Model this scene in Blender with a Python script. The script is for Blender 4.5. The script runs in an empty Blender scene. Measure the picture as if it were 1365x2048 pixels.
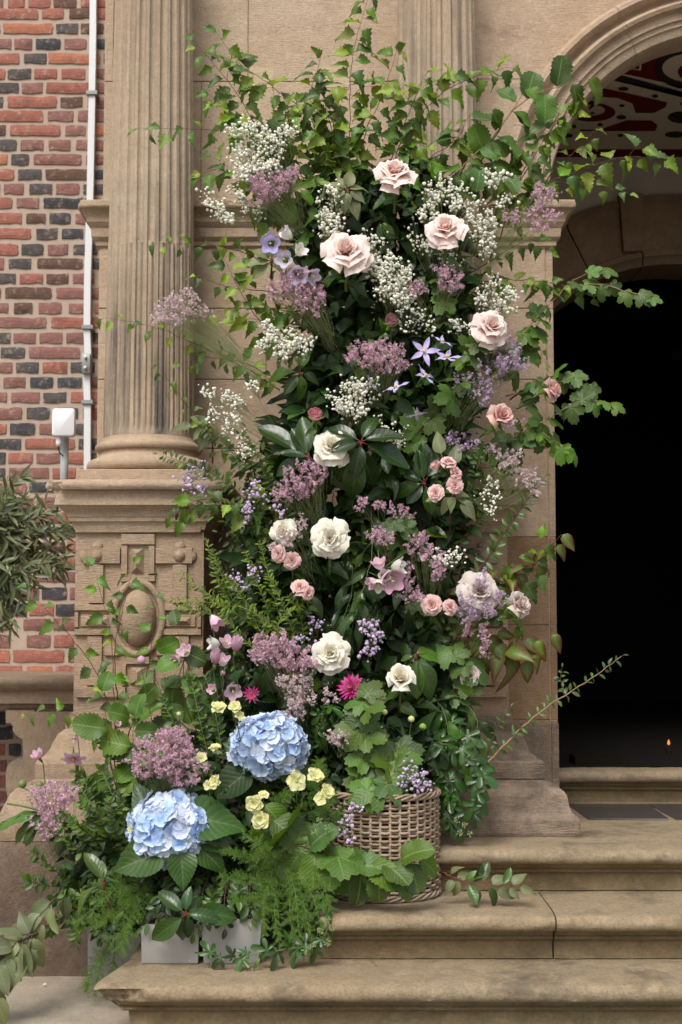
import bpy, math, random
from mathutils import Vector, Matrix, noise
R = random.Random(7)
PI = math.pi
scene = bpy.context.scene
COL = scene.collection

# ------------------------------------------------------------------ camera
F = 2844.4                      # focal length in photo pixels (50 mm on a 36 mm tall frame)
PITCH = math.radians(4.4)
CA, SA = math.cos(PITCH), math.sin(PITCH)
CAMZ = 1.22
cam_data = bpy.data.cameras.new('camera')
cam = bpy.data.objects.new('camera', cam_data); COL.objects.link(cam)
cam.location = (0, 0, CAMZ)
cam.rotation_euler = (PI/2 + PITCH, 0, 0)
cam_data.sensor_fit = 'VERTICAL'; cam_data.sensor_height = 36; cam_data.lens = 50
cam_data.clip_end = 3000; cam_data.clip_start = 0.05
cam_data.dof.use_dof = True; cam_data.dof.focus_distance = 4.95; cam_data.dof.aperture_fstop = 4.5
scene.camera = cam

# ------------------------------------------------------------------ world, sun, exposure
world = bpy.data.worlds.new('World'); scene.world = world; world.use_nodes = True
wn = world.node_tree; wn.nodes.clear()
sky = wn.nodes.new('ShaderNodeTexSky'); sky.sky_type = 'NISHITA'; sky.sun_disc = False
SUN_EL, SUN_AZ = math.radians(52), math.radians(200)
sky.sun_elevation = SUN_EL; sky.sun_rotation = SUN_AZ
sky.air_density = 1.0; sky.dust_density = 4.0; sky.ozone_density = 1.0
hs = wn.nodes.new('ShaderNodeHueSaturation'); hs.inputs['Saturation'].default_value = 0.22
bg = wn.nodes.new('ShaderNodeBackground'); bg.inputs['Strength'].default_value = 0.15
wo = wn.nodes.new('ShaderNodeOutputWorld')
wn.links.new(sky.outputs[0], hs.inputs['Color']); wn.links.new(hs.outputs[0], bg.inputs[0]); wn.links.new(bg.outputs[0], wo.inputs[0])
sun = bpy.data.lights.new('sun', 'SUN'); sun.energy = 1.75; sun.angle = math.radians(24); sun.color = (1, .955, .89)
so = bpy.data.objects.new('sun', sun); COL.objects.link(so)
# Nishita sun_rotation measures clockwise from +Y
sd = Vector((math.sin(SUN_AZ)*math.cos(SUN_EL), math.cos(SUN_AZ)*math.cos(SUN_EL), math.sin(SUN_EL)))
so.rotation_euler = sd.to_track_quat('Z', 'Y').to_euler(); so.location = (0, -3, 8)
vs = scene.view_settings
scene.display_settings.display_device = 'sRGB'
vs.view_transform = 'Standard'; vs.look = 'None'; vs.gamma = 1; vs.use_curve_mapping = False
vs.exposure = 0.3
scene.render.engine = 'CYCLES'
scene.cycles.max_bounces = 6; scene.cycles.diffuse_bounces = 4; scene.cycles.transmission_bounces = 3
scene.cycles.transparent_max_bounces = 4; scene.cycles.caustics_reflective = False; scene.cycles.caustics_refractive = False

# ------------------------------------------------------------------ helpers
def P(px, py, d):
    """world point at depth d (metres along Y) seen at photo pixel px, py"""
    u = px - 682.5; v = 1024 - py
    dy = F*CA - v*SA; dz = F*SA + v*CA
    return Vector((u*d/dy, d, CAMZ + dz*d/dy))
def W(px, d, py=1242): return P(px, py, d).x
def S(px, d=4.95): return px*d/F      # pixels to metres

def tag(o, label=None, cat=None, group=None, kind=None):
    if label: o['label'] = label
    if cat: o['category'] = cat
    if group: o['group'] = group
    if kind: o['kind'] = kind
    return o
def thing(name, loc, label, cat, group=None, kind=None):
    o = bpy.data.objects.new(name, None); COL.objects.link(o)
    o.location = loc; o.empty_display_size = .05
    return tag(o, label, cat, group, kind)
def ortho(d, n):
    y = d.normalized(); z = n - y*n.dot(y)
    if z.length < 1e-4: z = Vector((0, 0, 1)).cross(y) + Vector((.01, 0, 0))
    z.normalize(); x = y.cross(z)
    return Matrix((x, y, z)).transposed()
def link(name, mesh, root=None, loc=None, rot=None, s=1.0):
    o = bpy.data.objects.new(name, mesh); COL.objects.link(o)
    if root is not None:
        o.parent = root
    L = Vector(loc) if loc is not None else Vector((0, 0, 0))
    if root is not None and loc is not None:
        L = L - ROOTLOC(root)
    elif root is not None and loc is None:
        L = -ROOTLOC(root)            # mesh given in world coordinates
    m = Matrix.Translation(L)
    if rot is not None: m = m @ rot.to_4x4()
    if isinstance(s, (tuple, list)): m = m @ Matrix.Diagonal((s[0], s[1], s[2], 1))
    elif s != 1.0: m = m @ Matrix.Diagonal((s, s, s, 1))
    o.matrix_local = m
    return o
def ROOTLOC(r):
    v = Vector((0, 0, 0))
    while r is not None:
        v = v + r.matrix_local.to_translation() if r.type != 'EMPTY' else v + Vector(r.location)
        r = r.parent
    return v

class MB:
    def __init__(s): s.v = []; s.f = []; s.uv = []; s.m = []
    def add(s, vs, fs, uvs=None, mi=0):
        b = len(s.v); s.v.extend([tuple(p) for p in vs]); 
        for f in fs:
            s.f.append(tuple(i+b for i in f)); s.m.append(mi)
        s.uv.extend(uvs if uvs else [(0.5, 0.5)]*len(vs))
    def box(s, x0, x1, y0, y1, z0, z1, mi=0):
        s.add([(x0,y0,z0),(x1,y0,z0),(x1,y1,z0),(x0,y1,z0),(x0,y0,z1),(x1,y0,z1),(x1,y1,z1),(x0,y1,z1)],
              [(0,3,2,1),(4,5,6,7),(0,1,5,4),(1,2,6,5),(2,3,7,6),(3,0,4,7)], None, mi)
    def tube(s, pts, r, n=5, mi=0, closed=False, cap=True):
        k = len(pts)
        if k < 2: return
        rs = r if isinstance(r, (list, tuple)) else [r]*k
        vs = []; prev = None
        for i, p in enumerate(pts):
            a = pts[(i-1) % k] if (closed or i > 0) else pts[i]
            b = pts[(i+1) % k] if (closed or i < k-1) else pts[i]
            t = (Vector(b)-Vector(a))
            if t.length < 1e-9: t = Vector((0, 0, 1))
            t.normalize()
            if prev is None:
                ref = Vector((0, 0, 1)) if abs(t.z) < .9 else Vector((1, 0, 0))
            else: ref = prev
            n1 = ref - t*ref.dot(t); 
            if n1.length < 1e-6: n1 = t.orthogonal()
            n1.normalize(); prev = n1; n2 = t.cross(n1)
            for j in range(n):
                a_ = 2*PI*j/n
                vs.append(Vector(p) + (n1*math.cos(a_)+n2*math.sin(a_))*rs[i])
        fs = []
        m = k if closed else k-1
        for i in range(m):
            for j in range(n):
                a0 = i*n+j; a1 = i*n+(j+1) % n; b0 = ((i+1) % k)*n+j; b1 = ((i+1) % k)*n+(j+1) % n
                fs.append((a0, a1, b1, b0))
        if cap and not closed:
            fs.append(tuple(range(n-1, -1, -1))); fs.append(tuple((k-1)*n+j for j in range(n)))
        s.add(vs, fs, [(j/n, i/(k-1)) for i in range(k) for j in range(n)], mi)
    def lathe(s, prof, c, n=48, mi=0):
        vs = []
        for (r, z) in prof:
            for j in range(n):
                a = 2*PI*j/n; vs.append((c[0]+r*math.cos(a), c[1]+r*math.sin(a), z))
        fs = [(i*n+j, i*n+(j+1) % n, (i+1)*n+(j+1) % n, (i+1)*n+j) for i in range(len(prof)-1) for j in range(n)]
        s.add(vs, fs, None, mi)
    def mesh(s, name, mats, smooth=True, angle=None):
        me = bpy.data.meshes.new(name)
        me.from_pydata(s.v, [], s.f)
        for m in (mats if isinstance(mats, (list, tuple)) else [mats]): me.materials.append(m)
        if s.m and max(s.m) > 0: me.polygons.foreach_set('material_index', s.m)
        uvl = me.uv_layers.new(name='UVMap')
        li = [0]*len(me.loops); me.loops.foreach_get('vertex_index', li)
        buf = []
        for i in li: buf.extend(s.uv[i])
        uvl.data.foreach_set('uv', buf)
        if smooth: me.polygons.foreach_set('use_smooth', [True]*len(me.polygons))
        me.update()
        if smooth and angle is not None:
            try: me.set_sharp_from_angle(angle=math.radians(angle))
            except Exception: pass
        return me
    def build(s, name, mats, root=None, smooth=True, angle=None):
        return link(name, s.mesh(name, mats, smooth, angle), root)

def crv(pts, n=8):
    """Catmull-Rom through points"""
    pts = [Vector(p) for p in pts]
    if len(pts) < 3:
        return [pts[0].lerp(pts[-1], i/n) for i in range(n+1)]
    out = []
    q = [pts[0]*2-pts[1]] + pts + [pts[-1]*2-pts[-2]]
    for i in range(1, len(q)-2):
        a, b, c, d = q[i-1], q[i], q[i+1], q[i+2]
        for k in range(n):
            t = k/n
            out.append(.5*((2*b)+(c-a)*t+(2*a-5*b+4*c-d)*t*t+(3*b-a-3*c+d)*t*t*t))
    out.append(pts[-1]); return out
def rv(s=1): return Vector((R.uniform(-s, s), R.uniform(-s, s), R.uniform(-s, s)))
def nz(p, sc=1.0): return noise.noise(Vector(p)*sc)

# ------------------------------------------------------------------ materials
class NT:
    def __init__(s, name):
        s.mat = bpy.data.materials.new(name); s.mat.use_nodes = True
        s.t = s.mat.node_tree; s.t.nodes.clear()
        s.out = s.t.nodes.new('ShaderNodeOutputMaterial')
    def n(s, ty, **kw):
        nd = s.t.nodes.new(ty)
        for k, v in kw.items(): setattr(nd, k, v)
        return nd
    def l(s, a, b): s.t.links.new(a, b)
    def math(s, op, a, b=None, c=None, clamp=False):
        m = s.n('ShaderNodeMath', operation=op); m.use_clamp = clamp
        for i, x in enumerate((a, b, c)):
            if x is None: continue
            if isinstance(x, (int, float)): m.inputs[i].default_value = x
            else: s.l(x, m.inputs[i])
        return m.outputs[0]
    def mix(s, f, a, b, bt='MIX'):
        m = s.n('ShaderNodeMix', data_type='RGBA', blend_type=bt)
        for i, x in ((0, f), (6, a), (7, b)):
            if isinstance(x, (int, float)): m.inputs[i].default_value = x
            elif isinstance(x, tuple): m.inputs[i].default_value = (*x, 1) if len(x) == 3 else x
            else: s.l(x, m.inputs[i])
        return m.outputs[2]
    def ramp(s, f, stops):
        r = s.n('ShaderNodeValToRGB')
        el = r.color_ramp.elements
        while len(el) < len(stops): el.new(.5)
        for e, (p, c) in zip(el, stops):
            e.position = p; e.color = (*c, 1) if isinstance(c, tuple) else (c, c, c, 1)
        s.l(f, r.inputs[0]); return r.outputs[0]
    def pos(s, scale=(1, 1, 1)):
        g = s.n('ShaderNodeNewGeometry'); m = s.n('ShaderNodeMapping'); m.inputs['Scale'].default_value = scale
        s.l(g.outputs['Position'], m.inputs[0]); return m.outputs[0]
    def noise(s, vec, sc, det=4, rough=.55, dist=0):
        t = s.n('ShaderNodeTexNoise'); t.inputs['Scale'].default_value = sc; t.inputs['Detail'].default_value = det
        t.inputs['Roughness'].default_value = rough; t.inputs['Distortion'].default_value = dist
        if vec is not None: s.l(vec, t.inputs['Vector'])
        return t.outputs[0]
    def princ(s, col, rough=.7, spec=.4, bump=None, bs=.3, bd=.01, **kw):
        p = s.n('ShaderNodeBsdfPrincipled')
        if isinstance(col, tuple): p.inputs['Base Color'].default_value = (*col, 1)
        else: s.l(col, p.inputs['Base Color'])
        if isinstance(rough, (int, float)): p.inputs['Roughness'].default_value = rough
        else: s.l(rough, p.inputs['Roughness'])
        p.inputs['Specular IOR Level'].default_value = spec
        if bump is not None:
            b = s.n('ShaderNodeBump'); b.inputs['Strength'].default_value = bs; b.inputs['Distance'].default_value = bd
            s.l(bump, b.inputs['Height']); s.l(b.outputs[0], p.inputs['Normal'])
        for k, v in kw.items(): p.inputs[k].default_value = v
        return p.outputs[0]
    def done(s, sh): s.l(sh, s.out.inputs[0]); return s.mat

def stone(name, c1, c2, dark=(.10, .085, .07), stain=.35, tool='H', tool_amt=.35, streak=False, speck=.25, rough_bump=.5, warm=None, bd=.006):
    t = NT(name)
    p1 = t.pos(); big = t.noise(p1, 2.3, 5, .6); med = t.noise(p1, 11, 6, .65); fine = t.noise(p1, 240, 3, .7)
    base = t.mix(t.ramp(med, [(.3, 0.0), (.7, 1.0)]), tuple(x*.93 for x in c1), tuple(x*1.06 for x in c2))
    base = t.mix(t.math('MULTIPLY', t.ramp(big, [(.35, 0.0), (.7, 1.0)]), .5), base, warm or (c1[0]*1.05, c1[1]*.9, c1[2]*.78))
    if streak:
        sv = t.pos((16, 16, .9)); sn = t.noise(sv, 1.0, 5, .6)
        zone = t.noise(t.pos((2.2, 2.2, 1.2)), 1.0, 3, .5)
        m = t.math('MULTIPLY', t.ramp(sn, [(.48, 0.0), (.66, 1.0)]), t.ramp(zone, [(.42, 0.0), (.62, 1.0)]))
    else:
        m = t.ramp(t.noise(t.pos((1, 1, 1.9)), 4.2, 7, .68, .4), [(.52, 0.0), (.72, 1.0)])
    base = t.mix(t.math('MULTIPLY', m, stain), base, dark)
    base = t.mix(t.math('MULTIPLY', t.ramp(fine, [(.55, 0.0), (.75, 1.0)]), speck), base, (c1[0]*.55, c1[1]*.52, c1[2]*.5))
    h = t.math('MULTIPLY', fine, rough_bump)
    if tool:
        sc = {'H': (28, 28, 210), 'V': (210, 210, 28)}[tool]
        tn = t.noise(t.pos(sc), 1.0, 2, .5)
        tl = t.ramp(tn, [(.35, 0.0), (.65, 1.0)])
        base = t.mix(t.math('MULTIPLY', tl, tool_amt*.16), base, (c1[0]*.66, c1[1]*.63, c1[2]*.6))
        h = t.math('ADD', h, t.math('MULTIPLY', tl, tool_amt*-.45))
    h = t.math('ADD', h, t.math('MULTIPLY', med, .9))
    grit = t.noise(p1, 95, 5, .75); base = t.mix(t.math('MULTIPLY', t.ramp(grit, [(.46, 0.0), (.60, 1.0)]), .22+speck*.35), base, (c1[0]*.60, c1[1]*.57, c1[2]*.53)); h = t.math('ADD', h, t.math('MULTIPLY', grit, .8))
    blot = t.noise(p1, 26, 5, .7); base = t.mix(t.math('MULTIPLY', t.ramp(blot, [(.52, 0.0), (.66, 1.0)]), .12+speck*.3), base, (min(1, c2[0]*1.25), min(1, c2[1]*1.25), min(1, c2[2]*1.22)))
    pits = t.ramp(t.noise(p1, 70, 4, .8), [(.60, 0.0), (.70, 1.0)])
    base = t.mix(t.math('MULTIPLY', pits, .35), base, (c1[0]*.45, c1[1]*.42, c1[2]*.4)); h = t.math('SUBTRACT', h, t.math('MULTIPLY', pits, .5))
    return t.done(t.princ(base, .88, .2, h, .6, bd))

def leafmat(name, c1, c2, vein=(.16, .24, .06), va=.35, rough=.42, trans=.25, under=None, nv=9.0, slant=3.2, edge=None, spec=.45, bumpy=.5):
    t = NT(name); c1 = (c1[0]*1.25, c1[1]*1.02, c1[2]*.9); c2 = (c2[0]*1.25, c2[1]*1.05, c2[2]*.9)
    uv = t.n('ShaderNodeUVMap'); sp = t.n('ShaderNodeSeparateXYZ'); t.l(uv.outputs[0], sp.inputs[0])
    u = t.math('ABSOLUTE', t.math('SUBTRACT', t.math('MULTIPLY', sp.outputs[0], 2.0), 1.0)); v = sp.outputs[1]
    oi = t.n('ShaderNodeObjectInfo'); g = t.n('ShaderNodeNewGeometry')
    rnd = t.math('FRACT', t.math('ADD', oi.outputs['Random'], g.outputs['Random Per Island']))
    ns = t.noise(t.pos(), 30, 3, .6)
    f = t.math('ADD', t.math('MULTIPLY', rnd, .75), t.math('MULTIPLY', ns, .3), clamp=True)
    col = t.mix(f, c1, c2)
    hv = t.n('ShaderNodeHueSaturation'); r3 = t.math('FRACT', t.math('MULTIPLY', rnd, 7.31)); t.l(t.math('ADD', .488, t.math('MULTIPLY', r3, .03)), hv.inputs['Hue']); t.l(t.math('ADD', .72, t.math('MULTIPLY', r3, .5)), hv.inputs['Value']); t.l(t.math('ADD', .85, t.math('MULTIPLY', rnd, .25)), hv.inputs['Saturation']); t.l(col, hv.inputs['Color']); col = hv.outputs[0]
    ph = t.math('FRACT', t.math('SUBTRACT', t.math('MULTIPLY', v, nv), t.math('MULTIPLY', u, slant)))
    sv = t.math('LESS_THAN', ph, .10); mid = t.math('LESS_THAN', u, .055)
    vm = t.math('MULTIPLY', t.math('MAXIMUM', mid, t.math('MULTIPLY', sv, .6)), va)
    col = t.mix(vm, col, vein)
    if edge:
        e = t.math('MULTIPLY', t.ramp(t.math('ADD', t.math('MULTIPLY', u, .6), t.math('MULTIPLY', v, .5)), [(.42, 0.0), (.80, 1.0)]), .9)
        col = t.mix(e, col, edge)
    if under: 
        col = t.mix(g.outputs['Backfacing'], col, under)
    tri = t.math('PINGPONG', t.math('ADD', ph, .05), .5)
    h = t.math('ADD', t.math('MULTIPLY', tri, bumpy), t.math('MULTIPLY', ns, .2))
    pr = t.princ(col, rough, spec, h, .35, .003)
    if trans > 0:
        tr = t.n('ShaderNodeBsdfTranslucent'); hsv = t.n('ShaderNodeHueSaturation'); hsv.inputs['Value'].default_value = 1.35; hsv.inputs['Hue'].default_value = .49
        t.l(col, hsv.inputs['Color']); t.l(hsv.outputs[0], tr.inputs[0])
        mx = t.n('ShaderNodeMixShader'); mx.inputs[0].default_value = trans
        t.l(pr, mx.inputs[1]); t.l(tr.outputs[0], mx.inputs[2]); pr = mx.outputs[0]
    return t.done(pr)

def petalmat(name, base, tip, rim=None, trans=.3, rnd=.12, rough=.55):
    t = NT(name)
    uv = t.n('ShaderNodeUVMap'); sp = t.n('ShaderNodeSeparateXYZ'); t.l(uv.outputs[0], sp.inputs[0])
    col = t.mix(t.ramp(sp.outputs[1], [(.1, 0.0), (.8, 1.0)]), base, tip)  # deeper petal bases: pinker heart plus shading painted in for the roses
    if rim: col = t.mix(t.ramp(sp.outputs[1], [(.88, 0.0), (1.0, .7)]), col, rim)
    oi = t.n('ShaderNodeObjectInfo'); g = t.n('ShaderNodeNewGeometry')
    r = t.math('FRACT', t.math('ADD', oi.outputs['Random'], g.outputs['Random Per Island']))
    hsv = t.n('ShaderNodeHueSaturation'); t.l(col, hsv.inputs['Color'])
    t.l(t.math('ADD', 1-rnd, t.math('MULTIPLY', r, rnd*1.6)), hsv.inputs['Value'])
    t.l(t.math('ADD', .85, t.math('MULTIPLY', r, .3)), hsv.inputs['Saturation'])
    ns = t.noise(t.pos(), 90, 3, .6)
    pr = t.princ(hsv.outputs[0], rough, .25, ns, .25, .003)
    tr = t.n('ShaderNodeBsdfTranslucent'); t.l(hsv.outputs[0], tr.inputs[0])
    mx = t.n('ShaderNodeMixShader'); mx.inputs[0].default_value = trans
    t.l(pr, mx.inputs[1]); t.l(tr.outputs[0], mx.inputs[2])
    return t.done(mx.outputs[0])
def flat(name, col, rough=.6, spec=.4, nsc=40, amt=.25, metal=0, dark=None):
    t = NT(name); ns = t.noise(t.pos(), nsc, 5, .6)
    c = t.mix(t.math('MULTIPLY', ns, amt*2), col, dark or tuple(x*.55 for x in col))
    return t.done(t.princ(c, rough, spec, ns, .2, .003, Metallic=metal))

M = {}
M['stone'] = stone('buff_sandstone', (.41, .31, .22), (.48, .37, .27), stain=.28)
M['stone_wall'] = stone('tooled_wall_stone', (.46, .355, .255), (.52, .41, .30), stain=.16, tool_amt=.5)
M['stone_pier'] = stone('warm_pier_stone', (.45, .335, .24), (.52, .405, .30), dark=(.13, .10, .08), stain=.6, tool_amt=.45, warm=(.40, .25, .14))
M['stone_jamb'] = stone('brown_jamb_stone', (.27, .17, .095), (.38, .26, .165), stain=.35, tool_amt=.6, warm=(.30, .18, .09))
M['stone_col'] = stone('streaked_column_stone', (.40, .32, .235), (.47, .375, .28), dark=(.085, .08, .075), stain=.95, streak=True, tool=None)
M['stone_pale'] = stone('pale_patch_stone', (.55, .45, .30), (.58, .47, .33), stain=.1, tool_amt=.5)
M['stone_ped'] = stone('pedestal_stone', (.345, .255, .175), (.42, .315, .222), dark=(.09, .075, .06), stain=.5, tool_amt=.8)
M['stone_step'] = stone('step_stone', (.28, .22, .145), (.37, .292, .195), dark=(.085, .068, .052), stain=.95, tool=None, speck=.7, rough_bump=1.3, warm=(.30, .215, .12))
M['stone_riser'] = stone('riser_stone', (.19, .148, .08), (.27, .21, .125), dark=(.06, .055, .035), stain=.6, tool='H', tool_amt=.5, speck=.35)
M['stone_base'] = stone('weathered_base_stone', (.34, .25, .17), (.43, .325, .23), dark=(.09, .075, .06), stain=.7, tool_amt=.5, speck=.4, rough_bump=1.2)
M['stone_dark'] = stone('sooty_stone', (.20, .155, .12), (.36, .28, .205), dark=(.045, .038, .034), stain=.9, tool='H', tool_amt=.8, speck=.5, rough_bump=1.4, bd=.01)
M['stone_grey'] = stone('dark_wall_stone', (.27, .205, .15), (.33, .25, .18), stain=.4, tool='V', tool_amt=.8)  # darker wall stone with vertical tooling
M['rock'] = stone('rock_face_stone', (.15, .11, .083), (.25, .185, .135), dark=(.06, .047, .042), stain=.8, tool=None, speck=.5, rough_bump=1.0, bd=.030)
M['paving'] = stone('pale_paving', (.34, .295, .235), (.42, .365, .29), dark=(.10, .08, .06), stain=.3, tool=None, speck=.3)
M['far_ground'] = flat('grey_bounce_ground', (.23, .21, .175), .95, .1, 8, .3)  # tone chosen to cut light bounced from the unseen ground
M['mortar'] = flat('lime_mortar', (.52, .41, .33), .95, .1, 35, .4, 0, (.30, .235, .185))
M['mould_stone'] = M['stone']  # plain alias of the buff sandstone
def brickmat(name, c, c2):
    t = NT(name); a = t.noise(t.pos(), 22, 6, .7); b = t.noise(t.pos((1, 1, 2)), 9, 4, .6)
    oi = t.n('ShaderNodeObjectInfo')
    col = t.mix(t.ramp(a, [(.35, 0.0), (.65, 1.0)]), c, c2)
    col = t.mix(t.math('MULTIPLY', oi.outputs['Random'], .35), col, tuple(x*.55 for x in c))
    col = t.mix(t.ramp(t.noise(t.pos(), 34, 6, .7), [(.54, 0.0), (.70, .75)]), col, (.44, .33, .27))
    col = t.mix(t.ramp(b, [(.56, 0.0), (.72, .7)]), col, tuple(x*.4+.012 for x in c2))
    return t.done(t.princ(col, .92, .15, t.math('ADD', a, t.noise(t.pos(), 160, 3)), .7, .006))
BR = {'R': brickmat('red_brick', (.40, .155, .11), (.29, .12, .095)),
      'O': brickmat('orange_brick', (.50, .20, .12), (.38, .15, .095)),
      'P': brickmat('plum_brick', (.31, .145, .12), (.23, .12, .105)),
      'B': brickmat('brown_brick', (.17, .095, .07), (.115, .075, .06)),
      'G': brickmat('grey_brick', (.125, .105, .095), (.075, .07, .072)),
      'D': brickmat('blue_black_brick', (.055, .056, .062), (.10, .095, .095))}
M['white_metal'] = flat('white_conduit', (.72, .73, .74), .5, .4, 20, .12)
M['grey_metal'] = flat('galvanised_metal', (.30, .30, .30), .5, .5, 30, .3, .3)
M['white_plastic'] = flat('white_plastic', (.82, .83, .86), .4, .4, 10, .04)
M['grey_pipe'] = flat('grey_painted_pipe', (.45, .47, .47), .45, .5, 30, .15)
M['zinc'] = flat('pale_grey_planter', (.36, .355, .34), .75, .3, 14, .25, 0, (.30, .29, .28))
M['black'] = flat('black_interior', (.006, .006, .007), .9, .05)
M['dark_room'] = flat('dark_room', (.012, .010, .009), .9, .1)  # interior darkness put into a near-black colour for shell, screen, floor and wax
M['cream_paint'] = flat('cream_ceiling_paint', (.78, .68, .54), .85, .1, 20, .12)
M['red_paint'] = flat('dark_red_paint', (.17, .014, .018), .85, .1, 20, .2)
M['dark_paint'] = flat('black_brown_paint', (.045, .032, .026), .85, .1, 20, .2)
M['plaster'] = flat('grey_plaster', (.68, .62, .57), .9, .1, 6, .1)
M['arch_stone'] = stone('inner_arch_stone', (.32, .225, .15), (.42, .30, .20), stain=.25, tool_amt=.3)
M['slate'] = flat('wet_slate', (.07, .065, .065), .25, .5, 6, .4)
M['wicker'] = None
def wicker():
    t = NT('grey_wicker'); a = t.noise(t.pos((1, 1, 6)), 18, 5, .7)
    oi = t.n('ShaderNodeObjectInfo')
    c = t.mix(t.ramp(a, [(.3, 0.0), (.7, 1.0)]), (.20, .13, .08), (.36, .26, .17))
    c = t.mix(t.math('MULTIPLY', oi.outputs['Random'], .45), c, (.44, .37, .30))
    return t.done(t.princ(c, .55, .35, t.noise(t.pos(), 200, 3), .3, .003))
M['wicker'] = wicker()
M['soil'] = flat('dark_soil', (.02, .015, .012), .95, .1)
M['stem_brown'] = flat('brown_twig', (.13, .065, .04), .6, .3)
M['stem_green'] = flat('green_stem', (.10, .16, .04), .5, .4)
M['stem_pale'] = flat('pale_green_stem', (.28, .33, .14), .5, .4)
M['stem_tan'] = flat('tan_branch', (.30, .20, .10), .6, .3)
M['stem_red'] = flat('red_brown_branch', (.20, .055, .03), .55, .4)
M['stem_wood'] = flat('woody_branch', (.10, .065, .045), .8, .2)

M['birch'] = leafmat('birch_leaf', (.030, .088, .012), (.115, .225, .028), vein=(.18, .27, .08), trans=.22, under=(.17, .25, .11))
M['birch_lime'] = leafmat('young_birch_leaf', (.13, .24, .025), (.23, .35, .05), vein=(.26, .36, .12), trans=.28)
M['laurel'] = leafmat('glossy_laurel_leaf', (.008, .032, .008), (.028, .074, .015), vein=(.10, .16, .05), va=.4, rough=.3, trans=.1, under=(.12, .18, .06), nv=7, slant=1.5, spec=.5)
M['laurel_mid'] = leafmat('mid_laurel_leaf', (.022, .065, .013), (.070, .145, .026), vein=(.14, .2, .07), va=.45, rough=.28, trans=.15, under=(.13, .17, .09), nv=7, slant=1.5, spec=.5)
M['shadow_leaf'] = leafmat('shadow_leaf', (.006, .02, .006), (.02, .05, .012), vein=(.05, .09, .03), va=.3, rough=.5, trans=.1, spec=.2)  # deep shadow inside the arrangement put into the leaf green
M['grey_leaf'] = leafmat('grey_green_leaf', (.10, .15, .07), (.17, .22, .11), vein=(.26, .30, .16), va=.5, rough=.5, trans=.2, under=(.24, .26, .16), nv=6, slant=2)
M['olive'] = leafmat('olive_leaf', (.05, .085, .035), (.13, .17, .085), vein=(.2, .22, .14), va=.25, rough=.4, trans=.1, under=(.20, .21, .15))
M['currant'] = leafmat('currant_leaf', (.028, .080, .012), (.080, .165, .024), vein=(.14, .22, .07), va=.7, rough=.5, trans=.16, under=(.12, .18, .08), nv=7, slant=2.5, bumpy=1.0)
M['hazel'] = leafmat('hazel_leaf', (.030, .088, .010), (.085, .18, .020), vein=(.17, .27, .07), va=.7, rough=.5, trans=.2, under=(.13, .2, .07), nv=8, slant=3, bumpy=1.0)
M['hydleaf'] = leafmat('hydrangea_leaf', (.018, .058, .014), (.036, .09, .02), vein=(.10, .16, .06), va=.7, rough=.42, trans=.12, nv=8, slant=2.6, bumpy=.9)
M['ivy'] = leafmat('ivy_leaf', (.012, .048, .009), (.036, .10, .016), vein=(.12, .2, .07), va=.3, rough=.28, trans=.1, spec=.6)
M['dogwood'] = leafmat('dogwood_leaf', (.06, .12, .02), (.12, .19, .035), vein=(.2, .28, .09), va=.5, rough=.45, trans=.25, nv=5, slant=1.6, edge=(.13, .025, .018))
M['small'] = leafmat('small_box_leaf', (.020, .062, .010), (.085, .165, .024), vein=(.1, .18, .05), va=.2, rough=.35, trans=.15)
M['spirea'] = leafmat('spirea_leaf', (.06, .135, .010), (.17, .28, .026), vein=(.2, .3, .08), va=.15, rough=.5, trans=.3)
M['fern'] = leafmat('fern_frond', (.05, .15, .010), (.12, .26, .02), va=.1, rough=.55, trans=.3)
M['calyx'] = flat('green_calyx', (.14, .22, .06), .5, .4)
M['bell_green'] = flat('lime_sepal', (.24, .36, .07), .5, .4)
M['blush'] = petalmat('blush_petal', (.86, .48, .40), (.95, .77, .71), (.96, .85, .80))
M['blush_pink'] = petalmat('pink_blush_petal', (.80, .38, .36), (.80, .53, .48), (.80, .55, .50))
M['cream'] = petalmat('cream_petal', (.84, .66, .38), (.90, .86, .74), (.89, .86, .76))
M['mauve'] = petalmat('pale_mauve_petal', (.64, .48, .42), (.74, .64, .60), (.76, .68, .64))
M['pink'] = petalmat('spray_rose_petal', (.76, .36, .36), (.84, .57, .54), (.88, .66, .62))
M['pink_deep'] = petalmat('pink_cup_petal', (.76, .30, .36), (.78, .42, .46), (.80, .50, .52))
M['dusty'] = petalmat('dusty_pink_petal', (.50, .24, .26), (.58, .34, .36), (.6, .38, .38))
M['hyd'] = petalmat('blue_hydrangea_petal', (.36, .54, .88), (.60, .74, .92), (.78, .86, .94), trans=.25, rnd=.16)
M['hyd2'] = petalmat('pale_blue_hydrangea_petal', (.60, .68, .88), (.74, .80, .92), (.82, .87, .94), trans=.2, rnd=.14)
M['gyp'] = petalmat('white_gypsophila', (.86, .85, .68), (.93, .92, .82), trans=.2, rnd=.08)
M['gyp_core'] = flat('gypsophila_centre', (.5, .52, .34), .7, .2)
M['gyplil'] = petalmat('lilac_gypsophila', (.46, .30, .58), (.70, .56, .76), trans=.2, rnd=.3)
M['statice'] = petalmat('pink_statice', (.56, .28, .42), (.74, .50, .60), trans=.2, rnd=.3)
M['statice_pale'] = petalmat('pale_statice', (.60, .40, .45), (.78, .62, .64), trans=.2, rnd=.3)
M['statice_violet'] = petalmat('violet_statice', (.40, .25, .46), (.60, .44, .60), trans=.2, rnd=.3)
M['clem'] = petalmat('lilac_clematis', (.66, .60, .82), (.46, .38, .72), trans=.25)
M['bell_blue'] = petalmat('lilac_blue_bell', (.66, .60, .86), (.50, .44, .80), trans=.3)
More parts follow.
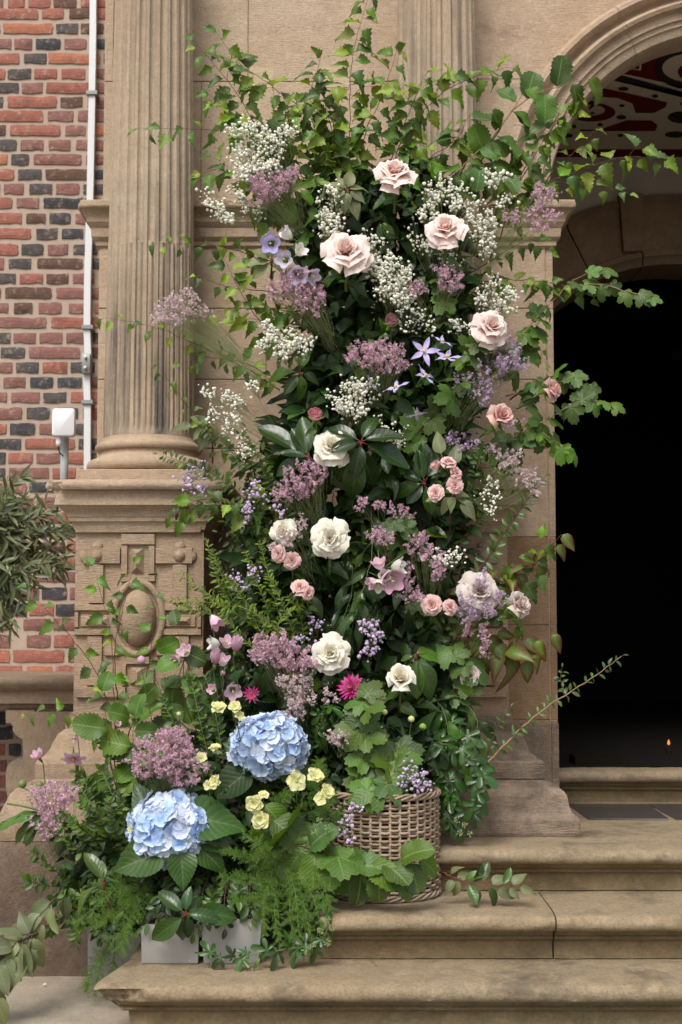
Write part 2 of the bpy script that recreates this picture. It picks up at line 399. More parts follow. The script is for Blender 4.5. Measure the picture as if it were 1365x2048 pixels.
M['bell_white'] = petalmat('white_bell', (.70, .74, .56), (.80, .76, .78), trans=.3)
M['bell_pale'] = petalmat('pale_lilac_bell', (.78, .72, .78), (.62, .54, .76), trans=.3)
M['bell_pink'] = petalmat('pink_bell', (.86, .72, .76), (.78, .44, .62), trans=.3)
M['anem'] = petalmat('pink_anemone', (.60, .30, .46), (.74, .50, .62), (.8, .62, .68), trans=.3)
M['dahlia'] = petalmat('magenta_dahlia', (.62, .16, .20), (.62, .08, .30), trans=.25, rnd=.2)
M['yellow'] = petalmat('lemon_pink_petal', (.66, .68, .26), (.80, .78, .42), trans=.3)
M['orange'] = flat('orange_stamens', (.70, .30, .03), .6, .2)
M['cream_st'] = flat('cream_stamens', (.75, .62, .30), .6, .2)

# ------------------------------------------------------------------ leaf meshes
def wfun(shape, v):
    if shape == 'ellip': return math.sin(PI*min(max(v, 0), 1))**.8
    if shape == 'lance': return math.sin(PI*v**.8)**1.0
    if shape == 'ovate': return math.sin(PI*v**.62)**.9 if v < 1 else 0
    if shape == 'obov': return math.sin(PI*v**1.3)**.85 if v < 1 else 0
    if shape == 'round': return max(0, 1-(2*v-1)**2)**.5 * (1 if v < .8 else 1)
    if shape == 'birch':
        return (v/.28)**.55 if v < .28 else ((1-v)/.72)**.95
    return 1
def leafmesh(name, mat, shape='ellip', w=.5, rows=8, cols=4, teeth=0, fold=.18, curl=.25, wave=.03, seed=1):
    r = random.Random(seed); b = MB(); vs = []; uv = []
    n = rows*2 if teeth else rows
    ph = r.uniform(0, 6)
    bend = r.uniform(-.12, .12)
    for i in range(n+1):
        v = i/n; ww = wfun(shape, v)*w/2
        vy = v
        if teeth and 0 < i < n:
            if i % 2 == 1: ww *= (1+teeth); vy += .25/n
            else: ww *= (1-teeth*.4)
        for j in range(cols+1):
            u = -1+2*j/cols
            x = u*ww + bend*v*v
            z = fold*abs(u)*ww*1.6 - curl*v*v + wave*math.sin(ph+v*9+u*1.5)*abs(u) + r.uniform(-1, 1)*wave*.3*abs(u)
            y = vy*(1-.12*curl*v)
            vs.append((x, y, z)); uv.append((.5+.5*u, v))
    c = cols+1
    fs = [(i*c+j, i*c+j+1, (i+1)*c+j+1, (i+1)*c+j) for i in range(n) for j in range(cols)]
    b.add(vs, fs, uv)
    return b.mesh(name, mat)
def lobed(name, mat, lobes, teeth=.06, nt=5, seed=1, cup=.12, droop=.25, ex=.75, rmin=.16):
    """palmate leaf: lobes = [(angle_deg from tip, length, width)]; petiole at the origin, tip along +Y"""
    r = random.Random(seed); N = 48; vs = [(0, 0, 0)]; uv = [(.5, .0)]
    for ring in (.38, .72, 1.0):
        for k in range(N):
            a = -PI + 2*PI*(k+.5)/N
            rad = rmin; best = 0; bl = 0
            for (la, ll, lw) in lobes:
                d = abs(a-math.radians(la)); 
                q = ll*max(0, math.cos(min(PI/2, d*90/lw)))**ex
                if q > rad: rad = q; bl = d
            if ring == 1.0: rad *= 1+teeth*(1 if k % 2 else -1)
            back = abs(a)/PI
            rad *= 1-.25*max(0, back-.85)*4
            rr = rad*ring
            x = math.sin(a)*rr; y = math.cos(a)*rr
            z = cup*(bl*1.3)*ring*ring - droop*rr*rr + r.uniform(-.01, .01)
            vs.append((x, y, z)); uv.append((.5+.5*min(1, bl*2.2)*ring, min(.99, rr)))
    fs = [(0, 1+(k+1) % N, 1+k) for k in range(N)]
    for q in range(2):
        for k in range(N):
            a0 = 1+q*N+k; a1 = 1+q*N+(k+1) % N
            fs.append((a0, a1, a1+N, a0+N))
    b = MB(); b.add(vs, fs, uv)
    return b.mesh(name, mat)
CUR = [(0, .98, 46), (62, .85, 44), (-62, .85, 44), (122, .62, 42), (-122, .62, 42)]
IVY = [(0, 1.0, 34), (62, .72, 32), (-62, .72, 32), (125, .42, 38), (-125, .42, 38)]
VINE = [(0, .9, 58), (50, .82, 52), (-50, .82, 52), (110, .62, 50), (-110, .62, 50)]
LK = {}
def leafset(key, fn, n=4): LK[key] = [fn(i) for i in range(n)]
leafset('birch', lambda i: leafmesh('birch_leaf', M['birch'], 'birch', .70, 6, 4, .26, .28, .15+.2*i, .06, i), 5)
leafset('birch_lime', lambda i: leafmesh('young_leaf', M['birch_lime'], 'birch', .70, 6, 4, .26, .3, .1+.2*i, .06, i+9), 3)
leafset('laurel', lambda i: leafmesh('laurel_leaf', M['laurel'], 'ellip', .48, 10, 4, 0, .25, .1+.16*i, .02, i), 4)
leafset('laurel_mid', lambda i: leafmesh('laurel_leaf', M['laurel_mid'], 'ellip', .48, 10, 4, 0, .25, .1+.16*i, .03, i), 4)
leafset('dark', lambda i: leafmesh('shadow_leaf', M['shadow_leaf'], 'ovate', .42, 5, 2, 0, .2, .1+.2*i, .04, i), 3)
leafset('grey', lambda i: leafmesh('grey_green_leaf', M['grey_leaf'], 'ovate', .56, 8, 4, 0, .2, .1+.15*i, .03, i), 4)
leafset('currant', lambda i: lobed('lobed_leaf', M['currant'], CUR, .055, seed=i, droop=.12+.12*i, ex=.55, rmin=.32), 4)
leafset('vine', lambda i: lobed('vine_leaf', M['hazel'], VINE, .05, seed=i+5, droop=.15+.12*i, ex=.4, rmin=.5), 3)
leafset('ivy', lambda i: lobed('ivy_leaf', M['ivy'], IVY, .0, seed=i+8, droop=.2+.12*i), 3)
leafset('hazel', lambda i: leafmesh('hazel_leaf', M['hazel'], 'round', .80, 8, 4, .12, .16, .15+.12*i, .05, i), 4)
leafset('hyd', lambda i: leafmesh('hydrangea_leaf', M['hydleaf'], 'ovate', .74, 12, 6, .035, .22, .15+.12*i, .03, i), 4)
leafset('dogwood', lambda i: leafmesh('dogwood_leaf', M['dogwood'], 'ovate', .56, 8, 4, 0, .3, .35+.15*i, .05, i), 4)
leafset('rose', lambda i: leafmesh('rose_leaf', M['laurel_mid'], 'ovate', .58, 7, 4, .08, .22, .2+.1*i, .04, i+3), 3)
leafset('small', lambda i: leafmesh('small_leaf', M['small'], 'ellip', .5, 4, 2, 0, .25, .1+.1*i, .0, i), 3)
leafset('spirea', lambda i: leafmesh('narrow_leaf', M['spirea'], 'ellip', .36, 4, 2, 0, .25, .1+.15*i, .0, i), 3)
leafset('olive', lambda i: leafmesh('olive_leaf', M['olive'], 'lance', .19, 5, 2, 0, .2, .05+.12*i, .0, i), 3)
leafset('privet', lambda i: leafmesh('privet_leaf', M['laurel_mid'], 'ellip', .46, 5, 2, 0, .3, .1+.15*i, .0, i), 3)
leafset('lance', lambda i: leafmesh('long_leaf', M['laurel_mid'], 'lance', .27, 10, 4, 0, .2, .15+.15*i, .05, i), 3)
leafset('lance_dark', lambda i: leafmesh('long_leaf', M['laurel'], 'lance', .27, 10, 4, 0, .2, .15+.15*i, .05, i), 3)

TOCAM = Vector((0, -1, .05))
def add_leaf(root, key, pos, dirv, s, nhint=None, name=None, parent_stem=None):
    me = R.choice(LK[key])
    n = nhint if nhint is not None else (Vector((0, -.75, .55)) + rv(.55))
    return link(name or 'leaf', me, root, pos, ortho(Vector(dirv), n), s)

def branch(name, label, cat, group, pts, key, n, size, droop=.3, spread=.9, fwd=.45, t0=.1, t1=1.0, r0=.0022, stem='stem_brown',
           mode='alt', tipleaf=True, pet=.012, key2=None, joined=False, depthj=.35, twigs=0, twiglen=.08, nface=None):
    """pts = [(px,py,d)...] from the base to the tip"""
    W_ = crv([P(*p) for p in pts], 7); root = thing(name, W_[0], label, cat, group)
    sb = MB(); k = len(W_)
    for i in range(1, k-1): W_[i] = W_[i] + rv(.003)
    sb.tube(W_, [max(.0006, r0*(1-.75*i/(k-1))) for i in range(k)], 5)
    lens = [0]
    for i in range(1, k): lens.append(lens[-1]+(W_[i]-W_[i-1]).length)
    def at(t, path=W_, ls=lens):
        L = t*ls[-1]
        for i in range(1, len(path)):
            if ls[i] >= L:
                f = (L-ls[i-1])/max(1e-6, ls[i]-ls[i-1])
                return path[i-1].lerp(path[i], f), (path[i]-path[i-1]).normalized()
        return path[-1], (path[-1]-path[-2]).normalized()
    spots = []
    for i in range(n):
        t = t0+(t1-t0)*(i+R.uniform(-.2, .3))/max(1, n); t = min(max(t, 0), 1)
        p, tg = at(t)
        side = tg.cross(TOCAM)
        if side.length < 1e-3: side = Vector((1, 0, 0))
        side.normalize()
        sgns = (1, -1) if mode == 'pair' else ((1 if i % 2 else -1),)
        for sg in sgns:
            out = side*sg*spread*R.uniform(.6, 1.15) + TOCAM*R.uniform(-depthj*.5, depthj) + tg*fwd*R.uniform(.6, 1.3)
            spots.append((p, out.normalized(), t))
    for q in range(twigs):
        t = R.uniform(t0, .85); p, tg = at(t); side = tg.cross(TOCAM).normalized()*(1 if q % 2 else -1)
        dv = (side*.8+tg*.7+rv(.25)+TOCAM*.15).normalized(); L = twiglen*R.uniform(.6, 1.2)
        tw = crv([p, p+dv*L*.5+Vector((0, 0, .004)), p+dv*L-Vector((0, 0, droop*L*.35))], 4)
        sb.tube(tw, [r0*.45*(1-.5*i/(len(tw)-1)) for i in range(len(tw))], 4)
        m = max(2, int(L/.028))
        for i in range(m):
            pp = tw[min(len(tw)-1, int((i+1)/m*(len(tw)-1)))]
            sg = 1 if i % 2 else -1
            spots.append((pp, (side.cross(dv).cross(dv)*sg*.6+dv*.8+rv(.35)).normalized(), .8))
    if tipleaf: spots.append((W_[-1], (W_[-1]-W_[-2]).normalized(), 1))
    stem_o = None
    for (p, out, t) in spots:
        dv = (out + Vector((0, 0, -droop*R.uniform(.4, 1.6))) + rv(.38)).normalized()
        q = p + (out*.7+Vector((0, 0, -droop*.4)))*pet*R.uniform(.6, 1.3)
        if pet > .004: sb.tube([p, p.lerp(q, .5)+Vector((0, 0, .0015)), q], max(.0005, r0*.3), 3)
        s = R.uniform(*size)*(1-.3*max(0, t-.75)*4*.6)
        kk = key2 if (key2 and R.random() < .26) else key
        nh = nface + rv(.35) if nface is not None else None
        add_leaf(root, kk, q, dv, s, nh)
    sb.build('stem', M[stem], root)
    return root

# ================================================================== ARCHITECTURE
Z1, Z2, Z3 = .176, .326, .476          # tops of the three steps
def stack(b, x0, x1, y0, y1, prof, seg=.05, jit=.0012, mi=0, cap_top=True, chips=()):
    """loft of rectangles: prof = [(outset, z)...], worn edges"""
    nx = max(2, int((x1-x0)/seg)); ny = max(2, int((y1-y0)/seg))
    rings = []
    for (o, z) in prof:
        X0, X1, Y0, Y1 = x0-o, x1+o, y0-o, y1+o
        ring = [(X0+(X1-X0)*i/nx, Y0) for i in range(nx)] + [(X1, Y0+(Y1-Y0)*i/ny) for i in range(ny)] + \
               [(X1-(X1-X0)*i/nx, Y1) for i in range(nx)] + [(X0, Y1-(Y1-Y0)*i/ny) for i in range(ny)]
        out = []
        for (x, y) in ring:
            q = nz((x*9, y*9, z*30)) * jit*2 + nz((x*40, y*40, z*60))*jit
            cx, cy = (x0+x1)/2, (y0+y1)/2
            xx, yy, zz = x, y, z
            if abs(y-Y0) < 1e-6: yy += q
            if abs(x-X1) < 1e-6: xx -= q
            if abs(x-X0) < 1e-6: xx += q
            zz += q*.5
            for (px_, py_, pz_, rad, dep) in chips:
                dd = ((x-px_)**2+(y-py_)**2+((z-pz_)*1.3)**2)**.5
                if dd < rad:
                    k = (1-dd/rad)*dep*(1+.6*nz((x*60, y*60, z*60)))
                    dirx, diry = cx-px_, cy-py_; L = (dirx**2+diry**2)**.5
                    xx += dirx/L*k; yy += diry/L*k
            out.append((xx, yy, zz))
        rings.append(out)
    m = len(rings[0]); vs = [p for r_ in rings for p in r_]
    fs = [(i*m+j, i*m+(j+1) % m, (i+1)*m+(j+1) % m, (i+1)*m+j) for i in range(len(prof)-1) for j in range(m)]
    up = prof[-1][1] > prof[0][1]
    if not up: fs = [tuple(reversed(f)) for f in fs]
    b.add(vs, fs, None, mi)
    top = len(prof)-1 if up else 0; bot = 0 if up else len(prof)-1
    b.add(rings[top], [tuple(range(m))], None, mi); b.add(rings[bot], [tuple(range(m-1, -1, -1))], None, mi)
def arc(o0, z0, o1, z1, bulge, n=6):
    """points from (o0,z0) to (o1,z1) with a bulge (positive bows outward)"""
    out = []
    for i in range(n+1):
        t = i/n; o = o0+(o1-o0)*t; z = z0+(z1-z0)*t
        out.append((o+bulge*math.sin(PI*t), z))
    return out

# ground
b = MB(); N = 24
for (x0, x1, y0, y1) in ((-400, 400, -400, 400),):
    b.add([(x0, y0, -.006), (x1, y0, -.006), (x1, y1, -.006), (x0, y1, -.006)], [(0, 1, 2, 3)])
g = b.build('ground', M['far_ground'], smooth=False); tag(g, kind='structure')
b = MB(); stack(b, -1.9, -.42, 3.0, 6.9, [(-.004, -.03), (0, -.004), (-.003, .0)], .08, .001)
p = b.build('paving_slab', M['paving'], smooth=True, angle=40)
tag(p, kind='structure')

# ---- steps: profile swept along X in blocks
def step_profile(yf, ztop, yback, zbot, rise=.15):
    r = .03; pr = [(yback, ztop), (yf+.09, ztop), (yf+.050, ztop-.0015), (yf+.024, ztop-.005)]
    for i in range(1, 8):
        a = PI/2 + PI*i/8*1.0
        pr.append((yf+.025+.025*math.cos(a)*1.0, ztop-.030+.025*math.sin(a)))
    pr += [(yf+.040, ztop-.055), (yf+.042, ztop-.060), (yf+.046, ztop-.068), (yf+.060, ztop-.075), (yf+.056, ztop-.078), (yf+.052, ztop-.083), (yf+.056, ztop-.087), (yf+.074, ztop-.090), (yf+.075, (ztop-.090+zbot)/2), (yf+.076, zbot)]
    return pr
def step_block(name, root, x0, x1, yf, ztop, yback, zbot, skew=0, wear=.0022, broken=False, seed=0, gap_r=0):
    b = MB(); pr = step_profile(yf, ztop, yback, zbot); seg = max(3, int((x1-x0)/.012)); k = len(pr)
    vs = []
    for i in range(seg+1):
        x = x0+(x1-x0)*i/seg
        for j, (y, z) in enumerate(pr):
            a = nz((x*5+seed, y*5, z*12))*wear*1.8 + nz((x*26+seed, y*20, z*30))*wear*1.5 + max(0, nz((x*14+seed*3, z*9, 2))-.38)*.030*(1 if 3 < j < 9 else 0)
            xx = x; yy = y+a*(1 if j > 2 else 0); zz = z - abs(a)*.8*(1 if j < 8 else .2)
            if i == 0 and skew: xx += skew*(y-yf)
            if i > 0 and skew: 
                f = max(0, 1-(x-x0)/.25); xx += skew*(y-yf)*f
            # rounded ends
            e = min(x-x0, x1-x); 
            if e < .006 and j < 14: yy += (.006-e)*.9; zz -= (.006-e)*.5*(j < 4)
            # moulding returns at the exposed left end
            if broken:
                t = x-x0
                if t < .16 and 5 < j:                       # broken-away lower nosing at the corner
                    cut = (1-t/.16)**.7
                    dep = (.055*cut)*(1+.5*nz((x*45, z*50, 3)))*(1 if j < 15 else .9)
                    yy = max(yy, yf+dep+.012*nz((x*70, 0, z*70)))
                    xx += (j-5)*.0062*max(0, 1-t/.10)
            vs.append((xx, yy, zz))
    fs = [(i*k+j, i*k+j+1, (i+1)*k+j+1, (i+1)*k+j) for i in range(seg) for j in range(k-1)]
    b.add(vs, fs)
    b2 = len(vs)
    b.add([vs[j] for j in range(k)]+[(x0+(skew*(yback-yf)), yback, zbot)], [tuple(range(k, -1, -1))])
    b.add([vs[seg*k+j] for j in range(k)]+[(x1, yback, zbot)], [tuple(range(k+1))])
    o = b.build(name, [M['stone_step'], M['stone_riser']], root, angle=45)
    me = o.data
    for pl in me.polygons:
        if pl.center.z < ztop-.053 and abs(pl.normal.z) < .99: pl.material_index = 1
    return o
D1, D2, D3 = 4.19, 4.43, 4.744
s1 = thing('stone_step', (0, D1, 0), 'lowest sandstone step with a broken nosing at its left corner', 'step', 'sandstone steps')
step_block('stone_block', s1, W(184, D1, 1960), 3.2, D1, Z1, D2+.078, -.004, skew=.20, broken=True, seed=1)
b = MB(); b.box(-.655, 3.2, D2+.0785, 5.0, 0, Z1-.0015); b.build('stone_core', M['stone_step'], s1, smooth=False)
s2 = thing('stone_step', (0, D2, Z1), 'middle sandstone step split by a dark open joint, under the wicker basket', 'step', 'sandstone steps')
JX = W(1113, D2, 1850)
step_block('stone_block', s2, W(640, D2, 1850), JX-.002, D2, Z2, D3+.078, Z1+.002, seed=5, wear=.0028)
step_block('stone_block', s2, JX+.003, 3.2, D2+.003, Z2-.001, D3+.078, Z1+.002, seed=9, wear=.0028)
b = MB(); b.box(W(640, D2, 1850), 3.2, D3+.0785, 5.3, Z1, Z2-.0015); b.build('stone_core', M['stone_step'], s2, smooth=False)
s3 = thing('stone_step', (.8, D3, Z2), 'top sandstone step in front of the carved pier base and doorway', 'step', 'sandstone steps')
step_block('stone_block', s3, W(872, D3, 1730), 3.2, D3, Z3, 5.0, Z2+.002, seed=14, wear=.003)
b = MB(); b.box(W(872, D3, 1730), 3.2, 5.0005, 5.75, Z2, Z3-.0005); b.box(-.12, W(872, D3, 1730)-.001, 4.985, 5.6, Z2, Z3-.002)
b.build('porch_slab', M['stone_step'], s3, smooth=False)

# ---- pedestals with strapwork
def pedestal(xc, zbase, name_label, right=False):
    root = thing('stone_pedestal', (xc, 5.45, zbase), name_label, 'pedestal', 'carved stone pedestals')
    h = .24; x0, x1, y0, y1 = xc-h, xc+h, 5.45-h, 5.45+.22
    zy = lambda py, d=5.21: P(279, py, d).z
    dx = xc+.74
    # shaft
    b = MB(); stack(b, x0+.004, x1-.004, y0+.016, y1, [(0, zy(1445)), (0, zy(1046))], .05, .0006)
    b.build('shaft', M['stone_ped'], root, smooth=False)
    # cap moulding
    zc = lambda py: P(279, py, 5.14).z
    zt = P(279, 958, 5.11).z
    prof = [(0, zc(1050)-.012), (.004, zc(1049)), (.010, zc(1043)), (.018, zc(1040)), (.018, zc(1033))] + arc(.022, zc(1031), .052, zc(1013), -.008, 5) + \
           [(.058, zc(1010)), (.063, zc(1009)), (.063, zc(989)), (.066, zc(985)), (.070, zc(983)), (.070, zc(980)), (.084, zc(978))] + arc(.092, zt-.036, .098, zt-.008, .006, 5) + [(.094, zt-.002), (.085, zt)]
    chips = [] if right else [(x0-.10, y0-.10, zt-.02, .075, .055), (x0-.08, y0-.09, zt-.06, .05, .03)]
    b = MB(); stack(b, x0, x1, y0, y1-.1, prof, .012, .0016, chips=chips)
    cap = b.build('cap', M['stone'], root, angle=35)
    # column plinth
    b = MB(); stack(b, xc-.236, xc+.236, 5.45-.236, 5.45+.17, [(-.001, zt-.004), (0, zt+.004), (0, P(297, 938, 5.21).z-.003), (-.004, P(297, 938, 5.21).z)], .03, .001)
    b.build('plinth_block', M['stone'], root, angle=40)
    # strapwork, in pixels of the left pedestal at depth 5.21
    yf = 5.21
    b = MB()
    def rect(a, c, t, bt, out=.0, dep=.018, bev=.003):
        X0, X1 = W(a, 5.21, (t+bt)/2)+dx, W(c, 5.21, (t+bt)/2)+dx; ZT, ZB = zy(t), zy(bt)
        f = yf-out
        v = [(X0, f+dep, ZB), (X1, f+dep, ZB), (X1, f+dep, ZT), (X0, f+dep, ZT), (X0+bev, f, ZB+bev), (X1-bev, f, ZB+bev), (X1-bev, f, ZT-bev), (X0+bev, f, ZT-bev)]
        b.add(v, [(4, 5, 6, 7), (0, 1, 5, 4), (1, 2, 6, 5), (2, 3, 7, 6), (3, 0, 4, 7)])
    for s in (-1, 1):
        mx = lambda x: x if s < 0 else 2*276-x
        def rr(a, c, t, bt, **k):
            A, C = sorted((mx(a), mx(c))); rect(A, C, t, bt, **k)
        rr(166, 241.5, 1095, 1128); rr(177, 208, 1129, 1207); rr(148, 226, 1208, 1222); rr(148, 158, 1223, 1256); rr(148, 226, 1257, 1271)
        rr(173, 205, 1272, 1372); rr(152, 252, 1373, 1396, out=.001); rr(241.5, 256, 1090, 1149, out=.0)
        rr(208.5, 240, 1300, 1312, out=-.001); rr(160, 224, 1228, 1254, out=-.006)
    rect(150, 403, 1051, 1066, out=.003); rect(241.5, 311, 1066.5, 1090); rect(241.5, 311, 1149.5, 1164); rect(252, 300, 1312, 1329); rect(243, 253, 1329.5, 1372.5); rect(299, 309, 1329.5, 1372.5)
    b.build('strapwork', M['stone_ped'], root, smooth=False)
    # oval boss and ring, round bosses, prisms
    def dome(cx, cy, rx, ry, hgt, nm, k=10, n=32, base=.012, ringy=False):
        bb = MB(); c = P(cx, cy, 5.21); RX, RZ = S(rx, 5.21), S(ry, 5.21); vs = []
        for i in range(k+1):
            t = i/k*PI/2
            for j in range(n):
                a = 2*PI*j/n
                vs.append((c.x+dx+RX*math.cos(t)*math.cos(a), yf+.004+base-hgt*math.sin(t), c.z+RZ*math.cos(t)*math.sin(a)))
        bb.add(vs, [(i*n+j, (i+1)*n+j, (i+1)*n+(j+1) % n, i*n+(j+1) % n) for i in range(k) for j in range(n)])
        bb.build(nm, M['stone_ped'], root)
    def ring(cx, cy, rx, ry, r, nm='oval_ring', n=44):
        bb = MB(); c = P(cx, cy, 5.21)
        pts = [Vector((c.x+dx+S(rx, 5.21)*math.cos(2*PI*j/n), yf+.004, c.z+S(ry, 5.21)*math.sin(2*PI*j/n))) for j in range(n)]
        bb.tube(pts, r, 8, closed=True); bb.build(nm, M['stone_ped'], root)
    dome(276, 1236, 36, 58, .062, 'oval_boss'); ring(276, 1236, 49, 72, .013)
    for bx in (193, 359): dome(bx, 1112, 14, 14, .034, 'round_boss', 7, 20); 
    for bx in (170, 382): dome(bx, 1112, 12, 14, .016, 'round_boss', 5, 18)
    for bx in (193, 359): dome(bx, 1093, 12, 10, .016, 'round_boss', 5, 18); dome(bx, 1131, 12, 8, .014, 'round_boss', 5, 18)
    for (a, c, t, bt, hgt) in ((261, 288, 1096, 1146, .03), (258, 294, 1333, 1370, .03), (165, 222, 1231, 1253, .022), (332, 388, 1231, 1253, .022)):
        bb = MB(); X0, X1 = W(a, 5.21, t)+dx, W(c, 5.21, t)+dx; ZT, ZB = zy(t), zy(bt)
        if c-a < bt-t+5:
            r1, r2 = ((X0+X1)/2, ZT-.02), ((X0+X1)/2, ZB+.02)
        else: r1, r2 = (X0+.03, (ZT+ZB)/2), (X1-.03, (ZT+ZB)/2)
        v = [(X0, yf+.0155, ZB), (X1, yf+.0155, ZB), (X1, yf+.0155, ZT), (X0, yf+.0155, ZT), (r1[0], yf-.014, r1[1]), (r2[0], yf-.014, r2[1])]
        f = [(0, 1, 5), (1, 2, 4, 5), (2, 3, 4), (3, 0, 5, 4)] if c-a < bt-t+5 else [(0, 1, 5, 4), (1, 2, 5), (2, 3, 4, 5), (3, 0, 4)]
        bb.add(v, f); bb.build('diamond_boss', M['stone_ped'], root, smooth=False)
    # base: from the shaft down to the foot
    d0 = 5.15; zb = lambda py, d=5.12: P(60, py, d).z
    top = zb(1434, 5.21)
    if right:
        k = (top-zbase)
        prof = [(.212, zbase), (.216, zbase+.012), (.214, zbase+.056), (.208, zbase+.066), (.190, zbase+.078), (.181, zbase+.10), (.175, zbase+.135), (.166, zbase+.150), (.150, zbase+.160), (.126, zbase+.164), (.124, zbase+.180),
                (.100, zbase+.183), (.104, zbase+.188), (.104, zbase+.243), (.100, zbase+.250), (.084, zbase+.253), (.080, zbase+.262), (.058, zbase+.282), (.050, zbase+.31), (.042, zbase+.33), (.030, zbase+.345), (.010, zbase+.350), (.014, top-.02), (.004, top+.002)]
        b = MB(); stack(b, x0, x1, y0, y1-.05, prof, .02, .0008)
        b.build('base', M['stone_dark'], root, angle=15)
    else:
        zk = Z3+.004
        prof = [(.205, zk-.02), (.214, zk+.02), (.212, zk+.06), (.203, zk+.08), (.190, zk+.11), (.175, zk+.14), (.160, zk+.155), (.118, zk+.164), (.116, zk+.176),
                (.104, zk+.182), (.106, zk+.235), (.098, zk+.250), (.078, zk+.262), (.062, zk+.285), (.052, zk+.31), (.040, zk+.335), (.022, zk+.350), (.018, zk+.352), (.016, top-.004), (.006, top), (.004, top+.015)]
        b = MB(); stack(b, x0, x1, y0, y1-.05, prof, .02, .0018)
        b.build('base', M['stone_base'], root, angle=24)
        b = MB(); stack(b, x0, x1, y0, y1-.05, [(.200, -.02), (.212, .12), (.217, .30), (.224, zk-.10), (.218, zk-.03), (.200, zk-.0205)], .025, .009)
        b.build('rough_plinth', M['rock'], root, angle=60)
    return zt
ZT = pedestal(-.74, 0, 'carved stone pedestal in full view under the near fluted column, left of the flowers')
pedestal(.376, Z3, 'carved stone pedestal mostly hidden by flowers, sooty moulded foot beside the doorway', True)

# ---- columns
def column(xc, label):
    root = thing('fluted_column', (xc, 5.45, ZT), label, 'column', 'fluted stone columns')
    zp = P(297, 938, 5.21).z
    z0 = P(297, 880, 5.27).z; zm = P(297, 482, 5.28).z; ztop = 4.05
    prof = []
    for i in range(9): a = -PI/2+PI*i/8; prof.append((.212+.026*math.cos(a), zp+.002+.026+.026*math.sin(a)*1.0))
    prof += [(.208, zp+.058), (.196, zp+.064), (.190, zp+.072), (.190, zp+.080), (.196, zp+.084)]
    for i in range(9): a = -PI/2+PI*i/8; prof.append((.190+.016*math.cos(a), zp+.101+.016*math.sin(a)))
    prof += [(.186, zp+.120), (.180, zp+.124), (.176, zp+.134), (.172, zp+.142)]
    b = MB(); b.lathe([(.05, zp+.001)]+prof, (xc, 5.45), 72); b.build('base', M['stone'], root, angle=50)
    NF = 24; per = 10
    b = MB(); rings = []
    zs = [zp+.140, zp+.150, zp+.160] + [zp+.18+(zm-zp-.18)*i/10 for i in range(10)] + [zm-.006, zm, zm+.006, zm+.02] + [zm+.05+(ztop-zm-.05)*i/12 for i in range(13)]
    zb0 = zp+.14; vs = []
    for z in zs:
        t = (z-zb0)/(3.72-zb0); r = .1735-.0225*max(0, min(1.2, t))**1.15
        cab = z <= zm; fade = min(1, max(0, (z-(zp+.15))/.02))
        for q in range(NF*per):
            a = 2*PI*(q+.5)/(NF*per); ph = (q % per+.5)/per
            edge = .16
            if ph < edge or ph > 1-edge: m = 0
            else:
                s_ = math.sin(PI*(ph-edge)/(1-2*edge))
                if cab: m = -.010*min(1, s_*4) + .0125*s_*s_ if s_ < 1 else 0
                else: m = -.014*s_**.6
            rr = r+m*fade + nz((math.cos(a)*4, math.sin(a)*4, z*14))*.0008
            if (ph < edge or ph > 1-edge): rr += nz((a*30, z*25, 1))*.0016
            vs.append((xc+rr*math.cos(a), 5.45+rr*math.sin(a), z))
    m = NF*per
    b.add(vs, [(i*m+j, i*m+(j+1) % m, (i+1)*m+(j+1) % m, (i+1)*m+j) for i in range(len(zs)-1) for j in range(m)])
    b.build('shaft', M['stone_col'], root, angle=50)
column(-.74, 'fluted stone column with grey streaks beside the brick wall')
column(.376, 'fluted stone column rising behind the birch leaves beside the arch')

# ---- portico wall: blocks with recessed joints
WY = 5.65
root = thing('portico_wall', (-.97, WY, 0), 'buff sandstone portico wall behind the flowers with arched doorway', 'wall')
b = MB(); XL, XR = -.978, .857
b.box(XL+.004, XR-.004, WY+.006, WY+.22, 0, 2.93); b.build('joint_backing', M['stone'], root, smooth=False)
rows = [(1760, 1580), (1580, 1441), (1440, 1250), (1250, 1074), (1074, 897), (897, 759), (759, 617), (617, 490)]
def blk(x0, x1, zb, zt, mat='stone_wall', y=WY, g=.0016, dp=.05, chamfer=.002):
    b = MB(); x0 += g; x1 -= g; zb += g; zt -= g; c = chamfer; yy = y+R.uniform(-.0008, .0008)
    v = [(x0, yy+dp, zb), (x1, yy+dp, zb), (x1, yy+dp, zt), (x0, yy+dp, zt), (x0, yy+c, zb), (x1, yy+c, zb), (x1, yy+c, zt), (x0, yy+c, zt),
         (x0+c, yy, zb+c), (x1-c, yy, zb+c), (x1-c, yy, zt-c), (x0+c, yy, zt-c)]
    b.add(v, [(8, 9, 10, 11), (4, 5, 9, 8), (5, 6, 10, 9), (6, 7, 11, 10), (7, 4, 8, 11), (0, 1, 5, 4), (1, 2, 6, 5), (2, 3, 7, 6), (3, 0, 4, 7)])
    return b.build('stone_block', M[mat], root, smooth=False)
zz = lambda py: P(682, py, WY).z
for i, (a, c) in enumerate(rows):
    xs = [XL, -.74, -.18+(.12 if i % 2 else -.12), .42, .826] if True else []
    for k in range(len(xs)-1):
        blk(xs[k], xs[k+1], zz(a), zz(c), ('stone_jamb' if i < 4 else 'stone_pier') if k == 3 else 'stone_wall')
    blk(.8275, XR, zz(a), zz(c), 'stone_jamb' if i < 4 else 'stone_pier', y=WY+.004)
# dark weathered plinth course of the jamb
blk(.60, .8255, zz(1600), zz(1446), 'stone_dark', y=WY-.006); blk(.8275, XR+.002, zz(1600), zz(1446), 'stone_dark', y=WY-.003)
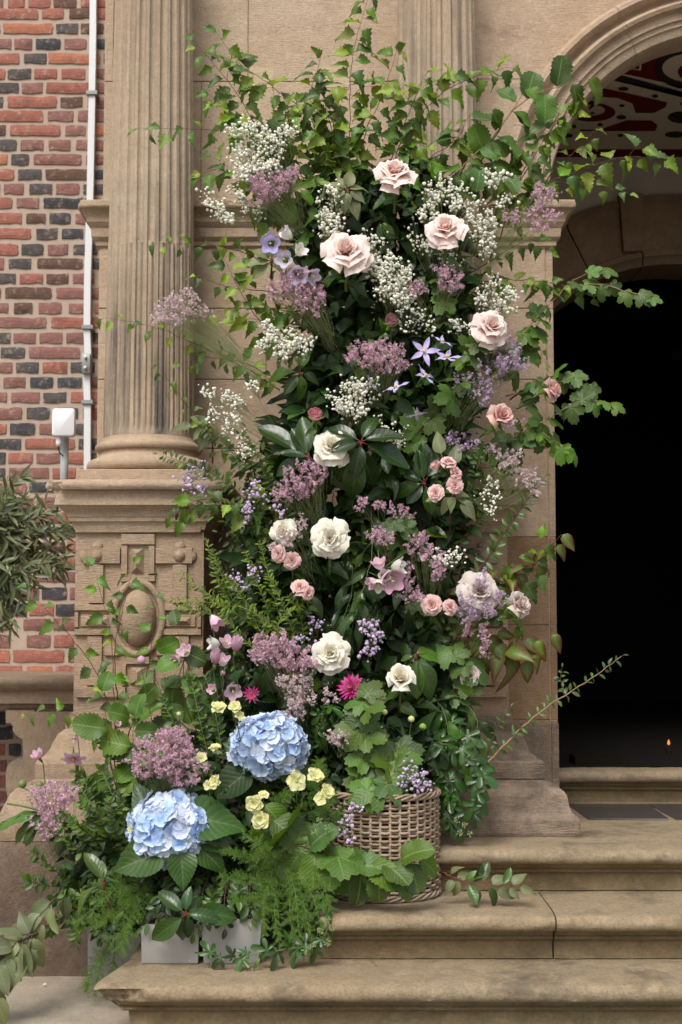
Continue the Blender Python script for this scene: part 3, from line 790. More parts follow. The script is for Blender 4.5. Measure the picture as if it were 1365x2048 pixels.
# impost moulding
zi = lambda py: P(682, py, WY-.08).z
b = MB()
prof = [(0, zi(488)), (.006, zi(484)), (.012, zi(482)), (.013, zi(474)), (.020, zi(471)), (.028, zi(466)), (.029, zi(448)), (.034, zi(446)), (.040, zi(440))] + arc(.044, zi(438), .072, zi(415), -.008, 5) + [(.078, zi(414)), (.082, zi(411)), (.082, zi(401)), (.078, zi(399)), (.0, zi(396))]
stack(b, XL, XR, WY, WY+.215, prof, .03, .0012, chips=[(XL-.08, WY-.08, zi(404), .05, .02)])
b.build('impost_moulding', M['stone'], root, angle=30)
# upper wall with arch
ZI = zi(396); XLu = -.967
AX, AZ, AR, AO = 1.591, 2.905, .742, .945
AOUT = AO
def arch_panel(mat):
    # wall above impost, cut by the outer circle of the archivolt
    b = MB(); n = 40
    b.add([(XLu, WY, ZI-.02), (.30, WY, ZI-.02), (.30, WY, 5.0), (XLu, WY, 5.0)], [(0, 1, 2, 3)])
    return b
b = MB(); b.box(XLu+.003, .30, WY+.006, WY+.22, ZI-.02, 4.6)
n = 36; ring_ = []
for i in range(n+1):
    a = PI - PI*i/n; ring_.append((AX+(AO-.01)*math.cos(a), AZ+(AO-.01)*math.sin(a)))
vs = []; fs = []
for (x, z) in ring_: vs += [(x, WY+.0065, max(z, ZI-.02)), (x, WY+.0065, 4.6)]
for i in range(n): fs.append((2*i, 2*i+2, 2*i+3, 2*i+1))
b.add(vs, fs)
b.add([(.3001, WY+.0065, ZI-.02), (AX-AO+.01, WY+.0065, ZI-.02), (AX-AO+.01, WY+.0065, 4.6), (.3001, WY+.0065, 4.6)], [(0, 1, 2, 3)])
b.add([(AX+AO-.01, WY+.0065, ZI-.02), (3.4, WY+.0065, ZI-.02), (3.4, WY+.0065, 4.6), (AX+AO-.01, WY+.0065, 4.6)], [(0, 1, 2, 3)])
b.build('joint_backing', M['stone'], root, smooth=False)
zu = lambda py: P(682, py, WY).z
blk(XLu, W(228, WY, 200), ZI, zu(163)); blk(XLu, W(228, WY, 100), zu(163), 4.5)
blk(W(228, WY, 100), W(402, WY, 280), ZI, zu(163)); blk(W(402, WY, 280), .30, ZI, zu(163)); 
blk(W(228, WY, 100), W(497, WY, 80), zu(163), 4.5); blk(W(497, WY, 80), .30, zu(163), 4.5)
for (a, c) in ((500, 548), (640, 700)):
    o = blk(W(a, WY, 150), W(c, WY, 150), zu(176), zu(135), 'stone_pale', y=WY-.0012, dp=.008, chamfer=.0005)
# spandrel blocks, arched on one side
def spandrel(z0, z1):
    b = MB(); n = 14; L = []
    for i in range(n+1):
        z = z0+.0015+(z1-z0-.003)*i/n; dz = z-AZ
        x = AX-math.sqrt(max(0, AO*AO-dz*dz))-.002 if abs(dz) < AO else AX
        L.append((x, z))
    vs = []; 
    for (x, z) in L: vs += [(.3018, WY, z), (x, WY, z), (x, WY+.03, z)]
    fs = []
    for i in range(n): fs += [(3*i, 3*i+1, 3*i+4, 3*i+3), (3*i+1, 3*i+2, 3*i+5, 3*i+4)]
    b.add(vs, fs); b.add([(.3018, WY, z0+.0015), (.3018, WY+.03, z0+.0015), (L[0][0], WY+.03, z0+.0015), (L[0][0], WY, z0+.0015)], [(0, 1, 2, 3)])
    b.build('stone_block', M['stone_pier'], root, smooth=False)
spandrel(ZI, zu(158)); spandrel(zu(158), AZ+AO-.002)
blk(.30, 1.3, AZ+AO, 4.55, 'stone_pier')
# archivolt: swept profile (radius, y)
prof = [(AO+.004, WY+.02), (AO+.004, WY-.003), (AO-.002, WY-.016), (AO-.014, WY-.032), (AO-.030, WY-.034), (AO-.042, WY-.022), (AO-.046, WY+.008), (AO-.056, WY+.018), (AO-.068, WY+.012), (AO-.074, WY-.008), (AO-.088, WY-.020), (AO-.102, WY-.012), (AO-.108, WY+.010), (AO-.112, WY+.018), (AO-.142, WY+.016), (AO-.146, WY+.030),
        (AR+.040, WY+.030), (AR+.034, WY+.042), (AR+.020, WY+.046), (AR+.006, WY+.052), (AR, WY+.068), (AR, WY+.22)]
def voussoir(a0, a1):
    b = MB(); n = 7; k = len(prof); vs = []
    for i in range(n+1):
        a = a0+(a1-a0)*i/n
        for (r_, y) in prof:
            q = nz((r_*20, a*9, y*20))*.002
            vs.append((AX+r_*math.cos(a), y+q, AZ+r_*math.sin(a)))
    b.add(vs, [(i*k+j, (i+1)*k+j, (i+1)*k+j+1, i*k+j+1) for i in range(n) for j in range(k-1)])
    return b.build('arch_stone', M['stone_pier'], root, angle=40)
for i in range(9):
    a0 = PI - PI*i/9; voussoir(a0-.0012, a0-PI/9+.0012)
# straight jamb reveal and the far jamb, outside the frame
b = MB(); b.box(AX+AR, 3.4, WY, WY+.22, Z3-.01, AZ); b.build('far_jamb', M['stone_pier'], root, smooth=False)
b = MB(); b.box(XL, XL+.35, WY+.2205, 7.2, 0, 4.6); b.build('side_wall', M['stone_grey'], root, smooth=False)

# ---- porch interior
porch = thing('porch_interior', (1.6, 6.2, Z3), 'dim porch with painted ceiling and inner stone arch beyond the doorway', 'porch')
CZ = 3.725; BY = 7.52
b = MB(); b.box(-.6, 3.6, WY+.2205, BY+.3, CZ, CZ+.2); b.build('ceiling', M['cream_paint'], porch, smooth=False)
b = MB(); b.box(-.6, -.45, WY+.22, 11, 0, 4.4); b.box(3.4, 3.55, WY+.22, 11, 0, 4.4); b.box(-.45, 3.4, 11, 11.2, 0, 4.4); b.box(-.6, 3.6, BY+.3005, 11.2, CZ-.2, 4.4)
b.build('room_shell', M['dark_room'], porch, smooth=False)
# back wall with arch opening
IX = P(1345, 400, BY).x; IO, II = 500*BY/2790, 366*BY/2795
IZ = P(1345, 527, BY).z - II
b = MB(); n = 48; vs = []; fs = []
for i in range(n+1):
    a = PI-PI*i/n; x = IX+(IO-.02)*math.cos(a); z = IZ+(IO-.02)*math.sin(a); vs += [(x, BY, z), (x, BY, CZ)]
b.add(vs, [(2*i, 2*i+2, 2*i+3, 2*i+1) for i in range(n)])
b.add([(-.45, BY, Z3), (IX-IO+.02, BY, Z3), (IX-IO+.02, BY, CZ), (-.45, BY, CZ)], [(0, 1, 2, 3)])
b.add([(IX+IO-.02, BY, Z3), (3.6, BY, Z3), (3.6, BY, CZ), (IX+IO-.02, BY, CZ)], [(0, 1, 2, 3)])
b.build('plaster_wall', M['plaster'], porch, smooth=False)
iprof = [(IO+.01, BY+.02), (IO+.01, BY-.03), (IO-.03, BY-.045), (IO-.045, BY-.02), (IO-.06, BY-.012), (II+.075, BY-.012), (II+.07, BY-.03), (II+.04, BY-.035), (II+.03, BY-.01), (II, BY+.01), (II, BY+.35)]
k = len(iprof)
for i in range(11):
    a0 = PI-PI*i/11+.02; a1 = PI-PI*(i+1)/11+.026; b = MB(); vs = []
    for q in range(7):
        a = a0+(a1-a0)*q/6
        for (r_, y) in iprof: vs.append((IX+r_*math.cos(a), y, IZ+r_*math.sin(a)))
    b.add(vs, [(q*k+j, (q+1)*k+j, (q+1)*k+j+1, q*k+j+1) for q in range(6) for j in range(k-1)])
    b.build('arch_stone', M['arch_stone'], porch, angle=40)
b = MB()
c0 = P(1240, 386, BY-.08); c1 = P(1287, 386, BY-.08); c2 = P(1250, 500, BY-.08); c3 = P(1284, 500, BY-.08)
b.add([(c0.x, BY-.08, c0.z), (c1.x, BY-.08, c1.z), (c3.x, BY-.06, c3.z), (c2.x, BY-.06, c2.z), (c0.x, BY+.02, c0.z), (c1.x, BY+.02, c1.z), (c3.x, BY+.02, c3.z), (c2.x, BY+.02, c2.z)],
      [(0, 3, 2, 1), (0, 1, 5, 4), (1, 2, 6, 5), (2, 3, 7, 6), (3, 0, 4, 7)])
b.add([(c0.x+.03, BY-.085, c0.z-.03), (c1.x-.03, BY-.085, c1.z-.03), (c1.x-.035, BY-.088, c1.z-.09), (c0.x+.035, BY-.088, c0.z-.09)], [(0, 3, 2, 1)])
b.build('keystone', M['arch_stone'], porch, smooth=False)
# dark timber screen inside the inner doorway
b = MB(); DY = BY+.9
for (a, c, t, bt) in ((1000, 1600, 596, 640), (1345, 1480, 700, 720)):
    A, C = P(a, t, DY), P(c, bt, DY); b.box(A.x, C.x, DY, DY+.05, C.z, A.z)
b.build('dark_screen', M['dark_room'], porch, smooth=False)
b = MB(); A = P(1150, 1513, 6.1); C = P(1245, 1526, 6.1); b.box(A.x, C.x, 6.1, 6.25, Z3+.137, A.z); b.build('low_box', flat('dim_box', (.014, .011, .007), .95, .05), porch, smooth=False)  # dimness of the porch put into the box's near-black colour
em = NT('candle_flame'); e_ = em.n('ShaderNodeEmission'); e_.inputs[0].default_value = (1, .30, .03, 1); e_.inputs[1].default_value = 1.1; M['flame'] = em.done(e_.outputs[0])
cd = thing('candle', P(1338, 1500, 6.6), 'small glowing candle deep in the dark doorway, low on the right', 'candle')
b = MB(); c = P(1338, 1492, 6.6); b.lathe([(.012, Z3+.137), (.012, c.z), (0, c.z+.001)], (c.x, c.y), 12); b.build('wax', M['dark_room'], cd)
b = MB(); b.lathe([(0, c.z+.003), (.007, c.z+.011), (.005, c.z+.020), (0, c.z+.032)], (c.x, c.y), 10); b.build('flame', M['flame'], cd)
# threshold step and slates
b = MB(); T0 = 5.885
b2 = step_block('threshold_step', porch, -.3, 3.3, T0, Z3+.138, T0+.11, Z3, seed=31)
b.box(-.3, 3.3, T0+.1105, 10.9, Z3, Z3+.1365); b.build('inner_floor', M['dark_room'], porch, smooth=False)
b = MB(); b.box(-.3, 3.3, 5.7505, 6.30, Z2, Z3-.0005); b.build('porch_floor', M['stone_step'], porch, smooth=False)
for i in range(6):
    b = MB(); x0 = .93+i*.33; b.add([(x0, 5.42, Z3+.005), (x0+.30, 5.41+R.uniform(0, .03), Z3+.006), (x0+.32, 5.86, Z3+.004), (x0-.01, 5.87, Z3+.004), (x0, 5.42, Z3), (x0+.30, 5.41, Z3), (x0+.32, 5.86, Z3), (x0-.01, 5.87, Z3)], [(0, 1, 2, 3), (0, 4, 5, 1), (1, 5, 6, 2), (3, 7, 4, 0)])
    b.build('slate', M['slate'], porch, smooth=False)
# painted ceiling pattern (flat print on the ceiling)
def cpt(px, py):
    u = px-682.5; v = 1024-py; dy = F*CA-v*SA; dz = F*SA+v*CA; t = (CZ-CAMZ)/dz
    return (u*t, dy*t)
def paint(pts, mat, lvl=1, nm='painted_scroll'):
    b = MB(); q = [cpt(*p) for p in pts]; z = CZ-.002*lvl
    b.add([(x, y, z) for (x, y) in q], [tuple(range(len(q)))])
    o = b.build(nm, M[mat], porch, smooth=False)
    return o
def Z5(l): return [(1080+x/4.095, 60+y/4.095) for (x, y) in l]
def ellp(cx, cy, rx, ry, n=20, ph=0): return [(cx+rx*math.cos(ph+2*PI*i/n), cy+ry*math.sin(ph+2*PI*i/n)) for i in range(n)]
paint(Z5([(-400, 975), (1900, 975), (1900, 1062), (-400, 1062)]), 'red_paint')
paint(Z5([(200, 330), (560, 330), (1800, 600), (1800, -200), (1167, 80), (720, 175), (600, 250)]), 'red_paint')
paint(Z5([(300, 262), (500, 325), (1900, 640), (1900, 560), (1167, 455), (560, 325)]), 'cream_paint', 2)
paint(Z5([(430, 345), (620, 350), (1900, 700), (1900, 640), (1167, 545), (500, 380)]), 'dark_paint', 2.5)
paint(Z5([(340, 560), (480, 465), (700, 510), (1045, 590), (1030, 630), (935, 677), (785, 677), (760, 600), (640, 555), (500, 545), (400, 570)]), 'red_paint')
paint(Z5([(330, 812), (500, 812), (710, 735), (915, 738), (965, 775), (945, 825), (330, 826)]), 'red_paint')
sc = []
for i in range(30):
    a = 2.6-i/29*5.2*1.0; rx = 175-i*1.2; ry = 70-i*.35
for (o_, i_, a0, a1) in (((200, 75), (120, 45), -.9, 2.9),):
    n = 22; out = [(420+o_[0]*math.cos(a0+(a1-a0)*i/n), 672+o_[1]*math.sin(a0+(a1-a0)*i/n)) for i in range(n+1)]
    inn = [(415+i_[0]*math.cos(a0+(a1-a0)*i/n), 655+i_[1]*math.sin(a0+(a1-a0)*i/n)) for i in range(n, -1, -1)]
    paint(Z5(out+inn), 'red_paint')
paint(Z5([(395, 640), (420, 610), (520, 600), (560, 620), (450, 618), (410, 648)]), 'red_paint')
for (x, y, rx, ry) in ((420, 590, 36, 17), (672, 614, 24, 13), (668, 710, 42, 18), (494, 770, 24, 13), (432, 676, 18, 10), (275, 785, 26, 15), (232, 860, 40, 17), (660, 858, 24, 13), (945, 536, 26, 14), (686, 476, 44, 17), (1110, 852, 88, 26), (1150, 710, 105, 48), (1190, 598, 40, 20)):
    paint(Z5(ellp(x, y, rx, ry, 9, x)), 'dark_paint', 2, 'painted_spot')
paint(Z5(ellp(1230, 305, 290, 175, 26)), 'dark_paint', 2); paint(Z5(ellp(1250, 300, 248, 120, 26)), 'cream_paint', 3); paint(Z5(ellp(1240, 330, 110, 70, 20)), 'red_paint', 4)
paint(Z5([(575, 268), (640, 195), (880, 172), (838, 225), (828, 322), (700, 300)]), 'cream_paint', 3)
paint(Z5([(600, 266), (650, 203), (850, 184), (822, 225), (812, 308), (700, 290)]), 'dark_paint', 4)
for (x, y, rx, ry) in ((700, 225, 30, 12), (760, 215, 14, 20), (690, 265, 34, 12), (770, 262, 30, 11), (740, 240, 10, 26)):
    paint(Z5(ellp(x, y, rx, ry, 8)), 'cream_paint', 5, 'painted_leaf')

# ================================================================== BRICK WALL
BD = 7.1
bw = thing('brick_wall', (P(100, 1340, BD).x, BD, 0), 'old red and blue-grey brick wall at the left edge', 'wall')
b = MB(); b.box(-2.6, -.9, BD+.004, BD+.3, -.1, 5.0); b.build('mortar', M['mortar'], bw, smooth=False)
def brickmesh(ratio, mat, seed):
    r = random.Random(seed); nx = 7 if ratio > 3 else 4; nzz = 3; vs = []; b = MB()
    for j in range(nzz+1):
        for i in range(nx+1):
            x = i/nx-.5; z = j/nzz-.5; ex = i in (0, nx); ez = j in (0, nzz)
            jx = r.uniform(-.012, .012); jz = r.uniform(-.05, .05)*(.9 if ez else .3)
            if ez and not ex and r.random() < .28: z *= r.choice((.82, .9, 1.06))
            if ex and ez: x *= .985; z *= .93
            y = -.5 + (.30 if (ex or ez) else r.uniform(-.10, .10))
            vs.append((x+jx, y, z+jz))
    k = nx+1; fs = [(j*k+i, j*k+i+1, (j+1)*k+i+1, (j+1)*k+i) for j in range(nzz) for i in range(nx)]
    rim = [i for i in range(k)] + [j*k+nx for j in range(1, nzz+1)] + [nzz*k+i for i in range(nx-1, -1, -1)] + [j*k for j in range(nzz-1, 0, -1)]
    m = len(vs); 
    for q in rim: vs.append((vs[q][0], .6, vs[q][2]))
    L = len(rim)
    for q in range(L): fs.append((rim[q], m+q, m+(q+1) % L, rim[(q+1) % L]))
    b.add(vs, fs); return b.mesh('brick', BR[mat], angle=18)
BMS = {}
def brick(px0, px1, pyc, col, ph=20.5):
    x0 = P(px0, pyc, BD).x; x1 = P(px1, pyc, BD).x; w = x1-x0
    big = w > .16
    key = (big, col, R.randrange(4))
    if key not in BMS: BMS[key] = brickmesh(4 if big else 2, col, hash((big, key[2])) & 255)
    zc = P(100, pyc, BD).z; h = ph*BD/2790
    link('brick', BMS[key], bw, ((x0+x1)/2, BD, zc), Matrix.Rotation(R.uniform(-.008, .008), 3, 'Y'), (w, R.uniform(.008, .012), h*R.uniform(.94, 1.06)))
K = 5.6875
rowsd = [
 (0, 28, '-60,35,P 95,280,R 325,575,R 610,870,B 920,1300,R'), (0, 155, '-150,430,R 480,725,R 790,1050,B 1100,1400,R'), (0, 325, '-560,0,R 40,600,O 640,890,G 920,1180,B 1215,1500,R'),
 (0, 500, '-200,130,P 165,365,P 410,690,D 735,985,P 1040,1320,D'), (0, 665, '-300,225,R 275,530,G 555,1140,O 1180,1450,P'), (0, 840, '-200,60,R 90,355,G 390,650,R 700,970,R 1050,1330,P'),
 (0, 1000, '-60,215,G 250,485,P 525,1060,R 1110,1400,P'), (0, 1160, '-230,35,G 90,645,R 690,940,B 1000,1300,P'), (0, 1320, '-60,485,R 545,835,P 885,1400,P'),
 (0, 1485, '-220,65,B 115,685,R 745,975,P 1030,1400,O'), (0, 1650, '-80,190,G 235,495,P 555,800,P 865,1350,P'), (0, 1815, '-220,85,O 130,330,G 385,925,P 980,1250,P'),
 (0, 1985, '-400,160,R 205,475,G 520,1040,B 1085,1350,D'), (340, 215, '-240,0,R 45,270,P 335,595,G 640,905,P 950,1230,G'), (340, 375, '-140,140,R 190,445,P 500,1000,D 1050,1300,R'),
 (340, 550, '-40,250,R 300,520,B 565,805,D 860,1120,P'), (340, 725, '-180,350,R 415,655,G 705,950,D 1000,1300,P'), (340, 905, '-400,205,R 245,495,G 545,775,P 835,1115,G'),
 (340, 1065, '-220,45,P 100,355,G 425,940,B 1000,1260,G'), (340, 1235, '-90,180,G 225,490,R 530,780,B 830,1075,P'), (340, 1400, '-260,10,P 60,585,B 645,1200,P'),
 (340, 1570, '-170,95,P 160,370,B 440,700,P 785,1020,P 1080,1350,R'), (340, 1735, '-10,525,P 585,1150,R'), (340, 1910, '-140,120,G 155,405,P 450,710,P 755,1000,P 1060,1330,D'),
 (640, 370, '-260,-30,R 10,285,G 330,905,P 1000,1250,B'), (640, 540, '-130,140,P 185,440,G 485,765,R 805,1080,G'), (640, 710, '-240,-10,P 40,290,P 345,605,D 655,930,D 1000,1250,P'),
 (640, 880, '-200,80,P 130,450,P 495,755,G 805,1330,R'), (640, 1060, '-320,250,P 305,565,G 610,890,G 945,1250,R'), (640, 1240, '-200,75,R 115,400,D 450,740,P 780,1050,G 1090,1300,R'),
 (640, 1410, '-30,240,D 285,850,R 895,1200,D'), (640, 1570, '-200,65,D 95,375,R 415,690,P 740,1000,R 1040,1300,D'), (640, 1740, '-100,60,G 100,560,P 600,860,R 900,1200,P')]
for (y0, yz, s_) in rowsd:
    for it in s_.split():
        a, c, col = it.split(','); brick(float(a)/K, float(c)/K, y0+yz/K, col, 21.5)
y = 640+1905/K
i = 0
while y < 1170:
    x = -40 - (i*37) % 60
    while x < 215:
        st = R.random() < .4; w = 92 if st else 44; brick(x, x+w, y, R.choice('RPRPGDBO')); x += w+7
    y += 29.7; i += 1
for (yy, s_) in ((1187, '-30,28,P 33,78,P 84,134,D 140,190,P'), (1219, '6,54,D 59,108,R 112,160,D'), (1249, '-40,18,B 47,101,P 106,180,P'), (1282, '-60,20,P 54,101,P 108,165,R'), (1312, '-50,19,O 27,128,R 137,190,P'), (1344, '-50,45,R 53,104,O 112,190,R'), (1376, '-10,40,P 60,150,R'), (1406, '-60,30,R 60,120,D'),
                 (1437, '-40,12,D 20,60,G'), (1466, '-45,26,D 33,90,R'), (1500, '-50,10,R 18,42,D'), (1532, '-60,14,P 20,60,P'), (1563, '-40,20,R 28,90,P'), (1595, '-40,20,P 28,90,D'), (1627, '-40,20,P 28,90,P')):
    for it in s_.split():
        a, c, col = it.split(','); brick(float(a), float(c), yy, col, 24)

# low moulded wall in front of the bricks
lw = thing('plinth_ledge', (P(70, 1400, 6.3).x, 6.3, 0), 'dark stone ledge and bracket at the foot of the brick wall', 'ledge')
LD = 6.5; z_ = lambda py: P(70, py, LD-.12).z
b = MB(); prof = [(0, z_(1424)), (.006, z_(1420)), (.012, z_(1418)), (.014, z_(1412)), (.05, z_(1409)), (.052, z_(1384)), (.075, z_(1380))] + arc(.085, z_(1376), .10, z_(1358), .008, 5) + [(.095, z_(1356)), (.05, z_(1354))]
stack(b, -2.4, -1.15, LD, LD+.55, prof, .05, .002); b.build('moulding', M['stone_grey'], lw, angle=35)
b = MB(); b.box(W(48, LD, 1480), W(140, LD, 1480)+.4, LD, LD+.5, -.05, z_(1425)); b.build('pier', M['stone_grey'], lw, smooth=False)
b = MB(); q = lambda x, y_: (P(x, y_, LD-.04).x, P(x, y_, LD-.04).z)
outl = [(12, 1421), (12, 1446), (22, 1446), (26, 1452), (26, 1462), (36, 1474), (46, 1478), (46, 1492), (47, 1516), (34, 1522), (24, 1522), (16, 1530), (12, 1545), (12, 1575), (16, 1600), (70, 1600), (70, 1421)]
pp = [q(*o) for o in outl]; k = len(pp)
vs = [(x, LD-.04, z) for x, z in pp]+[(x, LD+.3, z) for x, z in pp]
b.add(vs, [tuple(range(k))]+[(i, (i+1) % k, k+(i+1) % k, k+i) for i in range(k)]); b.build('bracket', M['stone_grey'], lw, smooth=False)
b = MB(); b.box(W(60, LD-.06, 1500), -1.1, LD-.075, LD-.0405, -.05, z_(1425)-.001); b.build('panel', M['stone_grey'], lw, smooth=False)

# conduit, clamps, box
cn = thing('cable_conduit', P(176, 930, 7.0), 'white metal strip conduit running down the brick wall with grey clamps', 'conduit')
b = MB(); path = [(186.5, -40), (186, 60), (184, 200), (180, 400), (175, 560), (174, 660), (176, 712), (173, 745), (175, 810), (174.5, 940)]
L = [P(x, y, 7.05) for x, y in path]
wd = .0165
vs = []
for p_ in L: vs += [(p_.x-wd, 7.05, p_.z), (p_.x+wd, 7.05, p_.z), (p_.x+wd, 7.085, p_.z), (p_.x-wd, 7.085, p_.z)]
b.add(vs, [(4*i+j, 4*i+(j+1) % 4, 4*i+4+(j+1) % 4, 4*i+4+j) for i in range(len(L)-1) for j in range(4)]); b.build('strip', M['white_metal'], cn, angle=40)
for (x, y) in ((184, 185), (175, 654), (174.5, 804)):
    c = P(x, y, 7.04); b = MB(); stack(b, c.x-.028, c.x+.028, 7.036, 7.10, [(-.003, c.z-.011), (0, c.z-.008), (0, c.z+.008), (-.003, c.z+.011)], .01, .0004)
    b.build('clamp', M['grey_metal'], cn, angle=40)
c = P(173, 727, 7.03); b = MB(); stack(b, c.x-.019, c.x+.019, 7.02, 7.09, [(-.003, c.z-.052), (0, c.z-.048), (0, c.z+.048), (-.003, c.z+.052)], .012, .0004); b.build('joint_plate', M['grey_metal'], cn, angle=40)
for y in (714, 735):
    c = P(171, y, 7.01); b = MB()
    pts = [Vector((c.x, 7.02, c.z)), Vector((c.x, 7.005, c.z))]; b.tube(pts, .008, 8); b.build('bolt', M['white_metal'], cn)
ab = thing('wall_antenna', P(128, 955, 6.6), 'white plastic box on a grey pipe in front of the brick wall', 'antenna box')
b = MB(); ax = P(130, 850, 6.6); x0, x1 = W(106.5, 6.6, 850), W(152, 6.6, 850); zt_, zb_ = P(130, 819, 6.6).z, P(130, 875, 6.6).z
n = 6; out = []
rc = .014
for (cx, cz, a0) in ((x1-rc, zt_-rc, 0), (x0+rc, zt_-rc, PI/2), (x0+rc, zb_+rc, PI), (x1-rc, zb_+rc, 1.5*PI)):
    for i in range(n+1): a = a0+PI/2*i/n; out.append((cx+rc*math.cos(a), cz+rc*math.sin(a)))
k = len(out); vs = []; mx_, mz_ = (x0+x1)/2, (zt_+zb_)/2
for (yy, s_) in ((6.60, 1), (6.565, 1), (6.556, .97), (6.553, .90)):
    vs += [(mx_+(x-mx_)*s_+(6.6-yy)*.08, yy, mz_+(z-mz_)*s_) for x, z in out]
b.add(vs, [tuple(range(3*k+k-1, 3*k-1, -1)), tuple(range(k))]+[(i*k+j, (i+1)*k+j, (i+1)*k+(j+1) % k, i*k+(j+1) % k) for i in range(3) for j in range(k)])
b.build('box_cover', M['white_plastic'], ab, angle=50)
b = MB(); b.tube([P(127, 1010, 6.64), P(131, 860, 6.64)], .019, 20); b.build('pipe', M['grey_pipe'], ab)
b = MB(); c = P(118, 884, 6.585); b.lathe([(0, c.z-.022), (.010, c.z-.020), (.014, c.z-.006), (.014, c.z+.012), (.009, c.z+.03)], (c.x, c.y), 14); b.build('cable_gland', M['white_plastic'], ab)
b = MB(); b.tube(crv([P(118, 888, 6.585), P(118, 900, 6.585), P(122, 908, 6.6), P(128, 912, 6.63)], 5), .003, 6); b.build('cable', M['black'], ab)

# ================================================================== PLANTERS, BASKET
def planter(xa, xb, pyb, d, h, dep, label, taper=.012):
    x0, x1 = W(xa, d, pyb), W(xb, d, pyb); zb = P(xa, pyb, d).z
    zb = Z1+.001 if abs(zb-Z1) < .03 else .001
    root = thing('planter', ((x0+x1)/2, d+dep/2, zb), label, 'planter', 'pale grey planters under the flowers')
    b = MB(); stack(b, x0, x1, d, d+dep, [(-.003, zb), (0, zb+.004), (taper*.9, zb+h-.004), (taper, zb+h), (taper-.006, zb+h+.001), (taper-.010, zb+h-.004), (taper-.012, zb+h-.02)], .02, .0006, cap_top=False)
    b.build('pot', M['zinc'], root, angle=40)
    b = MB(); b.box(x0+.004, x1-.004, d+.004, d+dep-.004, zb+h-.03, zb+h-.015); b.build('soil', M['soil'], root, smooth=False)
planter(284, 396, 1911, 4.438, .118, .18, 'squat pale grey planter under the front hydrangea, left one on the lowest step', .003)
planter(409, 517, 1912, 4.436, .135, .18, 'tapered pale grey planter beside the feathery fern, right one on the lowest step', .012)
planter(176, 284, 1950, 4.90, .17, .16, 'pale grey planter on the ground behind the broken step corner', .002)

bk = thing('wicker_basket', (W(768, 4.78, 1600), 4.78, Z2), 'round grey-brown wicker basket standing on the middle step', 'basket')
bx, by, br = W(767, 4.78, 1700), 4.785, .181
NR, NS = 26, 36
zt0, zt1 = Z2+.012, P(768, 1592, 4.6).z
for par in (0, 1):
    pass
SM = []
for par in range(4):
    b = MB(); pts = []
    for i in range(NS*6):
        a = 2*PI*i/(NS*6); w_ = .0055*math.cos(a*NS/2+(par % 2)*PI)
        rr = br+w_+R.uniform(-.0006, .0006); pts.append(Vector((rr*math.cos(a), rr*math.sin(a), .0012*math.sin(a*3+par)+R.uniform(-.0004, .0004))))
    b.tube(pts, .0048, 5, closed=True); SM.append(b.mesh('strand', M['wicker']))
for i in range(NR):
    z = zt0+.018+(zt1-zt0-.05)*i/(NR-1); s_ = 1+.012*math.sin(i*.9)*.4
    link('strand', SM[i % 2 + 2*((i//2) % 2)], bk, (bx, by, z), Matrix.Rotation(R.uniform(-.008, .008), 3, 'X'), (s_, s_, 1))
for i in range(NS):
    a = 2*PI*(i+.5)/NS
    b = MB(); b.tube([Vector((bx+(br)*math.cos(a), by+br*math.sin(a), zt0)), Vector((bx+br*math.cos(a+.01), by+br*math.sin(a+.01), zt1-.012))], .0050, 5); b.build('stake', M['wicker'], bk)
for nm, zz_, rad in (('rim', zt1-.008, .0050), ('foot_rim', zt0, .0050)):
    for q in range(4):
        b = MB(); pts = []
        for i in range(150):
            a = 2*PI*i/150; w_ = a*8+q*PI/2
            pts.append(Vector((bx+(br+.001+.007*math.cos(w_))*math.cos(a), by+(br+.001+.007*math.cos(w_))*math.sin(a), zz_+.008*math.sin(w_))))
        b.tube(pts, rad, 5, closed=True); b.build(nm+'_strand', M['wicker'], bk)
b = MB(); b.lathe([(0, zt0), (br-.014, zt0), (br-.014, zt1-.02), (0, zt1-.021)], (bx, by), 40); b.build('shade_core', M['soil'], bk)  # dark cylinder added so the gaps in the weave look shaded

# ================================================================== FLOWER BUILDERS
def petal_mesh(name, mat, r0, r1, h0, h1, ang, roll, point, cup=.3, seed=0, nu=8, nv=8):
    """petal in flower space (axis +Z, petal toward +X)"""
    r = random.Random(seed); vs = []; uv = []; ph = r.uniform(0, 6); asym = r.uniform(-.15, .15)
    for j in range(nv+1):
        v = j/nv; t = max(0, (v-.55)/.45)
        rad = r0+(r1-r0)*v**.62; z = h0+(h1-h0)*v**1.05
        point_ = point*.55; wid = ang*(.30+.70*min(1, v*2.2)**.6)*(1-.42*point_*3*t**1.6)
        for i in range(nu+1):
            u = -1+2*i/nu; au = abs(u)
            R_ = rad + roll*t**2*(.75+.25*au**2) + point_*.9*t**2*(1-au)**1.2
            Z_ = z - (h1-h0)*.26*au**2.6*v**2 - roll*t**2.2*(.75+.45*au**2)
            wv = .026*math.sin(ph+u*4+v*3)*v + .020*math.sin(ph*2+u*9)*t
            a_ = u*wid + asym*v*.3
            vs.append(((R_+wv)*math.cos(a_), (R_+wv)*math.sin(a_), Z_+wv*.8)); uv.append((.5+.5*u, v))
    c = nu+1; b = MB(); b.add(vs, [(j*c+i, j*c+i+1, (j+1)*c+i+1, (j+1)*c+i) for j in range(nv) for i in range(nu)], uv)
    return b.mesh(name, mat)
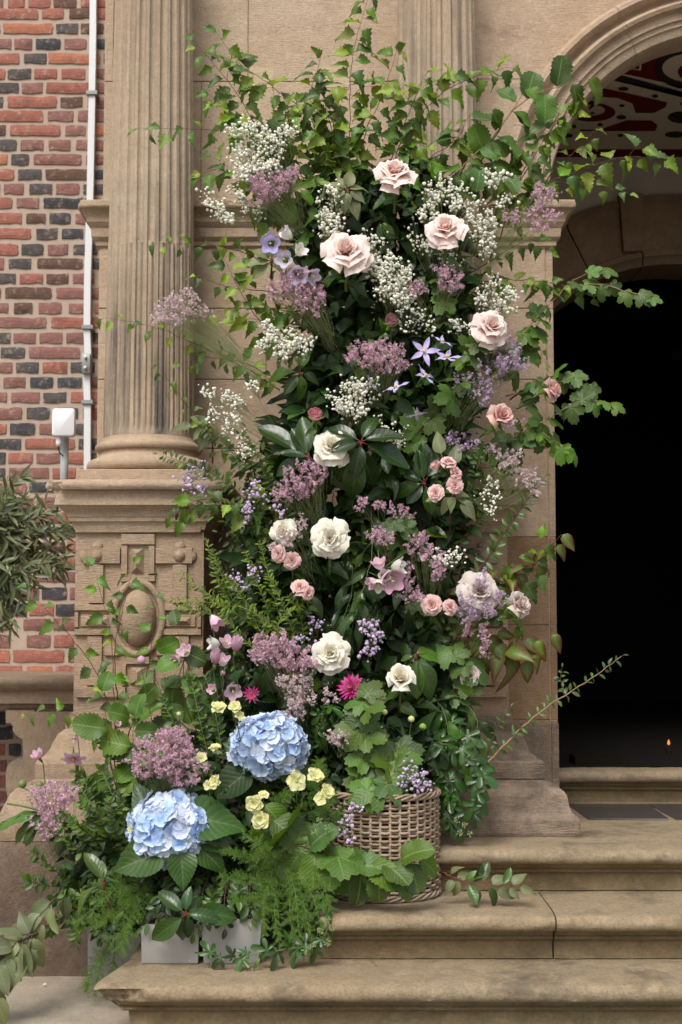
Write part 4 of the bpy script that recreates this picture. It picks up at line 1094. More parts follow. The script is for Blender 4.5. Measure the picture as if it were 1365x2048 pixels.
# n, r0, r1, h0, h1, half angle, roll, point
RINGS = {'open': [(3, .01, .07, .20, .66, 1.3, .01, 0), (3, .03, .13, .15, .70, 1.2, .03, 0), (4, .04, .20, .10, .70, 1.05, .04, 0), (5, .05, .27, .07, .69, .9, .06, .0), (6, .06, .35, .04, .66, .8, .09, .0), (6, .07, .44, .01, .60, .72, .13, .04), (6, .08, .55, -.03, .51, .68, .19, .10), (6, .08, .66, -.07, .38, .66, .25, .18), (6, .07, .78, -.11, .20, .62, .26, .26)],
         'bud': [(3, .01, .09, .15, .80, 1.3, .01, 0), (3, .03, .17, .10, .84, 1.2, .04, 0), (4, .06, .27, .03, .84, 1.0, .07, 0), (4, .09, .38, -.04, .80, .95, .12, .05), (4, .12, .50, -.10, .68, .85, .20, .12), (4, .10, .60, -.14, .44, .72, .30, .20)],
         'spray': [(3, .01, .08, .20, .52, 1.3, .01, 0), (4, .03, .15, .16, .56, 1.1, .03, 0), (5, .04, .25, .12, .57, .9, .05, 0), (6, .05, .36, .08, .56, .8, .08, .0), (6, .07, .49, .04, .50, .72, .12, .0), (6, .08, .63, .0, .42, .62, .16, .02), (6, .08, .76, -.05, .26, .58, .20, .04)],
         'cup': [(3, .02, .10, .15, .60, 1.3, .01, 0), (4, .04, .20, .12, .66, 1.1, .01, 0), (5, .05, .32, .10, .68, .9, .0, 0), (6, .08, .46, .05, .70, .8, -.02, 0), (5, .12, .62, 0, .70, .85, -.07, 0), (5, .15, .76, -.1, .62, .85, -.12, 0)]}
RM = {}
def rose(px, py, rpx, d, mat, kind, label, face=(0, -1, .35), stem=(0, .10, -.12), group='roses in the arrangement', cat='rose', nm='rose', spin=None):
    d -= .06; c = P(px, py, d); s = S(rpx, d)*1.06; ax = Vector(face).normalized()
    st = Vector(stem); base = c + st
    root = thing(nm, base, label, cat, group)
    Zr = ax; Xr = Zr.orthogonal().normalized(); Yr = Zr.cross(Xr); F3 = Matrix((Xr, Yr, Zr)).transposed()
    sp = spin if spin is not None else R.uniform(0, 6)
    ctr = c - ax*s*.25
    for ri, (n, r0, r1, h0, h1, ang, roll, pt) in enumerate(RINGS[kind]):
        key = (mat, kind, ri)
        if key not in RM: RM[key] = [petal_mesh('rose_petal', M[mat], r0, r1, h0, h1, ang, roll, pt, seed=ri*7+q) for q in range(3)]
        for k in range(n):
            a = sp+2*PI*k/n+ri*.9+R.uniform(-.22, .22)
            tl = R.uniform(-.12, .12)*(.4+ri*.24)
            m = F3 @ Matrix.Rotation(a, 3, 'Z') @ Matrix.Rotation(tl, 3, 'Y')
            sc = s*R.uniform(.95, 1.06)
            link('petal', R.choice(RM[key]), root, ctr, m, sc)
    b = MB()
    p0 = ctr - ax*s*.10; pts = crv([p0, p0-ax*s*.7, base.lerp(p0, .3), base], 5)
    b.tube([p0+ax*s*.1, p0-ax*s*.18, p0-ax*s*.3], [s*.20, s*.17, s*.05], 8)
    b.tube(pts, [s*.075+.0006]*len(pts), 6); b.build('stem', M['stem_green'], root)
    for k in range(5):
        a = 2*PI*k/5; dv = F3 @ Vector((math.cos(a), math.sin(a), -.5)); add_leaf(root, 'spirea', p0-ax*s*.1, dv, s*.85, -ax+rv(.2), 'sepal')
    for k in range(2):
        q = pts[int(len(pts)*(.45+.25*k))]; add_leaf(root, 'rose', q, (Vector((1 if k else -1, -.1, -.25))+rv(.3)), s*1.05+.008)
    return root

# hydrangea
def floret_mesh(mat, seed):
    r = random.Random(seed); b = MB()
    for k in range(4):
        a = PI/2*k+r.uniform(-.08, .08); cs, sn = math.cos(a), math.sin(a); vs = []; uv = []
        L = r.uniform(.9, 1.05); tw = r.uniform(-.14, .14)
        for j in range(5):
            v = j/4; w = (.10+.56*math.sin(PI*min(1, v*.78+.04)))
            if j == 4: w *= .62
            for i in range(5):
                u = -1+2*i/4
                x = v*L*(1-.10*abs(u)*v) ; y = u*w; z = .20*u*u*v + .16*v*v - .10*v + tw*u*v + .035*k + .06*math.sin(u*4+v*5+seed+k)*v
                vs.append((x*cs-y*sn, x*sn+y*cs, z)); uv.append((.5+.5*u, v))
        b.add(vs, [(j*5+i, (j+1)*5+i, (j+1)*5+i+1, j*5+i+1) for j in range(4) for i in range(4)], uv)
    b.add([(.07*math.cos(i*PI/3), .07*math.sin(i*PI/3), .06) for i in range(6)]+[(0, 0, .13)], [(i, (i+1) % 6, 6) for i in range(6)], [(.5, 0)]*7)
    return b.mesh('floret', M[mat])
FL = [floret_mesh('hyd', i) for i in range(4)] + [floret_mesh('hyd2', i+4) for i in range(2)]
def hydrangea(px, py, rx, ry, d, label, leaves, n=210):
    c = P(px, py, d+S(rx, d)*.75); RX, RZ = S(rx, d)*.93, S(ry, d)*.93; RY = RX*.8
    base = c+Vector((0, .12, -RZ-.12)); root = thing('hydrangea', base, label, 'hydrangea', 'blue hydrangeas')
    ga = PI*(3-5**.5)
    for i in range(n):
        z = 1-2*(i+.5)/n; rr = (1-z*z)**.5; a = ga*i
        dv = Vector((rr*math.cos(a), rr*math.sin(a), z))
        if dv.y > .45: continue
        dv = (dv+rv(.10)).normalized()
        k = 1+R.uniform(-.10, .05)+.07*nz(dv*3)
        if dv.z < -.6: k *= .93
        p = c+Vector((dv.x*RX*k, dv.y*RY*k, dv.z*RZ*k))
        nn = (dv+rv(.5)+TOCAM*.1).normalized(); x = nn.orthogonal().normalized()
        m = Matrix((x, nn.cross(x), nn)).transposed() @ Matrix.Rotation(R.uniform(0, 6), 3, 'Z')
        link('floret', R.choice(FL), root, p, m, RX*R.uniform(.20, .28))
    b = MB(); b.tube(crv([c+Vector((0, 0, -RZ*.1)), c+Vector((0, .03, -RZ)), base], 5), .005, 6)
    for i in range(26):
        dv = rv(1).normalized(); 
        if dv.y > .4: dv.y = -dv.y
        b.tube([c+Vector((0, 0, -RZ*.4)), c+Vector((dv.x*RX*.82, dv.y*RY*.82, dv.z*RZ*.82))], .0022, 4)
    b.build('stem', M['stem_green'], root)
    vs = []; bb = MB(); nseg = 14
    for j in range(9):
        t = PI*j/8
        for i in range(nseg): a = 2*PI*i/nseg; vs.append((c.x+RX*.80*math.sin(t)*math.cos(a), c.y+RY*.80*math.sin(t)*math.sin(a), c.z+RZ*.80*math.cos(t)))
    bb.add(vs, [(j*nseg+i, (j+1)*nseg+i, (j+1)*nseg+(i+1) % nseg, j*nseg+(i+1) % nseg) for j in range(8) for i in range(nseg)]); bb.build('flower_head', M['hyd'], root)
    for (x0, y0, x1, y1, dd, nh) in leaves:
        a = P(x0, y0, d+dd); e = P(x1, y1, d+dd-.03); v = e-a
        add_leaf(root, 'hyd', a, v, v.length, Vector(nh)+rv(.08))
    return root

# small clustered blossom
def blob(b, p, s, r=R):
    """crumpled little double flower: a faceted ball of petals"""
    ph = r.uniform(0, 6); vs = []
    for (lat, n, rr) in ((1.2, 1, 0), (.55, 5, .0), (-.25, 5, .6), (-1.1, 4, .3)):
        for i in range(n):
            a = ph+2*PI*i/n+rr; k = s*r.uniform(.78, 1.15)
            vs.append((p[0]+k*math.cos(lat)*math.cos(a), p[1]+k*math.cos(lat)*math.sin(a), p[2]+k*math.sin(lat)))
    f = [(0, 1+i, 1+(i+1) % 5) for i in range(5)]
    for i in range(5): f += [(1+i, 6+i, 1+(i+1) % 5), (6+i, 6+(i+1) % 5, 1+(i+1) % 5)]
    for i in range(5): f.append((6+i, 11+min(3, i), 6+(i+1) % 5))
    f.append((11, 12, 13, 14))
    b.add(vs, f, [(.5, .7)]*len(vs))
def gyp(label, ells, base, d, n=None, mat='gyp', size=3.6, name='gypsophila', cat="baby's breath", group="white gypsophila sprays", dens=1.0):
    """ells = [(px,py,rx,ry)...] in photo pixels; base = (px,py,d) where the stems meet"""
    d -= .05; B = P(*base); root = thing(name, B, label, cat, group)
    b = MB(); st = MB(); r = R; nodes = []
    for (x, y, rx, ry) in ells:
        area = rx*ry*PI; cnt = int(area/27*dens)
        hubs = []
        for q in range(max(3, cnt//9)):
            a = r.uniform(0, 2*PI); k = r.random()**.5
            hubs.append((x+rx*k*math.cos(a)*.85, y+ry*k*math.sin(a)*.85))
        for hx, hy in hubs:
            hd = d+r.uniform(-.05, .06); H = P(hx, hy, hd); tob = (B-H); 
            hb = H+tob*min(.3, .05/max(.01, tob.length))+Vector((0, .012, 0))
            mid = B.lerp(hb, .5)+rv(.012)
            st.tube(crv([B+(hb-B)*.25+rv(.02), mid, hb], 3), .0005, 3, cap=False)
            for e in range(r.randint(6, 12)):
                p = H+Vector((r.gauss(0, S(7.5, d)), r.gauss(0, S(8, d)), r.gauss(0, S(7, d))))
                blob(b, p, S(size*.84, d)*r.uniform(.5, 1.4))
                st.tube([hb+rv(.002), p], .00035, 3, cap=False)
    st.build('stems', M['stem_pale'], root); o = b.build('blossoms', M[mat], root, smooth=False); tag(o, kind='stuff')
    return root
def starlet(b, p, s, r=R):
    nn = rv(1).normalized(); x = nn.orthogonal().normalized(); y = nn.cross(x); vs = [Vector(p)-nn*s*.25]; n = 5; a0 = r.uniform(0, 6)
    for i in range(n):
        a = a0+2*PI*i/n; e = (x*math.cos(a)+y*math.sin(a)); g = (x*math.cos(a+.45)+y*math.sin(a+.45)); h = (x*math.cos(a-.45)+y*math.sin(a-.45))
        vs += [Vector(p)+h*s*.6, Vector(p)+e*s+nn*s*.2, Vector(p)+g*s*.6]
    fs = []
    for i in range(n): fs.append((0, 1+3*i, 2+3*i, 3+3*i))
    b.add(vs, fs, [(.5, 0)]+[(.5, .9)]*(3*n))
def statice(label, ells, base, d, mat='statice', dens=1.0, size=3.1, name='statice', group='pink statice sprays', cat='statice'):
    d -= .05; B = P(*base); root = thing(name, B, label, cat, group); b = MB(); st = MB(); r = R
    for (x, y, rx, ry) in ells:
        for q in range(max(4, int(rx*ry*PI/52*dens))):
            a = r.uniform(0, 2*PI); k = r.random()**.5; hx, hy = x+rx*k*math.cos(a), y+ry*k*math.sin(a)
            H = P(hx, hy, d+r.uniform(-.05, .06)); away = (H-B).normalized()
            dv = (away*.7+rv(.75)+Vector((0, 0, .25))).normalized(); L = S(r.uniform(10, 20), d)
            mid = B.lerp(H, .55)+rv(.012)
            st.tube(crv([B+(H-B)*r.uniform(.15, .5)+rv(.02), mid, H, H+dv*L], 3), .00042, 3, cap=False)
            for e in range(r.randint(9, 15)):
                t = r.random(); p = H+dv*L*t+rv(S(4.2, d)*(1.1-.5*t))
                starlet(b, p, S(size*.80, d)*r.uniform(.8, 1.5))
    st.build('stems', M['stem_pale'], root); o = b.build('blossoms', M[mat], root, smooth=False); tag(o, kind='stuff')
    return root
def feather(label, px_list, key='spirea', name='spirea_sprig', group=None, cat='foliage', size=(.018, .028), dens=7, mat=None, joined=True, stem='stem_pale', lean=.8):
    """a sprig with small opposite leaves; px_list = [[(px,py,d)..]..] several stems; leaves are pieces of their own"""
    W0 = P(*px_list[0][0]); root = thing(name, W0, label, cat, group); st = MB(); nl = 0
    for path in px_list:
        pts = crv([P(*p) for p in path], 6); st.tube(pts, [.0018*(1-.7*i/(len(pts)-1)) for i in range(len(pts))], 4)
        L = sum((pts[i+1]-pts[i]).length for i in range(len(pts)-1)); m = max(3, int(L*dens*10)); 
        for i in range(m):
            t = .12+.88*i/m; q = t*(len(pts)-1); k = min(len(pts)-2, int(q)); p = pts[k].lerp(pts[k+1], q-k); tg = (pts[k+1]-pts[k]).normalized()
            side = tg.cross(TOCAM+rv(.5)).normalized()
            for sg in (1, -1):
                if nl > 290: break
                add_leaf(root, key, p, (side*sg*lean+tg*R.uniform(.3, 1.0)+rv(.45)), R.uniform(*size)*R.uniform(.7, 1.25)*(1.1-.4*t)); nl += 1
    st.build('stem', M[stem], root); return root
def bell(px, py, r_, d, mat, label, face, group='campanula bells', n=5, length=1.6, flare=.45, stem=(0, .05, -.06), name='bellflower', cat='bellflower', stam=None):
    d -= .05; c = P(px, py, d); s = S(r_, d)*1.1; ax = Vector(face).normalized(); Xr = ax.orthogonal().normalized(); F3 = Matrix((Xr, ax.cross(Xr), ax)).transposed()
    base = c+Vector(stem); root = thing(name, base, label, cat, group)
    key = ('bell', mat, n, length, flare)
    if key not in RM:
        b = MB(); vs = []; uv = []; nv = 7; nu = 6; half = PI/n
        for j in range(nv+1):
            v = j/nv; rad = (.18+.62*math.sin(min(v, .7)/.7*PI/2)**.8)+flare*max(0, v-.55)**1.5*2.2; z = -length*.8+length*v*(1-.25*max(0, v-.7))
            for i in range(nu+1):
                u = -1+2*i/nu; tip = 1 if v < .72 else max(.0, 1-abs(u)**1.6)*.0+1
                hh = half*u*(1.03 if v < .75 else (1-(v-.75)/.25*.55))
                zz_ = z - (.18*abs(u)**1.5*length*.5 if v > .75 else 0)
                rr = rad*(1-.05*abs(u))
                vs.append((rr*math.cos(hh), rr*math.sin(hh), zz_)); uv.append((.5+.5*u, v))
        b.add(vs, [(j*7+i, j*7+i+1, (j+1)*7+i+1, (j+1)*7+i) for j in range(nv) for i in range(nu)], uv)
        RM[key] = b.mesh('bell_petal', M[mat])
    a0 = R.uniform(0, 6)
    for k in range(n): link('petal', RM[key], root, c, F3 @ Matrix.Rotation(a0+2*PI*k/n, 3, 'Z') @ Matrix.Rotation(R.uniform(-.06, .06), 3, 'Y'), s)
    b = MB(); q = c-ax*s*length*.8; b.tube([q+ax*s*.3, q-ax*s*.1], [s*.3, s*.12], 6); b.tube(crv([q, q-ax*s*.8, base], 5), .0016, 5); b.build('stem', M['stem_green'], root)
    for k in range(4): add_leaf(root, 'spirea', q, F3 @ Vector((math.cos(k*PI/2), math.sin(k*PI/2), .5)), s*.75, None, 'sepal')
    b = MB(); b.tube([c-ax*s*length*.6, c+ax*s*.05], [s*.05, s*.10], 6); b.build('stamen', M[stam or 'cream_st'], root)
    return root
def flat_flower(px, py, r_, d, mat, label, face, n=5, w=.55, group=None, name='flower', cat='flower', cup=.25, stam='cream_st', layers=1, ruff=.0, stem=(0, .05, -.08), shape='ellip', centre=.13, stem_mat='stem_green', leafy=False):
    d -= .05; c = P(px, py, d); s = S(r_, d)*1.1; ax = Vector(face).normalized(); Xr = ax.orthogonal().normalized(); F3 = Matrix((Xr, ax.cross(Xr), ax)).transposed()
    base = c+Vector(stem); root = thing(name, base, label, cat, group)
    key = ('ff', mat, w, cup, ruff, shape)
    if key not in RM: RM[key] = [leafmesh('flower_petal', M[mat], shape, w, 6, 4, ruff, .12, -cup+.12*i, .05+ruff*.6, i+int(w*30)) for i in range(3)]
    a0 = R.uniform(0, 6)
    for L_ in range(layers):
        for k in range(n):
            a = a0+2*PI*k/n+L_*PI/n*1.1+R.uniform(-.08, .08); up = .12+.32*L_+(max(0, cup-.4))*2.2
            dv = F3 @ Vector((math.cos(a), math.sin(a), up)); link('petal', R.choice(RM[key]), root, c+ax*s*.03*L_, ortho(dv, ax), s*(1-.17*L_)*R.uniform(.94, 1.05))
    b = MB()
    for k in range(10):
        dv = (ax+rv(.55)).normalized(); b.tube([c, c+dv*s*centre*2.2], [s*.03, s*.045], 4)
    blob(b, c+ax*s*centre*.6, s*centre); b.build('stamens', M[stam], root)
    b = MB(); b.tube([c-ax*s*.02, c-ax*s*.45], [s*.16, s*.10], 7); b.tube(crv([c-ax*s*.1, c-ax*s*.8, base], 5), .0015, 5); b.build('stem', M[stem_mat], root)
    return root
# ================================================================== INNER MASS (uncountable foliage in painted deep-shadow greens)
def lerpy(tab, y):
    for (a, b_) in zip(tab, tab[1:]):
        if a[0] <= y <= b_[0]:
            t = (y-a[0])/(b_[0]-a[0]); return [a[i]+(b_[i]-a[i])*t for i in range(1, len(a))]
    return list(tab[0][1:]) if y < tab[0][0] else list(tab[-1][1:])
# y, left, right, front depth, back depth, density
ENV = [(330, 620, 860, 5.10, 5.2), (430, 590, 930, 5.02, 5.2), (560, 600, 940, 4.98, 5.25), (700, 600, 960, 4.96, 5.25), (850, 540, 950, 4.96, 5.3), (1000, 480, 960, 4.96, 5.3), (1150, 450, 950, 4.96, 5.3),
       (1300, 440, 930, 4.94, 5.3), (1450, 400, 930, 4.88, 5.1), (1560, 250, 900, 4.70, 4.95), (1650, 110, 650, 4.60, 4.92), (1760, 110, 620, 4.58, 4.92), (1850, 130, 600, 4.60, 4.9)]
def mass(name, label, y0, y1, n, key, size, shrink=1.0, seed=3, cat='foliage', dd=0, xr=None, droop=.4):
    r = random.Random(seed); b = MB(); src = LK[key]
    geo = []
    for me in src:
        geo.append(([v.co.copy() for v in me.vertices], [tuple(p.vertices) for p in me.polygons]))
        uvl = me.uv_layers[0].data; d_ = {}
        for l in me.loops: d_[l.vertex_index] = tuple(uvl[l.index].uv)
        geo[-1] = geo[-1]+([d_[i] for i in range(len(me.vertices))],)
    for i in range(n):
        y = r.uniform(y0, y1); xl, xr_, df, db = lerpy(ENV, y); cx = (xl+xr_)/2; hw = (xr_-xl)/2*shrink
        u = r.uniform(-1, 1); 
        if abs(u) > .75 and r.random() < .5: u *= .8
        d = df + (db-df)*r.random()**1.1 + .12*u*u*0 + dd
        p = P(cx+u*hw, y, d)
        dv = (Vector((u*.6, -.5, -droop+.3))+Vector((r.uniform(-1, 1), r.uniform(-.6, .6), r.uniform(-1, 1)))*.8).normalized()
        m = ortho(dv, Vector((0, -.7, .6))+Vector((r.uniform(-1, 1), r.uniform(-1, 1), r.uniform(-1, 1)))*.6); s = r.uniform(*size)
        vs, fs, uv = r.choice(geo)
        b.add([p+(m @ v)*s for v in vs], fs, uv)
    o = b.build(name, src[0].materials[0], None); tag(o, label, cat, None, 'stuff'); return o
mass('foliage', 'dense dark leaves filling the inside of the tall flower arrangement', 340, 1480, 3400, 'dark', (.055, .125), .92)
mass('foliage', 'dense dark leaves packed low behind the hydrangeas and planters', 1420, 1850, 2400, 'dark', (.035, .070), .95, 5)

# ================================================================== FLOWERS
SP = (0, .10, -.12)
rose(791, 343, 41, 4.90, 'blush', 'open', 'blush rose with reflexed petals, topmost flower of the arrangement', (.05, -.72, .62), spin=.3)
rose(892, 455, 40, 4.86, 'blush', 'open', 'blush rose with a pointed petal, set in the white gypsophila at the upper right', (-.1, -.9, .4), spin=2.1)
rose(693, 500, 47, 4.86, 'blush', 'open', 'largest blush rose, in front of the impost left of centre', (-.1, -.85, .4), spin=1.2)
rose(984, 652, 38, 4.88, 'blush', 'open', 'peachy blush rose facing down right, just left of the sandstone door jamb', (.25, -.85, .30), spin=.7)
rose(1003, 832, 31, 4.90, 'blush_pink', 'bud', 'half open rose with a deep pink heart, right side below the clematis', (.35, -.75, .30), spin=.2)
rose(1105, 780, 27, 4.95, 'blush_pink', 'bud', 'pale pink rose seen from the side, overlapping the edge of the dark doorway', (.75, -.5, .15), (-.12, .04, -.06), spin=1.5)
rose(664, 892, 37, 4.86, 'cream', 'open', 'cream rose half covered by a glossy leaf, left of the large whorl of leaves', (-.05, -.9, .3), spin=.9)
rose(660, 1075, 38, 4.86, 'cream', 'open', 'cream rose in the middle of the arrangement with greenish outer petals', (.02, -.9, .1), spin=.1)
rose(661, 1306, 37, 4.84, 'cream', 'open', 'cream rose with one petal hanging down, above the magenta dahlias', (.0, -.9, .2), spin=2.9)
rose(802, 1356, 33, 4.84, 'cream', 'bud', 'tall white rose still cupped, right of the magenta dahlias', (0, -.85, .5), spin=1.1)
rose(566, 1062, 25, 4.90, 'cream', 'open', 'small cream rose partly veiled by dried pink statice on the left', (-.3, -.9, .1), spin=.5)
rose(960, 1182, 40, 4.88, 'mauve', 'open', 'greyish white rose veiled by violet statice on the right side', (.1, -.9, .2), spin=2.4)
rose(1038, 1208, 32, 4.90, 'mauve', 'bud', 'greyish white rose turned to the right against the sandstone jamb', (.6, -.7, .2), (-.1, .05, -.05), spin=.4)
rose(943, 1352, 22, 4.93, 'mauve', 'spray', 'faded greyish rose tucked behind lobed leaves, below the other two grey roses', (.2, -.9, .1))
rose(632, 831, 21, 4.88, 'pink_deep', 'cup', 'round cupped pink rose alone among dark leaves, left of centre', (-.05, -.85, .35))
rose(783, 643, 20, 4.92, 'dusty', 'cup', 'dusky pink rose bud beneath the big gypsophila ball', (.0, -.9, .3))
G = 'small pink spray roses'
for (x, y, r_, f, lab, kd) in ((898, 922, 17, (.1, -.6, .7), 'topmost of the pink spray roses right of centre', 'spray'), (911, 970, 19, (.1, -.95, 0), 'pink spray rose facing forward, lowest right of the cluster beside the pale green leaves', 'spray'),
        (872, 985, 18, (-.1, -.9, .2), 'pink spray rose lowest left of the cluster beside the pale green leaves', 'spray'), (914, 944, 15, (.5, -.6, .3), 'pink spray rose squeezed between two others on the right side', 'spray'), (874, 932, 15, (-.6, -.4, .5), 'pink spray rose seen from the side under a pale leaf', 'cup'),
        (557, 1107, 18, (-.4, -.85, .1), 'pink spray rose touching the dried statice, upper left of a pair', 'spray'), (585, 1121, 19, (.2, -.95, .05), 'pink spray rose facing forward, lower right of the pair beneath the small cream rose', 'spray'),
        (600, 1172, 19, (-.1, -.8, .5), 'pink spray rose with wide open petals below the left pair', 'spray'), (617, 1186, 16, (.4, -.7, -.1), 'pink spray rose drooping at the lower edge of the left group', 'spray'),
        (864, 1210, 22, (-.05, -.95, .1), 'salmon pink spray rose facing forward, left of a pair under the statice', 'spray'), (902, 1214, 17, (.4, -.8, .2), 'salmon pink spray rose turned right, touching the violet statice', 'spray')):
    rose(x, y, r_, 4.88, 'pink', kd, lab, f, (0, .08, -.06), G)

hydrangea(537, 1494, 76, 66, 4.60, 'upper blue hydrangea head, above the lemon coloured pinks', [(520, 1530, 445, 1490, .10, (0, -.9, .3)), (500, 1540, 425, 1600, .08, (0, -.8, .5)), (560, 1530, 645, 1560, .10, (0, -.8, .5)), (540, 1530, 500, 1610, .12, (0, -.8, .4))])
hydrangea(338, 1660, 83, 74, 4.42, 'lower blue hydrangea head at the front, over the grey planters', [(370, 1640, 490, 1632, .08, (0, -.8, .5)), (330, 1700, 222, 1745, .04, (0, -.85, .4)), (362, 1700, 372, 1782, .03, (0, -.8, .5)), (390, 1690, 455, 1735, .07, (0, -.8, .5)), (310, 1640, 268, 1570, .12, (0, -.8, .3)), (395, 1660, 470, 1700, .10, (0, -.7, .5))])

gyp('large white gypsophila spray at the top left, over the fluted column edge', [(487, 258, 26, 26), (478, 320, 22, 45), (530, 305, 45, 45), (560, 262, 30, 18), (515, 345, 45, 30)], (600, 440, 5.05), 4.92, dens=1.15)
gyp('white gypsophila drooping over the impost moulding at the far left', [(425, 392, 12, 24), (445, 420, 18, 18), (470, 385, 20, 18), (455, 435, 16, 9)], (540, 440, 5.05), 4.95)
gyp('small greenish gypsophila tuft beneath the upper left statice', [(505, 415, 22, 16)], (580, 450, 5.05), 4.96, size=2.6, dens=1.3)
gyp('white gypsophila between the pale green leaves and the largest blush rose', [(655, 390, 26, 22), (665, 440, 35, 30), (640, 455, 18, 20)], (700, 560, 5.0), 4.93)
gyp('broad white gypsophila cloud above the upper right rose', [(880, 375, 32, 25), (925, 395, 35, 28), (955, 440, 42, 40), (850, 420, 28, 25), (970, 490, 20, 35)], (900, 600, 5.05), 4.93)
gyp('white gypsophila sprig standing highest on the right, against the pier', [(1000, 362, 20, 26), (1005, 400, 18, 20), (985, 350, 10, 10)], (980, 520, 5.05), 4.93)
gyp('fine white gypsophila under the upper right rose', [(870, 495, 38, 22), (830, 470, 16, 28), (900, 525, 28, 25)], (880, 620, 5.05), 4.95, size=2.6)
gyp('white gypsophila touching the right edge of the largest blush rose', [(745, 495, 24, 28), (735, 530, 15, 15)], (760, 620, 5.02), 4.93)
gyp('dense ball of white gypsophila in the upper centre', [(790, 565, 42, 48), (770, 530, 30, 25), (800, 590, 30, 28)], (790, 680, 5.05), 4.91, dens=1.25)
gyp('loose gypsophila with scattered buds above the clematis', [(830, 640, 50, 30), (800, 615, 30, 20)], (840, 700, 5.05), 4.93, size=2.8, dens=.6)
gyp('white gypsophila behind the peachy rose at the door jamb', [(970, 590, 28, 25), (1010, 600, 32, 38), (930, 655, 25, 22), (985, 560, 16, 14)], (930, 720, 5.08), 4.97, dens=.95, size=3.2)
gyp('bright white gypsophila fan on the left, over the plain wall', [(535, 655, 22, 18), (565, 685, 38, 26), (600, 680, 30, 24), (530, 690, 14, 20)], (620, 800, 5.05), 4.92, dens=1.1)
gyp('white gypsophila cluster in the centre above the glossy leaf whorl', [(700, 795, 50, 36), (720, 770, 34, 20), (695, 825, 40, 16)], (720, 880, 5.02), 4.91, dens=1.0, size=3.4)
gyp('wispy gypsophila beside the left column base', [(415, 790, 20, 14), (450, 805, 38, 28), (500, 765, 24, 14), (470, 850, 28, 24), (480, 895, 22, 22), (440, 830, 18, 18)], (600, 930, 5.08), 4.93, dens=.85, size=3.1)
gyp('sparse gypsophila beneath the clematis', [(790, 880, 40, 30), (765, 850, 20, 16)], (790, 930, 5.05), 4.95, dens=.55, size=2.8)
gyp('narrow white gypsophila on the right among fine green leaves', [(980, 965, 14, 26), (985, 1005, 18, 30)], (950, 1090, 5.05), 4.92, size=3.2)
gyp('airy white gypsophila above the grey roses', [(893, 1110, 38, 34)], (880, 1200, 5.05), 4.91, dens=.55, size=3.2)
LG = 'lilac gypsophila sprays'
def lil(label, ells, base, d, dens=.75, size=3.6): gyp(label, ells, base, d, mat='gyplil', name='lilac_gypsophila', cat="baby's breath", group=LG, dens=dens*.55, size=size)
lil('violet gypsophila hanging over the pedestal cap moulding', [(372, 960, 18, 28), (412, 965, 16, 32), (395, 935, 20, 10)], (480, 960, 5.05), 4.98, 1.0)
lil('scattered pale lilac gypsophila on thin stalks left of the small cream rose', [(510, 985, 40, 22), (550, 1010, 38, 24), (495, 1020, 14, 14)], (520, 1110, 5.05), 4.90, .5, 4.0)
lil('violet gypsophila tuft in the feathery green sprigs on the left', [(470, 1155, 24, 24), (505, 1145, 14, 8)], (500, 1240, 5.02), 4.90, 1.1, 3.2)
lil('violet gypsophila above the lower statice, left of the hanging-petal rose', [(600, 1285, 44, 22), (640, 1245, 24, 10), (630, 1320, 24, 22)], (640, 1380, 5.02), 4.90, .9)
lil('bright violet gypsophila hanging in the centre over dark leaves', [(738, 1290, 28, 24), (735, 1245, 22, 14), (752, 1265, 16, 20)], (760, 1200, 5.02), 4.86, .75, 4.2)
lil('vivid purple gypsophila at the basket rim', [(828, 1558, 38, 28), (850, 1580, 22, 12)], (800, 1600, 4.8), 4.66, 1.1, 3.6)
lil('purple gypsophila hanging over the left side of the basket', [(715, 1640, 26, 30), (690, 1660, 20, 28)], (680, 1600, 4.75), 4.57, .8, 3.8)

def sta(*a, **k): statice(*a, **k)
sta('mauve statice in front of the large top left gypsophila', [(545, 372, 45, 26), (525, 395, 28, 22), (575, 350, 22, 14)], (620, 500, 5.02), 4.90)
sta('pale mauve statice reaching out over the fluted column on thin stalks', [(350, 625, 38, 28), (380, 600, 22, 16), (335, 640, 30, 18), (400, 632, 28, 14)], (560, 790, 5.0), 4.90, 'statice_pale', .8)
sta('mauve statice at the far right, overlapping the impost corner and arch', [(1085, 400, 26, 26), (1080, 440, 34, 24), (1020, 440, 16, 14)], (940, 560, 5.0), 4.92, 'statice', .85)
sta('mauve statice under the lilac bellflowers', [(575, 585, 36, 26), (620, 600, 34, 32), (590, 560, 34, 16)], (680, 720, 5.0), 4.90)
sta('small mauve statice tufts right of the gypsophila ball', [(900, 565, 30, 22), (880, 545, 16, 10), (835, 580, 14, 20)], (870, 680, 5.0), 4.90)
sta('wide dusky statice left of the clematis', [(755, 705, 58, 18), (770, 735, 40, 20), (720, 720, 26, 12)], (760, 820, 5.0), 4.89)
sta('violet statice below the peachy rose', [(1010, 705, 34, 22), (1000, 735, 40, 18), (1045, 730, 14, 14)], (900, 850, 5.0), 4.91, 'statice_violet', .75)
sta('thin violet statice crossing the pier between the pink roses', [(945, 775, 42, 22), (975, 790, 30, 24), (1020, 850, 22, 14)], (880, 900, 5.0), 4.93, 'statice_violet', .5)
sta('mauve statice left of centre under the half covered cream rose', [(610, 955, 42, 24), (590, 985, 40, 20), (640, 940, 18, 14)], (640, 1080, 5.0), 4.89)
sta('pale statice on the right, beside the narrow gypsophila', [(1020, 925, 30, 20), (1060, 970, 28, 18), (1045, 945, 22, 14), (985, 900, 16, 12)], (940, 1050, 5.0), 4.93, 'statice_pale', .75)
sta('dull statice above the right cluster of spray roses', [(925, 885, 34, 16), (900, 880, 14, 10)], (880, 960, 5.02), 4.95, 'statice_violet', .6)
